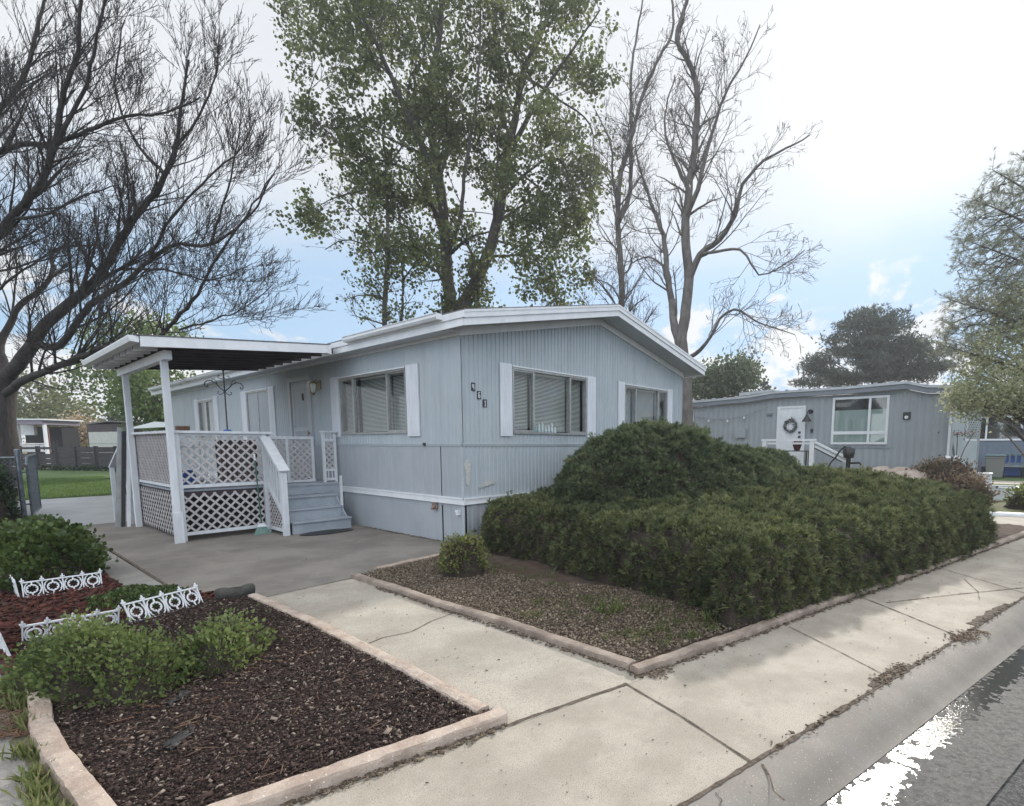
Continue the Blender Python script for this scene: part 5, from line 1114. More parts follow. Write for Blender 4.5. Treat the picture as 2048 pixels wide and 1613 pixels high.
# ================================================================ shrubs on real height fields
def hfield(hf, x0, x1, y0, y1, cell, eps=.03):
    xs = np.arange(x0, x1, cell); ys = np.arange(y0, y1, cell); X, Y = np.meshgrid(xs, ys, indexing='ij'); Z = hf(X, Y)
    ny = len(ys); i, j = np.meshgrid(np.arange(len(xs)-1), np.arange(ny-1), indexing='ij'); i = i.ravel(); j = j.ravel()
    V = np.stack([X, Y, np.maximum(Z, 0)], -1).reshape(-1, 3); a, b_, c, d = i*ny+j, (i+1)*ny+j, (i+1)*ny+j+1, i*ny+j+1
    F = np.concatenate([np.stack([a, b_, c], 1), np.stack([a, c, d], 1)]); z = V[:, 2][F]; F = F[z.max(1) > eps]; return V, F
def surf_sample(V, F, dens, seed):
    g = np.random.default_rng(seed); a, b_, c = V[F[:, 0]], V[F[:, 1]], V[F[:, 2]]; nr = np.cross(b_-a, c-a); ar = np.linalg.norm(nr, axis=1)/2; n = int(ar.sum()*dens)
    k = g.choice(len(F), n, p=ar/ar.sum()); u = g.random((n, 2)); fl_ = u.sum(1) > 1; u[fl_] = 1-u[fl_]
    p = a[k]+(b_-a)[k]*u[:, :1]+(c-a)[k]*u[:, 1:]; nn2 = nr[k]/(2*ar[k][:, None]+1e-12); nn2[nn2[:, 2] < 0] *= -1; return p, nn2
M['deadwood'] = mat('juniper_inner_twigs', (.045, .030, .022), (.03, .024, .016), scale=25, rough=.95, bump=1, bscale=60, bdist=.03)
def roundh(d, H, r):
    "height over distance d inside the outline: steep side with a rounded shoulder"
    t = np.clip(d/r, 0, 1); return np.where(d <= 0, -.1, H*(np.sqrt(np.clip(1-(1-t)**2, 0, 1))))
def shrub(name, label, hf, box, dens, templ, size, lm, seed, core=.07, lift=.5, cell=.05, z0=.10, jit=.028, cat='shrub', group=None, coremat='deadwood', inner=0, innerm=None, tuft=None):
    e = empty(name, ((box[0]+box[1])/2, (box[2]+box[3])/2, 0), label, cat, group)
    V, F = hfield(hf, *box, cell); g = np.random.default_rng(seed)
    p, nr = surf_sample(V, F, dens, seed); k = p[:, 2] > z0; p, nr = p[k], nr[k]
    p = p+nr*g.normal(0, jit, (len(p), 1))-nr*.02
    # holes: clumpy thinning
    h = vnoise(p[:, 0]+p[:, 2]*.7, p[:, 1]+p[:, 2]*.5, 6, seed, 2); k = g.random(len(p)) < np.clip((h-.22)*5, .25, 1); p, nr, h = p[k], nr[k], h[k]
    h9 = vnoise(p[:, 0]+p[:, 2]*.8, p[:, 1]+p[:, 2]*.6, 11, seed+9, 2); p = p+nr*((h-.5)*.14+(h9-.5)*.12)[:, None]
    d = nr+np.array([0, 0, lift])+g.normal(0, .38, nr.shape)
    tt = np.clip(vnoise(p[:, 0]*1+p[:, 2], p[:, 1], 2.2, seed+3, 3)*1.1-.25+g.random(len(p))*.5+nr[:, 2]*.12, 0, 1)
    if tuft:       # sprays gathered into fist-sized tufts that stand proud of the surface
        kk, rad = tuft; c = g.choice(len(p), int(len(p)/kk)); p0 = p[c]+nr[c]*g.uniform(-.02, .045, (len(c), 1)); n0 = nr[c]+g.normal(0, .25, (len(c), 3)); t0_ = np.clip(tt[c]*.5+g.random(len(c))*.6-.05, 0, 1)
        off = g.normal(size=(len(c)*kk, 3)); off /= np.linalg.norm(off, axis=1, keepdims=True); nn0 = np.repeat(n0, kk, 0); off = np.where((off*nn0).sum(1, keepdims=True) < -.2, -off, off); rr_ = rad*g.uniform(.6, 1.25, (len(c), 1)).repeat(kk, 0)
        p = np.repeat(p0, kk, 0)+off*rr_*g.uniform(.4, 1, (len(off), 1)); d = off+nn0*.55+np.array([0, 0, lift*.4])+g.normal(0, .2, off.shape); tt = np.clip(np.repeat(t0_, kk)+g.normal(0, .08, len(off)), 0, 1); nr = nn0
    scatter('foliage', *templ, p, d, size*g.uniform(.6, 1.3, len(p)), lm, e, tint=tt)
    W = V.copy(); Vc, Fc = hfield(lambda X, Y: np.where(hf(X, Y) > 0, hf(X, Y)-core-.05*vnoise(X, Y, 8, seed), -.1), *box, cell)
    np_mesh('branches', Vc, Fc, M[coremat], e, smooth=True)
    if inner:      # bare twigs showing on the lower sides
        k = p[:, 2] < .45; q = p[k][::2]; n2 = nr[k][::2]
        if len(q): scatter('bare_twigs', *sprig(5, .7, .035, 9), q-n2*.05, n2*.6+g.normal(0, .5, q.shape)+np.array([0, 0, .6]), g.uniform(.06, .13, len(q)), innerm, e)
    print(name, len(p)); return e
LM['jun'] = leafmat('juniper_hedge', [(.026, .038, .020), (.054, .070, .032), (.104, .122, .050), (.180, .192, .082)], trans=.2, rough=.6)
LM['jun2'] = leafmat('juniper_mound', [(.028, .042, .026), (.054, .076, .040), (.098, .124, .060), (.165, .190, .095)], trans=.2, rough=.6)
LM['deadtw'] = leafmat('dead_twigs', [(.07, .05, .04), (.12, .09, .075), (.05, .035, .03)], trans=0, rough=.9)
hedge_poly = [(-.18, -.75), (-.14, -1.7), (-.40, -2.6), (-.52, -3.5), (-.66, -4.35), st(.05, 4.86)[:2], st(1.0, 4.97)[:2], st(4, 5.0)[:2], st(6.5, 4.97)[:2], st(6.9, 4.6)[:2], (7.9, -4.9), (8.1, -2.8), (7.4, -.4), (3, -.15), (.2, -.2)]
MC = (2.75, -1.75); 
def h_mound(X, Y):
    def dome(cx, cy, rx, ry, h):
        u = (X-cx)/rx; v = (Y-cy)/ry; q = u*u+v*v; return h*np.sqrt(np.clip(1-q**1.2, 0, 1))
    H = np.maximum(np.maximum(dome(2.75, -1.75, 2.15, 1.55, 1.80), dome(4.0, -2.25, 2.5, 1.8, 1.46)), dome(1.7, -1.7, 1.2, 1.1, 1.42))
    return np.where(H > 0, H*(1+.07*(vnoise(X, Y, 1.6, 4)-.5)*2)+.12*(vnoise(X, Y, 6, 14, 2)-.5)+.02, -.1)
def h_hedge(X, Y):
    ins = inpoly(X, Y, hedge_poly); d = np.where(ins, pdist(X, Y, hedge_poly), -1)
    nn3 = X*ND[0]+Y*ND[1]; t = np.clip((4.95-nn3)/2.2, 0, 1); t = t*t*(3-2*t)
    H = .70+.30*t*np.clip((X-.8)/3.5, 0, 1)-.20*np.clip((X-5.6)/2, 0, 1)
    H = H*(1+.10*(vnoise(X, Y, 1.7, 8)-.5)*2+.05*(vnoise(X, Y, 5, 9)-.5)*2)
    return roundh(d, H+.10*(vnoise(X, Y, 6.5, 19, 2)-.5), .24)
shrub('juniper_hedge', 'low clipped juniper hedge spreading along the sidewalk around the taller dome', h_hedge, (-1.0, 8.3, -6.6, 0), 3900, sprig(6, .75, .15, 1), .050, LM['jun'], 101, tuft=(11, .042), core=.10, inner=1, innerm=LM['deadtw'], cat='hedge', z0=.06)
shrub('juniper_dome', 'tall rounded dark juniper dome in front of the home gable', h_mound, (.4, 7.3, -4.3, .0), 3400, sprig(6, .75, .13, 2), .062, LM['jun2'], 102, tuft=(12, .050), core=.10, lift=.2, z0=.35)
def blob(cx, cy, rx, ry, H, nz=.18, seed=1, p=2.2):
    def h(X, Y):
        q = np.hypot((X-cx)/rx, (Y-cy)/ry); q = q*(1+nz*(vnoise(X, Y, 3/max(rx, .25), seed, 2)-.5)*2)
        return np.where(q < 1, H*np.clip(1-q**p, 0, 1)**.5*(1+nz*(vnoise(X, Y, 7, seed+1, 2)-.5)), -.1)
    return h
LM['small'] = leafmat('small_bush_leaves', [(.03, .045, .015), (.07, .095, .025), (.14, .17, .045), (.22, .24, .08)], trans=.3, rough=.5)
shrub('small_bush', 'small rounded green bush on the gravel by the house corner', blob(-1.20, -1.50, .26, .26, .46, .15, 5, 2.8), (-1.7, -.8, -2, -1), 4200, LEAF, .034, LM['small'], 103, core=.04, lift=.3, cell=.03, z0=.10, jit=.04, inner=1, innerm=LM['deadtw'])
LM['round'] = leafmat('glossy_round_leaves', [(.020, .036, .012), (.040, .065, .020), (.075, .11, .032), (.13, .18, .05)], trans=.3, rough=.38, spec=.5)
shrub('round_leaved_bush', 'dense dark glossy round-leaved bush left of the patio', blob(-4.50, 2.10, .53, .74, .62, .18, 6, 2.6), (-5.3, -3.6, 1.1, 3.2), 2400, ROUND, .048, LM['round'], 104, core=.10, lift=.5, cell=.04, z0=.05, jit=.05)
LM['herb'] = leafmat('fresh_herb_leaves', [(.026, .042, .016), (.055, .082, .028), (.105, .145, .045), (.19, .23, .085)], trans=.30, rough=.5)
def union(*hs): return lambda X, Y: np.maximum.reduce([h(X, Y) for h in hs])
shrub('foreground_shrub', 'leafy bright green shrub spilling over the left kerb', union(blob(-4.62, -2.0, .26, .38, .38, .16, 7), blob(-4.45, -2.33, .22, .27, .32, .2, 8), blob(-4.80, -1.78, .17, .30, .25, .25, 18)), (-5.2, -3.9, -2.9, -1.05), 6000, ROUND, .023, LM['herb'], 105, core=.05, lift=.6, cell=.03, z0=.02, jit=.05, inner=0)
shrub('foreground_shrub', 'smaller bright leafy shrub in the middle of the dark mulch bed', union(blob(-4.00, -2.30, .17, .25, .25, .2, 9), blob(-3.86, -2.14, .17, .22, .31, .2, 10)), (-4.5, -3.5, -2.8, -1.5), 5500, LEAF, .032, LM['herb'], 106, core=.04, lift=.8, cell=.03, z0=.02, jit=.05)
_V, _F = hfield(blob(-3.98, .15, .42, .5, .07, .4, 11), -4.6, -3.4, -.5, .8, .04); _p, _n = surf_sample(_V, _F, 2600, 107)
stuffmark(scatter('ground_weeds', *ROUND, _p+_n*.01, _n+rng.normal(0, .5, _n.shape)+[0, 0, .6], .026*rng.uniform(.6, 1.3, len(_p)), LM['round']))
LM['hedgel'] = leafmat('left_hedge_leaves', [(.014, .028, .014), (.028, .05, .022), (.05, .08, .035)], trans=.25)
shrub('leafy_hedge', 'dark green hedge behind the chain-link fence at the left edge', lambda X, Y: roundh(np.minimum(np.minimum(X+6.2, -4.36-X), np.minimum(Y-8.3, 12.5-Y)), 1.3, .25)*(1+.1*(vnoise(X, Y, 3, 3)-.5)), (-6.3, -4.1, 8.2, 12.6), 500, LEAF, .09, LM['hedgel'], 108, core=.12, cell=.08, jit=.07, cat='hedge')
# weeds and grass
def grass(name, P, hmin, hmax, cols, seed, w=.10, lean=.35, parent=None):
    g = np.random.default_rng(seed); n = len(P); d = np.column_stack([g.normal(0, lean, (n, 2)), np.ones(n)])
    o = scatter(name, *BLADE, P, d, g.uniform(hmin, hmax, n), leafmat(name+'_blades', cols, trans=.4), sc3=np.tile([w*5, 1, 1], (n, 1))); return stuffmark(o)
gc = [(.05, .085, .02), (.09, .13, .035), (.16, .17, .06)]
def tufts(C, per, r): C = np.asarray(C); P = np.repeat(C, per, 0); P[:, :2] += rng.normal(0, r, (len(P), 2)); return P
def keepout(P, poly): return P[~inpoly(P[:, 0], P[:, 1], poly)]
grass('kerb_grass', tufts(np.column_stack([rng.uniform(-5.02, -4.94, 26), rng.uniform(-3.9, -1.6, 26), np.full(26, .0)]), 34, .022), .03, .11, [(.07, .10, .03), (.14, .17, .06), (.24, .22, .11)], 201, w=.09)
gp = np.concatenate([np.column_stack([rng.uniform(-1.9, -.7, 60), rng.uniform(-4.5, -3.0, 60), np.full(60, .03)]), np.column_stack([*(st(rng.uniform(-.7, .5, 40)[:, None], 4.75+rng.uniform(-.25, .12, 40)[:, None]).T[:2]), np.full(40, .03)]), np.column_stack([rng.uniform(-1.0, -.6, 25), rng.uniform(-2.9, -1.4, 25), np.full(25, .03)])])
grass('gravel_weeds', tufts(gp, 12, .03), .02, .075, gc, 202, w=.10)
grass('tall_weed', tufts([(-1.35, -3.72, .02), (-1.28, -3.8, .02), (-.95, -4.55, .03), (-.35, -4.95, .03)], 16, .03), .10, .20, gc, 203, w=.05, lean=.45)
bl = np.column_stack([rng.uniform(-9, -.1, 60000), rng.uniform(14.9, 28, 60000), np.zeros(60000)])
grass('lawn_grass', bl, .03, .06, [(.05, .10, .02), (.08, .14, .03), (.12, .18, .045)], 204, w=.25)
# ================================================================ neighbouring grey home (front wall on the plane x=14)
NX_ = 14.0
def WN(u, o, z): return (NX_-o, u, z)
nb = empty('neighbour_home', (NX_+2, 0, 0), 'low grey manufactured home with wreathed white door to the right of the main home', 'mobile home')
prof = [(9, 3.13), (4, 3.17), (1.25, 3.26), (.3, 3.36), (-2.1, 3.37), (-3.68, 3.42), (-4.2, 3.27), (-4.87, 3.22)]
ribs = []
def ntop(u): return float(np.interp(-u, [-a for a, _ in prof], [z for _, z in prof]))
b = MB(); us = np.arange(-4.85, 9.0, .05); nwin = [(-3.22, -1.62, 1.56, 3.05)]
for i, (ua, ub) in enumerate(zip(us[:-1], us[1:])):
    oa, ob = ((0, 0), (0, -.012), (-.012, -.012), (-.012, 0))[i % 4]
    if i % 4 in (1, 3): pass
    b.add([WN(ua, oa, 0), WN(ub, ob, 0), WN(ub, ob, ntop(ub)-.2), WN(ua, oa, ntop(ua)-.2)], [(0, 1, 2, 3)])
b.build('siding', M['nbwall'], nb)
b = MB(); b.box(NX_+.02, NX_+4.2, -4.87, -4.85, 0, 3.05); b.box(NX_+.3, NX_+.32, -4.8, 9, 0, 3.0); b.build('side_siding', M['nbwall'], nb)
b = MB()
for (a, za), (c, zc) in zip(prof[:-1], prof[1:]):
    b.prism([(NX_-.18, a, za-.19), (NX_-.18, c, zc-.19), (NX_-.18, c, zc-.04), (NX_-.18, a, za-.04)], (.2, 0, 0))
b.build('fascia', M['nbfascia'], nb)
b = MB()
for (a, za), (c, zc) in zip(prof[:-1], prof[1:]):
    b.prism([(NX_-.22, a, za-.04), (NX_-.22, c, zc-.04), (NX_-.22, c, zc+.035), (NX_-.22, a, za+.035)], (.05, 0, 0))
    b.add([(NX_-.2, a, za+.03), (NX_-.2, c, zc+.03), (NX_+4.4, c, zc+.18), (NX_+4.4, a, za+.18)], [(0, 1, 2, 3)])
for u in np.arange(-4.7, 9, .45): b.box(NX_-.24, NX_-.16, u, u+.10, ntop(u)+.03, ntop(u)+.065)
b.prism([(NX_-.2, 1.55, 3.30), (NX_-.2, .3, 3.40), (NX_-.2, .3, 3.47), (NX_-.2, 1.55, 3.42)], (.6, 0, 0))
b.build('roof', M['nbroof'], nb)
def nwindow(u0, u1, z0, z1, vs, hs, name='window', rv=.0):
    b = MB(); t = .07; b.wbox(WN, u0, u0+t, 0, .05, z0, z1); b.wbox(WN, u1-t, u1, 0, .05, z0, z1); b.wbox(WN, u0+t, u1-t, 0, .05, z0, z0+t); b.wbox(WN, u0+t, u1-t, 0, .05, z1-t, z1)
    for v in vs: b.wbox(WN, v-.035, v+.035, 0, .045, z0+t, z1-t)
    for h in hs:
        e_ = [u0+t]+[q for v in vs for q in (v-.035, v+.035)]+[u1-t]
        for k in range(0, len(e_), 2): b.wbox(WN, e_[k], e_[k+1], 0, .045, h-.05, h+.05)
    w = b.build(name, M['white'], nb); b = MB(); b.wbox(WN, u0+.03, u1-.03, .014, .018, z0+.03, z1-.03); b.build('pane', M['glass'], w)
    b = MB(); b.wbox(WN, u0+.03, u1-.03, .002, .008, z1-.42, z1-.03); b.build('upper_shade', M['dark'], w)
    b = MB(); b.wbox(WN, u0+.03, u1-.03, .002, .008, z0+.03, z1-.42); b.build('roller_blind', mat('pale_green_blind', (.36, .42, .40), rough=.6), w)
    return w
nwindow(-3.24, -1.60, 1.56, 3.08, (-2.70,), (1.93,))
nwindow(3.45, 4.15, 1.3, 2.88, (), (2.1,))
b = MB(); b.wbox(WN, -3.42, -1.5, 0, .03, 3.10, 3.13); b.build('window_head', M['nbfascia'], nb); b = MB(); b.wbox(WN, -3.32, -1.55, 0, .012, 1.42, 1.46); b.build('window_apron', M['nbfascia'], nb)
b = MB(); b.wbox(WN, -.76, -.68, 0, .05, .85, 2.87); b.wbox(WN, .12, .20, 0, .05, .85, 2.87); b.wbox(WN, -.68, .12, 0, .05, 2.80, 2.87); b.wbox(WN, -.68, .12, 0, .03, .85, 2.80)
for (a, c, z0, z1) in ((-.60, -.32, 2.45, 2.70), (-.24, .04, 2.45, 2.70), (-.60, -.32, 1.05, 1.65), (-.24, .04, 1.05, 1.65)): b.wbox(WN, a, c, .03, .04, z0, z1)
nd = b.build('door', M['white'], nb); b = MB()
for z in (1.78, 1.93): b.wbox(WN, -.62, -.55, .03, .08, z, z+.07)
b.build('handle', M['black'], nd)
wr = empty('door_wreath', WN(-.28, .04, 2.20), 'dark twig wreath with pale flowers hanging on the neighbouring white door', 'wreath')
b = MB(); 
for k in range(6):
    ph = rng.uniform(0, 6); b.tube([WN(-.28+(.19+.03*math.sin(5*a+ph))*math.cos(a), .075+.03*math.sin(7*a+ph), 2.20+(.19+.03*math.cos(4*a+ph))*math.sin(a)) for a in np.linspace(0, 2*math.pi, 25)], .026, 5)
b.build('ring', M['wreath'], wr)
q = np.array([WN(-.28+rng.uniform(.15, .24)*math.cos(a), .10, 2.20+rng.uniform(.15, .24)*math.sin(a)) for a in rng.uniform(0, 6.28, 120)])
scatter('leaves', *LEAF, q, rng.normal(size=q.shape), rng.uniform(.05, .10, 120), leafmat('wreath_leaves', [(.03, .035, .03), (.12, .13, .13), (.35, .36, .36)], trans=0), wr)
# wall lamp, meter boxes, small lamp
def gooseneck():
    b = MB(); b.tube([WN(-.92, 0, 2.66), WN(-.92, .05, 2.66)], .07, 12); b.tube([WN(-.92, .05, 2.66), WN(-.92, .12, 2.72), WN(-.90, .22, 2.70), WN(-.88, .26, 2.58)], .02, 6); b.lathe(WN(-.87, .27, 2.32), [(.16, 0), (.15, .02), (.06, .16), (.03, .24)], 14); b.build('gooseneck_lamp', M['black'], nb)
gooseneck()
b = MB(); b.wbox(WN, -1.02, -.94, 0, .04, 1.95, 2.08); b.build('doorbell', M['black'], nb)
b = MB(); b.wbox(WN, 1.32, 1.68, .0, .10, 1.82, 2.14); b.wbox(WN, 1.30, 1.70, .10, .115, 1.80, 2.16); b.build('utility_box', M['nbwall'], nb)
b = MB(); b.wbox(WN, .38, .58, 0, .06, 2.58, 2.66); b.build('door_vent', M['nbfascia'], nb)
b = MB(); b.wbox(WN, -3.82, -3.62, 0, .05, 2.32, 2.54); v = b.build('wall_vent', M['black'], nb, bevel=.02); b = MB(); b.tube([WN(-3.72, .05, 2.38), WN(-3.72, .09, 2.38)], .05, 10); b.build('vent_cap', M['white'], v)
b = MB(); b.wbox(WN, -4.86, -4.80, 0, .06, 0, 3.0); b.build('downspout', M['white'], nb)
# string lights
b = MB(); pts = [WN(3.4-2.9*t, .10, 2.62-.42*math.sin(math.pi*min(t*1.0, 1))*.6-.1*t+.35*t) for t in np.linspace(0, 1, 24)]; b.tube(pts, .008, 4); sl = b.build('string_lights', M['nbfascia']); tag(sl, 'thin string of globe lights sagging across the neighbouring wall', 'string lights')
for k in (5, 11, 16): b = MB(); b.lathe(np.array(pts[k])-np.array([0, 0, .12]), [(.02, 0), (.04, .03), (.035, .07), (.015, .10)], 8); b.build('bulb', M['frost'], sl)
# its stoop
sp = empty('stoop', (13.2, -.6, 0), 'white railed stoop with descending handrail at the neighbouring door', 'stoop')
x = 12.6
b = MB(); b.box(12.62, 13.98, -1.40, .10, .80, .86); b.box(12.70, 13.98, -1.36, .06, 0, .79); b.build('landing', M['greydeck'], sp)
for y in (.08, -1.42):
    b = MB(); b.box(x-.06, x+.06, y-.07, y+.07, 0, 1.66); b.build('post', M['white'], sp)
b = MB(); b.box(x-.08, x+.08, -1.52, .18, 1.665, 1.73); b.box(x-.03, x+.03, -1.35, .01, 1.56, 1.62); b.build('top_rail', M['white'], sp)
b = MB(); b.bar((x, -1.50, 1.63), (x, -2.55, 1.10), .15, .05); b.bar((x, -1.50, 1.50), (x, -2.50, .99), .05, .06); b.box(x-.05, x+.05, -2.56, -2.46, 0, 1.06); b.build('handrail', M['white'], sp)
b = MB(); b.bar((x-.02, -1.50, 1.44), (x-.02, -2.30, 1.03), .03, .03); b.build('grab_bar', M['black'], sp)
for k in range(3): b = MB(); b.box(12.7, 13.9, -1.72-k*.3, -1.42-k*.3, 0, .62-k*.21); b.build('step', M['greydeck'], sp)
tb = empty('side_table', (12.8, -.85, .86), 'black metal table standing behind the rail of the white stoop', 'table')
b = MB(); b.box(12.68, 13.0, -1.25, -.45, 1.33, 1.36); b.build('table_top', M['black'], tb)
for (xx, yy) in ((12.7, -1.22), (12.98, -1.22), (12.7, -.48), (12.98, -.48)): b = MB(); b.box(xx-.02, xx+.02, yy-.02, yy+.02, .86, 1.329); b.build('leg', M['black'], tb)
fp = empty('flower_pot', (12.84, -.88, 1.36), 'dark red pot of pink flowers on the stoop table', 'flower pot')
b = MB(); b.lathe((12.84, -.88, 1.362), [(.08, 0), (.15, .20), (.165, .22), (.15, .23), (.13, .19)], 12); b.build('pot', M['pot'], fp, smooth=True)
q = np.array([12.84, -.88, 1.62])+rng.normal(0, .06, (70, 3))*np.array([1, 1, .5]); scatter('flowers', *ROUND, q, rng.normal(size=q.shape)+[0, 0, 1], rng.uniform(.04, .07, 70), leafmat('mixed_flowers', [(.45, .15, .18), (.35, .12, .14), (.05, .09, .03)], trans=.2), fp)
# hand pump
hp = empty('hand_pump', (11.9, -2.75, 0), 'black cast iron hand pump beside the white handrail', 'hand pump')
hx, hy = 12.0, -2.62
b = MB(); b.lathe((hx, hy, 0), [(.10, 0), (.10, .72), (.065, .76), (.065, 1.15), (.14, 1.18), (.16, 1.30), (.16, 1.42), (.09, 1.46), (.03, 1.50)], 12); b.build('pump_body', M['black'], hp, smooth=True)
b = MB(); b.tube([(hx, hy-.06, 1.02), (hx, hy-.30, 1.03), (hx, hy-.34, .96)], .032, 8); b.build('spout', M['black'], hp)
b = MB(); b.tube([(hx, hy, 1.45), (hx, hy+.12, 1.49), (hx, hy+.24, 1.38), (hx, hy+.36, 1.16), (hx, hy+.48, 1.02), (hx, hy+.54, .88)], [.035, .03, .025, .025, .022, .03], 8); b.build('handle', M['black'], hp)
# rocks, fire bowl, planter, shrubs
for k, (px, py, D, r_, lab) in enumerate(((1795, 958, 13.6, .30, 'tan landscape rock left of the reddish shrub'), (1825, 962, 13.2, .26, 'rounded pale rock nearest the reddish shrub'), (1760, 950, 14, .24, 'low rock behind the juniper under the neighbouring window'))):
    p = at(px, py, D); g = np.random.default_rng(k+300); me_v = ellip(1, p, (.01, .01, .01), 1)
    n1, n2 = 14, 8; V = []; F = []
    for i in range(n2+1):
        for j in range(n1):
            th = math.pi*i/n2; ph = 2*math.pi*j/n1; d = np.array([math.sin(th)*math.cos(ph), math.sin(th)*math.sin(ph), math.cos(th)]); rr = r_*(1+.22*(mnoise.noise(Vector(d*1.7+k*5)))); V.append((p[0]+d[0]*rr*1.5, p[1]+d[1]*rr*1.5, max(0, .28)+d[2]*rr+p[2]*.6))
    F = [(i*n1+j, (i+1)*n1+j, (i+1)*n1+(j+1) % n1, i*n1+(j+1) % n1) for i in range(n2) for j in range(n1)]
    o = np_mesh('rock', V, F, M['rock'], smooth=True); zmin = min(v[2] for v in V); o.location.z = -zmin*.0; tag(o, lab, 'rock', 'rocks behind the juniper')
p = at(1812, 950, 14.8); fb = empty('fire_bowl', (p[0], p[1], 0), 'low black fire bowl in front of the neighbouring wall', 'fire bowl'); b = MB(); b.lathe((p[0], p[1], .30), [(.15, 0), (.35, .12), (.45, .30), (.62, .34), (.62, .37), (.3, .40), (.05, .42)], 20); b.build('bowl', M['black'], fb, smooth=True)
for a in (0, 2.1, 4.2): b = MB(); b.tube([(p[0]+.3*math.cos(a), p[1]+.3*math.sin(a), .45), (p[0]+.42*math.cos(a), p[1]+.42*math.sin(a), 0)], .02, 6); b.build('leg', M['black'], fb)
p = at(1965, 996, 15.4); pl = empty('planter', (p[0], p[1], 0), 'white two-tier plank planter on the grass right of the reddish shrub', 'planter')
def planterbox(cx, cy, w, d, z0, z1):
    b = MB(); t = .04; n = 2
    for i in range(n):
        a, c = z0+(z1-z0)*i/n+.004, z0+(z1-z0)*(i+1)/n-.004
        b.box(cx-w, cx+w, cy-d, cy-d+t, a, c); b.box(cx-w, cx+w, cy+d-t, cy+d, a, c); b.box(cx-w, cx-w+t, cy-d+t, cy+d-t, a, c); b.box(cx+w-t, cx+w, cy-d+t, cy+d-t, a, c)
    b.box(cx-w-.02, cx+w+.02, cy-d-.02, cy-d+.06, z1, z1+.03); b.box(cx-w-.02, cx+w+.02, cy+d-.06, cy+d+.02, z1, z1+.03); b.box(cx-w-.02, cx-w+.06, cy-d+.06, cy+d-.06, z1, z1+.03); b.box(cx+w-.06, cx+w+.02, cy-d+.06, cy+d-.06, z1, z1+.03); return b
planterbox(p[0]+.1, p[1]-.15, .42, .62, 0, .34).build('lower_box', M['white'], pl); planterbox(p[0]+.35, p[1]+.15, .22, .30, .38, .70).build('upper_box', M['white'], pl)
b = MB(); b.box(p[0]-.3, p[0]+.5, p[1]-.7, p[1]+.4, .25, .30); b.build('soil', M['soil'], pl)
p = at(1885, 1000, 13.2)
LM['red'] = leafmat('reddish_shrub_leaves', [(.04, .05, .03), (.09, .08, .05), (.20, .14, .10), (.33, .26, .17)], trans=.3)
shrub('reddish_shrub', 'bushy shrub with pale reddish tips beyond the right end of the hedge', blob(p[0], p[1], 1.0, .85, 1.08, .15, 12), (p[0]-1.2, p[0]+1.2, p[1]-1.1, p[1]+1.1), 1100, LEAF, .07, LM['red'], 301, core=.14, cell=.06, jit=.09)
p = at(2045, 1010, 13)
shrub('garden_shrub', 'green shrub on the grass at the right edge behind the driveway', blob(p[0], p[1]-.25, .5, .55, .62, .2, 13), (p[0]-.8, p[0]+.8, p[1]-1, p[1]+.8), 900, LEAF, .06, LM['small'], 302, core=.12, cell=.06, jit=.07)
# grass strips and driveways right
sheet('right_lawn', [(9.6, -7.1), (9.4, -3), (13.9, -2.5), (13.9, -9), (13.5, -8.1)], .003, M['lawn2'])
sheet('right_lawn', [(13.9, -5.0), (13.9, -12), (40, -18), (40, 5), (18.4, 5), (18.4, -4.9)], .001, M['lawn'])
sheet('driveway', [st(8.9, 5.05), st(11.3, 5.05), (9.5, -5.6), (9.2, -3.5), (7.3, -3.5), (7.5, -5)], .006, M['sidewalk'])
kerb('driveway_kerb', [(9.55, -3.5), (9.8, -6.2), (10.1, -7.4)], .22, .08, M['white'], 'bright pale kerb across the far side of the driveway at the right edge', 8)
sheet('garden_path', [(13.4, -5.2), (13.6, -5.2), (14.0, -9), (13.7, -9)], .012, M['oldconc'])
sheet('cross_path', [(21.5, -4.0), (23.8, -4.0), (25, -14), (22.6, -14)], .012, M['sidewalk'])
# privacy lattice and blue house beyond
lt = empty('lattice_screen', (18.9, -4.9, 0), 'grey lattice privacy screen at the end of the neighbouring home', 'lattice screen')
qa, qb = at(1905, 900, 18.8), at(1955, 900, 20.2); ua = (qb-qa)[:2]; L_ = np.linalg.norm(ua); ua /= L_
lattice(tuple(qa[:2]), tuple(ua), 0, 'lattice_panel', 1.75, 2.75, L_, (-ua[1]*-1, -ua[0]), lt, pitch=.17, w=.05, m='nbwall')
b = MB(); c0 = np.array([*qa[:2], 0]); dd = np.array([*ua, 0])
b.prism([c0, c0+dd*L_, c0+dd*L_+[0, 0, 1.7], c0+[0, 0, 1.7]], (.04, .02, 0)); b.build('lower_panel', M['nbwall'], lt)
b = MB(); b.prism([c0+[0, 0, 2.76], c0+dd*L_+[0, 0, 2.76], c0+dd*L_+[0, 0, 2.84], c0+[0, 0, 2.84]], (.05, .03, 0)); b.bar(c0, c0+[0, 0, 2.75], .08, .08, up=(0, 1, 0)); b.bar(c0+dd*L_, c0+dd*L_+[0, 0, 2.75], .08, .08, up=(0, 1, 0)); b.build('frame', M['nbwall'], lt)
bh = empty('blue_house', (31, -6, 0), 'blue sided home beyond the bins at the right edge', 'house'); BX = 30.0
def WB(u, o, z): return (BX-o, u, z)
b = MB(); b.wbox(WB, -16, 2, -5, 0, 0, 3.35); b.build('wall', M['bluewall'], bh)
b = MB(); b.wbox(WB, -16, 2.2, -5, .5, 3.36, 3.6); b.build('roof', M['shingle'], bh); b = MB(); b.wbox(WB, -16, 2.2, .5, .53, 3.34, 3.62); b.build('fascia', M['bluewall'], bh)
b = MB(); u0, u1, z0, z1 = -6.4, -4.1, 1.75, 3.0; t = .09
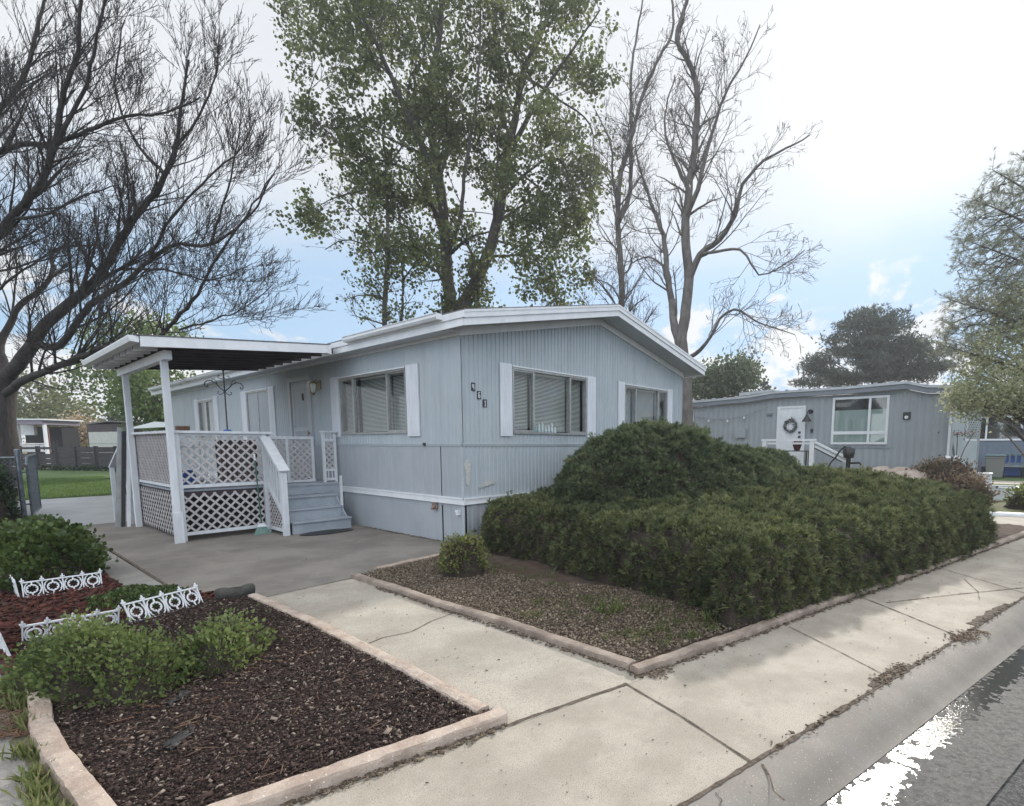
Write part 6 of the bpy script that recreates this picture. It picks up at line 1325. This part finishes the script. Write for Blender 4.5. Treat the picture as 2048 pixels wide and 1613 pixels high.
b.wbox(WB, u0, u0+t, 0, .06, z0, z1); b.wbox(WB, u1-t, u1, 0, .06, z0, z1); b.wbox(WB, u0+t, u1-t, 0, .06, z0, z0+t); b.wbox(WB, u0+t, u1-t, 0, .06, z1-t, z1); b.wbox(WB, -5.0, -4.92, 0, .05, z0+t, z1-t)
w = b.build('window', M['white'], bh); b = MB(); b.wbox(WB, u0+.03, u1-.03, .02, .03, z0+.03, z1-.03); b.build('pane', M['glass'], w); b = MB(); b.wbox(WB, u0+.03, u1-.03, .003, .01, z0+.03, z1-.03); b.build('room', M['dark'], w)
pb = empty('blue_deck', (28.5, -6, 0), 'blue-grey railed deck in front of the blue home', 'deck')
b = MB(); b.box(27.2, 29.9, -14, -3.9, .5, .6); b.build('deck_floor', M['greydeck'], pb)
b = MB(); b.box(27.1, 27.25, -14, -3.9, 1.50, 1.58); b.box(27.12, 27.2, -14, -3.9, .62, .70)
for y in np.arange(-14, -3.9, .22): b.box(27.13, 27.19, y, y+.06, .70, 1.50)
b.build('railing', M['bluewall'], pb)
b = MB()
for y in np.arange(-14, -3.9, 1.8): b.box(27.08, 27.28, y, y+.12, 0, 1.6)
b.build('rail_posts', M['bluewall'], pb)
pt = at(2040, 868, 25); 
for k, (py_, lab) in enumerate(((0, 'left dark potted plant on the blue deck rail'), (-.6, 'right dark potted plant on the blue deck rail'))):
    q = np.array([27.17, -7.0+py_, 1.60]); b = MB(); b.lathe(q, [(.10, 0), (.14, .2), (.12, .2)], 10); o = b.build('potted_plant', M['pot'], smooth=True); tag(o, lab, 'potted plant', 'pots on the blue deck rail')
def bin_(c, m, lab):
    e = empty('wheelie_bin', (c[0], c[1], 0), lab, 'bin', 'wheeled bins by the blue home'); x, y = c[0], c[1]
    b = MB(); b.hexa([(x-.27, y-.29, .06), (x+.27, y-.29, .06), (x+.27, y+.29, .06), (x-.27, y+.29, .06), (x-.36, y-.36, 1.02), (x+.36, y-.36, 1.02), (x+.36, y+.36, 1.02), (x-.36, y+.36, 1.02)]); b.box(x-.38, x+.38, y-.38, y+.38, .92, .97); b.build('bin_body', m, e, bevel=.02)
    b = MB(); b.hexa([(x-.42, y-.40, 1.025), (x+.42, y-.40, 1.025), (x+.42, y+.40, 1.025), (x-.42, y+.40, 1.025), (x-.36, y-.32, 1.12), (x+.36, y-.32, 1.12), (x+.36, y+.32, 1.12), (x-.36, y+.32, 1.12)]); b.build('lid', M['binlid'], e, bevel=.02)
    for s_ in (-1, 1): b = MB(); b.tube([(x+.30, y+s_*.34-.03, .12), (x+.30, y+s_*.34+.03, .12)], .12, 14); b.build('wheel', M['rubber'], e)
c1 = at(1990, 930, 24.5); c2 = at(2026, 930, 25.6)
bin_(c1, M['bingrey'], 'grey wheeled bin with teal lid in front of the blue deck'); bin_(c2, M['blue'], 'blue wheeled bin just right of the grey bin')
# grill / garden things by the lattice
p = at(1912, 930, 16.2); gr = empty('garden_planter', (p[0], p[1], 0), 'dark barrel with pink flowers at the corner of the neighbouring home', 'planter')
b = MB(); b.lathe((p[0], p[1], 0), [(.28, 0), (.34, .4), (.30, .8), (.27, .82)], 14); b.build('barrel', M['black'], gr, smooth=True)
q = at(1915, 868, 16.2)+rng.normal(0, 1, (160, 3))*np.array([.26, .26, .05]); 
b = MB(); 
for k in range(7): a = q[k*20]; b.tube([(p[0], p[1], .8), (np.array([p[0], p[1], .8])+a)/2+[0, 0, .1], a], .012, 4)
b.build('stems', M['barkgrey'], gr); scatter('flowers', *ROUND, q, rng.normal(size=q.shape), rng.uniform(.03, .055, 160), leafmat('pink_flowers', [(.50, .14, .20), (.10, .13, .06), (.12, .15, .07)], trans=.3), gr)
for k, (px, lab) in enumerate(((1894, 'left white-capped garden lamp beside the reddish shrub'), (1911, 'right white-capped garden lamp beside the reddish shrub'))):
    p = at(px, 910, 15.2); b = MB(); b.cur = 0; b.lathe((p[0], p[1], 0), [(.05, 0), (.05, 1.15)], 8); b.lathe((p[0], p[1], 1.15), [(.10, 0), (.12, .03), (.05, .09)], 10); o = b.build('garden_lamp', M['white']); tag(o, lab, 'garden lamp', 'white-capped garden lamps')
# ================================================================ left background
# chain-link fence with open gate
fe = empty('chain_link_fence', (-4.1, 8.9, 0), 'grey chain-link fence post and panel at the left edge', 'fence')
pp = np.array([-4.12, 8.87, 0])
b = MB(); b.tube([pp, pp+[0, 0, 1.42]], .042, 10); b.lathe(pp+[0, 0, 1.42], [(.05, 0), (.05, .03), (.02, .055)], 10); b.build('post', M['steel'], fe)
fa = pp; fb_ = np.array([-8, 9.6, 0]); u = (fb_-fa)/np.linalg.norm(fb_-fa); L = np.linalg.norm(fb_-fa)
b = MB(); b.tube([fa+[0, 0, 1.30], fb_+[0, 0, 1.30]], .022, 8); b.tube([fa+u*.10+[0, 0, .05], fa+u*.10+[0, 0, 1.28]], .012, 6)
for z in (.25, .70, 1.12): b.tube([fa+[0, 0, z], fa+u*.10+[0, 0, z]], .012, 6)
b.build('rail', M['steel'], fe)
def chain(name, a, u, L, z0, z1, parent, pitch=.075):
    bb = MB(); Hh = z1-z0; nrm = np.cross(u, [0, 0, 1.])
    for sg in (1, -1):
        k = -Hh
        while k < L+Hh:
            if sg > 0: t0, t1 = max(0, -k), min(Hh, L-k)
            else: t0, t1 = max(0, k-L), min(Hh, k)
            if t1-t0 > .03: bb.bar(a+u*(k+sg*t0)+[0, 0, z0+t0], a+u*(k+sg*t1)+[0, 0, z0+t1], .004, .004, up=nrm)
            k += pitch
    bb.build(name, M['steel'], parent)
chain('mesh', fa, u, min(L, 3.5), .05, 1.29, fe)
ga = empty('chain_link_gate', (-3.9, 8.9, 0), 'open chain-link gate with bent top rail next to the fence post', 'gate')
g0 = at(66, 1040, 10.9); g0[2] = 0; g1 = at(84, 1040, 12.2); g1[2] = 0; u2 = (g1-g0)/np.linalg.norm(g1-g0); L2 = np.linalg.norm(g1-g0)
b = MB(); b.tube([g0+[0, 0, .1], g0+[0, 0, 1.15], g0+u2*.06+[0, 0, 1.26], g0+u2*.2+[0, 0, 1.32], g1+[0, 0, 1.34]], .022, 8); b.tube([g1+[0, 0, .1], g1+[0, 0, 1.34]], .022, 8); b.tube([g0+[0, 0, .12], g1+[0, 0, .12]], .02, 8)
for z in (.35, 1.0): b.tube([pp+[0, 0, z], g0+[0, 0, z]], .018, 6)
b.build('gate_frame', M['steel'], ga); chain('mesh', g0, u2, L2, .12, 1.30, ga, .05)
# dark horizontal plank fence
pf = empty('plank_fence', (-1, 34, 0), 'dark weathered plank fence across the back of the lawn', 'fence')
A0 = at(40, 935, 33); A0[2] = 0; A1 = at(300, 930, 31); A1[2] = 0; u3 = (A1-A0)/np.linalg.norm(A1-A0); L3 = np.linalg.norm(A1-A0)
mid = A0+u3*(L3*.30)
b = MB()
for k in range(4): z = .10+k*.33; b.bar(mid+[0, 0, z+.15], A1+[0, 0, z+.15], .05, .31)
for k in range(3): z = .10+k*.30; b.bar(A0+[0, 0, z+.14], mid+[0, 0, z+.14], .05, .28)
b.bar(A0+[0, 0, 1.32], mid+[0, 0, 1.32], .06, .14); b.build('planks', M['plank'], pf)
for k in range(7):
    q = A0+u3*(L3*k/6.666); h = 1.75 if k == 2 else 1.45
    b = MB(); b.bar(q+np.array([.05, -.05, 0]), q+np.array([.05, -.05, h]), .22, .18, up=(0, 1, 0)); b.build('post', M['plank'], pf)
q = np.array([A0+u3*t-np.cross(u3, [0, 0, 1.])*.0+np.array([-.15, -.45, .12]) for t in rng.uniform(2, L3, 500)])+rng.normal(0, .12, (500, 3))*np.array([1, 1, .6])
stuffmark(scatter('border_plants', *ROUND, q, rng.normal(size=q.shape)+[0, 0, .5], rng.uniform(.08, .16, 500), LM['hedgel']))
# white shed
s0 = at(178, 900, 36); s1 = at(262, 900, 34); s0[2] = s1[2] = 0; us = (s1-s0)/np.linalg.norm(s1-s0); Ls = np.linalg.norm(s1-s0); ns = np.cross(us, [0, 0, 1.])
sh = empty('white_shed', (s0+s1)/2, 'pale panelled shed with brown top behind the plank fence', 'shed')
def qd(b, z0, z1, o0, o1, a=0, c=1): b.hexa([s0+us*(Ls*t)-ns*o+np.array([0, 0, z]) for z in (z0, z1) for (t, o) in ((a, o0), (c, o0), (c, o1), (a, o1))])
b = MB(); qd(b, 0, 2.40, 0, 2.5); b.build('wall', M['brownpaint'], sh)
b = MB(); qd(b, 1.78, 2.35, -.05, -.01, .06, .97) if False else None; qd(b, 1.00, 1.58, -.05, -.01, .05, .99); qd(b, 1.60, 2.36, -.05, -.01, .05, .99); b.build('panel', M['shedwhite'], sh)
b = MB(); qd(b, 2.40, 2.85, 0, 2.5); b.build('gable_board', M['brownpaint'], sh); b = MB(); b.prism([s0+[0, 0, 2.86]-us*.2, (s0+s1)/2+[0, 0, 3.0], s1+[0, 0, 2.90]+us*.2, s1+[0, 0, 2.98]+us*.2, (s0+s1)/2+[0, 0, 3.08], s0+[0, 0, 2.94]-us*.2], -ns*2.8); b.build('roof', M['shingle'], sh)
# far trailer with porch at left
t0 = at(28, 900, 40); t1 = at(100, 900, 40); t0[2] = t1[2] = 0; ut = (t1-t0)/np.linalg.norm(t1-t0); Lt = np.linalg.norm(t1-t0); nt_ = np.cross(ut, [0, 0, 1.])
tl = empty('far_trailer', (t0+t1)/2, 'distant trailer with a roofed porch seen right of the bare tree trunk', 'trailer')
def qt(b, a, c, z0, z1, o0, o1): b.hexa([t0+ut*(Lt*t)-nt_*o+np.array([0, 0, z]) for z in (z0, z1) for (t, o) in ((a, o0), (c, o0), (c, o1), (a, o1))])
b = MB(); qt(b, -.1, .95, 0, 2.9, 1.2, 2.6); b.build('wall', M['dark'], tl)
b = MB(); qt(b, -.2, .28, 2.25, 3.4, .9, 1.15); b.build('white_gable', M['white'], tl)
b = MB(); qt(b, .0, .26, .95, 1.65, .7, .85); b.build('tan_board', M['tan'], tl)
b = MB(); qt(b, .22, 1.02, 3.0, 3.32, -.4, 2.6); b.build('porch_roof', mat('faded_purple_fascia', (.20, .18, .22), rough=.7), tl); b = MB(); qt(b, -.2, 1.1, 3.33, 3.42, -.5, 2.7); b.build('roof', M['white'], tl)
for a in (.24, .97): b = MB(); qt(b, a, a+.05, 0, 3.0, -.3, -.1); b.build('porch_post', M['white'], tl)
b = MB(); qt(b, .80, .93, .9, 2.95, .2, .3); b.build('side_boards', mat('reddish_boards', (.13, .05, .04), rough=.8), tl)
b = MB(); qt(b, .28, .95, 1.55, 1.63, -.25, -.15); 
for k in range(10): a0 = t0+ut*Lt*(.29+.05*k)+nt_*.2; b.bar(a0+[0, 0, 1.0], a0+ut*.5+[0, 0, 1.5], .06, .03, up=nt_); b.bar(a0+[0, 0, 1.5], a0+ut*.5+[0, 0, 1.0], .06, .03, up=nt_)
b.build('lattice_rail', M['white'], tl)
# low white roof seen just over the porch rail
q0 = at(262, 858, 26); q1 = at(345, 850, 24); b = MB(); 
b.prism([q0+[0, 0, .0], q1+[0, 0, -.08], q1+[0, 0, .10], q0+(q1-q0)*.6+[0, 0, .22], q0+[0, 0, .06]], FH*2.5); cv = empty('outbuilding', (q0[0], q0[1], 0), 'low white boat hull just above the porch rail', 'outbuilding'); b.build('roofline', M['white'], cv)
b = MB(); mq = (q0+q1)/2+FH*1.2; b.bar((mq[0], mq[1], 0), (mq[0], mq[1], mq[2]), .6, 1.6, up=(0, 1, 0)); b.build('roof_prop', M['black'], cv)  # dark block carrying the low white roof
# ================================================================ light and sky
SUN_AZ = math.radians(10.0); SUN_EL = math.radians(28)
sd = Vector((math.cos(SUN_AZ)*math.cos(SUN_EL), math.sin(SUN_AZ)*math.cos(SUN_EL), math.sin(SUN_EL)))
ld = bpy.data.lights.new('sun', 'SUN'); ld.energy = 2.45; ld.angle = math.radians(2.5); ld.color = (1.0, .95, .87)
lo = bpy.data.objects.new('sun', ld); COL.objects.link(lo); lo.rotation_euler = sd.to_track_quat('Z', 'Y').to_euler(); lo.location = (20, 5, 20)
w = bpy.data.worlds.new('World'); SC.world = w; w.use_nodes = True; nt = w.node_tree; nt.nodes.clear()
N_ = nt.nodes.new; Lk = nt.links.new
out = N_('ShaderNodeOutputWorld'); bg = N_('ShaderNodeBackground'); Lk(bg.outputs[0], out.inputs[0])
sky = N_('ShaderNodeTexSky'); sky.sky_type = 'NISHITA'; sky.sun_disc = False; sky.sun_elevation = SUN_EL; sky.sun_rotation = math.pi/2-SUN_AZ; sky.air_density = 1.0; sky.dust_density = .6
tc = N_('ShaderNodeTexCoord'); nrm_ = N_('ShaderNodeVectorMath'); nrm_.operation = 'NORMALIZE'; Lk(tc.outputs['Generated'], nrm_.inputs[0]); DIR = nrm_.outputs[0]
def m2(op, a, b_=None, c=None, clamp=False):
    n = N_('ShaderNodeMath'); n.operation = op; n.use_clamp = clamp
    for i, v in enumerate((a, b_, c)):
        if v is None: continue
        if isinstance(v, (int, float)): n.inputs[i].default_value = v
        else: Lk(v, n.inputs[i])
    return n.outputs[0]
def wn(scale, detail, rough, st_=(1, 1, 1), loc=(0, 0, 0), dist=0):
    mp = N_('ShaderNodeMapping'); Lk(DIR, mp.inputs[0]); mp.inputs['Scale'].default_value = st_; mp.inputs['Location'].default_value = loc
    n = N_('ShaderNodeTexNoise'); Lk(mp.outputs[0], n.inputs['Vector']); n.inputs['Scale'].default_value = scale; n.inputs['Detail'].default_value = detail; n.inputs['Roughness'].default_value = rough; n.inputs['Distortion'].default_value = dist; return n.outputs['Fac']
def ss(v, a, b_):
    n = N_('ShaderNodeMapRange'); n.interpolation_type = 'SMOOTHSTEP'; Lk(v, n.inputs[0]); n.inputs[1].default_value = a; n.inputs[2].default_value = b_; return n.outputs[0]
sep = N_('ShaderNodeSeparateXYZ'); Lk(DIR, sep.inputs[0]); Z = sep.outputs[2]
dt = N_('ShaderNodeVectorMath'); dt.operation = 'DOT_PRODUCT'; Lk(DIR, dt.inputs[0]); dt.inputs[1].default_value = sd; DOT = m2('MAXIMUM', dt.outputs['Value'], 0.0)
# high veil of cloud: covers everything above about 20 degrees, ragged lower edge
edge = m2('ADD', Z, m2('MULTIPLY', m2('SUBTRACT', wn(2.2, 5, .55, (1, 1, 2.5), (3, 1, 0)), .5), .22))
veil = ss(edge, .25, .42)
# low cumulus band
cn = wn(7, 9, .62, (1, 1, 1.7), (1.3, 4.2, 0), .3); cum = m2('MULTIPLY', ss(m2('SUBTRACT', cn, m2('MULTIPLY', m2('MAXIMUM', m2('SUBTRACT', Z, .09), 0.0), 1.5)), .36, .45), ss(Z, -.02, .0))
wisp = m2('MULTIPLY', ss(wn(5, 6, .6, (1, 1, 4), (7, 2, 1)), .56, .72), .75)
cov = m2('MAXIMUM', m2('MAXIMUM', veil, cum), wisp, clamp=True)
shade = ss(wn(9, 7, .6, (1, 1, 1.7), (1.3, 4.2, .08)), .3, .7)
def mixc(fac, a, b_):
    n = N_('ShaderNodeMix'); n.data_type = 'RGBA'
    Lk(fac, n.inputs[0]) if not isinstance(fac, float) else setattr(n.inputs[0], 'default_value', fac)
    for v, i in ((a, 6), (b_, 7)):
        if isinstance(v, tuple): n.inputs[i].default_value = (*v, 1)
        else: Lk(v, n.inputs[i])
    return n.outputs[2]
cap = N_('ShaderNodeVectorMath'); cap.operation = 'MINIMUM'; Lk(sky.outputs[0], cap.inputs[0]); cap.inputs[1].default_value = (4, 5.5, 8)
sc_ = N_('ShaderNodeVectorMath'); sc_.operation = 'SCALE'; Lk(cap.outputs[0], sc_.inputs[0]); sc_.inputs['Scale'].default_value = .18
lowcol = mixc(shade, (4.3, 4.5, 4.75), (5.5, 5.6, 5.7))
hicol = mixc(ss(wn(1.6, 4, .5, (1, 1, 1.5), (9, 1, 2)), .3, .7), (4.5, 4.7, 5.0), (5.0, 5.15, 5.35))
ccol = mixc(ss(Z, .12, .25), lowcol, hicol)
skyc = N_('ShaderNodeVectorMath'); skyc.operation = 'ADD'; Lk(sc_.outputs[0], skyc.inputs[0]); skyc.inputs[1].default_value = (2.05, 3.0, 4.15)
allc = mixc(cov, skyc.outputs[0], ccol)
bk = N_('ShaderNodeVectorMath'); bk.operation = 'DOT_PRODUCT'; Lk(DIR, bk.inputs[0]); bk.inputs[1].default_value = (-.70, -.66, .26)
# extra brightness added to the unseen sky behind the camera, to light the walls
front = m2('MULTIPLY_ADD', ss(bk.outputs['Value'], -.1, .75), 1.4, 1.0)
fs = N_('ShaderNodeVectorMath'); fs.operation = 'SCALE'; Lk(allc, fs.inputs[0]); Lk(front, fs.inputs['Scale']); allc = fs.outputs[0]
glow = m2('ADD', m2('MULTIPLY', m2('POWER', DOT, 20.0), .55), m2('MULTIPLY', m2('POWER', DOT, 120.0), 1.3))
gm = N_('ShaderNodeVectorMath'); gm.operation = 'SCALE'; gm.inputs[0].default_value = (1, .99, .96); Lk(glow, gm.inputs['Scale'])
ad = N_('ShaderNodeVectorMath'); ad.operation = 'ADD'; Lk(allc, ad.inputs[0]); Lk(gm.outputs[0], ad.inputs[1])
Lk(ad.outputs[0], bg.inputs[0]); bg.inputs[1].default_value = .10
SC.view_settings.view_transform = 'Standard'; SC.view_settings.look = 'None'; SC.view_settings.exposure = 0.83; SC.view_settings.gamma = 1
SC.render.engine = 'CYCLES'; SC.cycles.max_bounces = 7; SC.cycles.transparent_max_bounces = 12; SC.cycles.use_denoising = True
SC.cycles.sample_clamp_indirect = 4; SC.cycles.caustics_reflective = False; SC.cycles.caustics_refractive = False

# thin spring haze round the whole scene
hz = MB(); hz.box(-40, 110, -60, 90, -1.2, 34); hm = bpy.data.materials.new('thin_haze'); hm.use_nodes = True; hn = hm.node_tree; hn.nodes.clear()
ho = hn.nodes.new('ShaderNodeOutputMaterial'); hv = hn.nodes.new('ShaderNodeVolumePrincipled'); hv.inputs['Color'].default_value = (.93, .96, 1, 1); hv.inputs['Density'].default_value = .0013; hv.inputs['Anisotropy'].default_value = .35; hn.links.new(hv.outputs[0], ho.inputs['Volume'])
hzo = hz.build('haze', hm); hzo['kind'] = 'stuff'
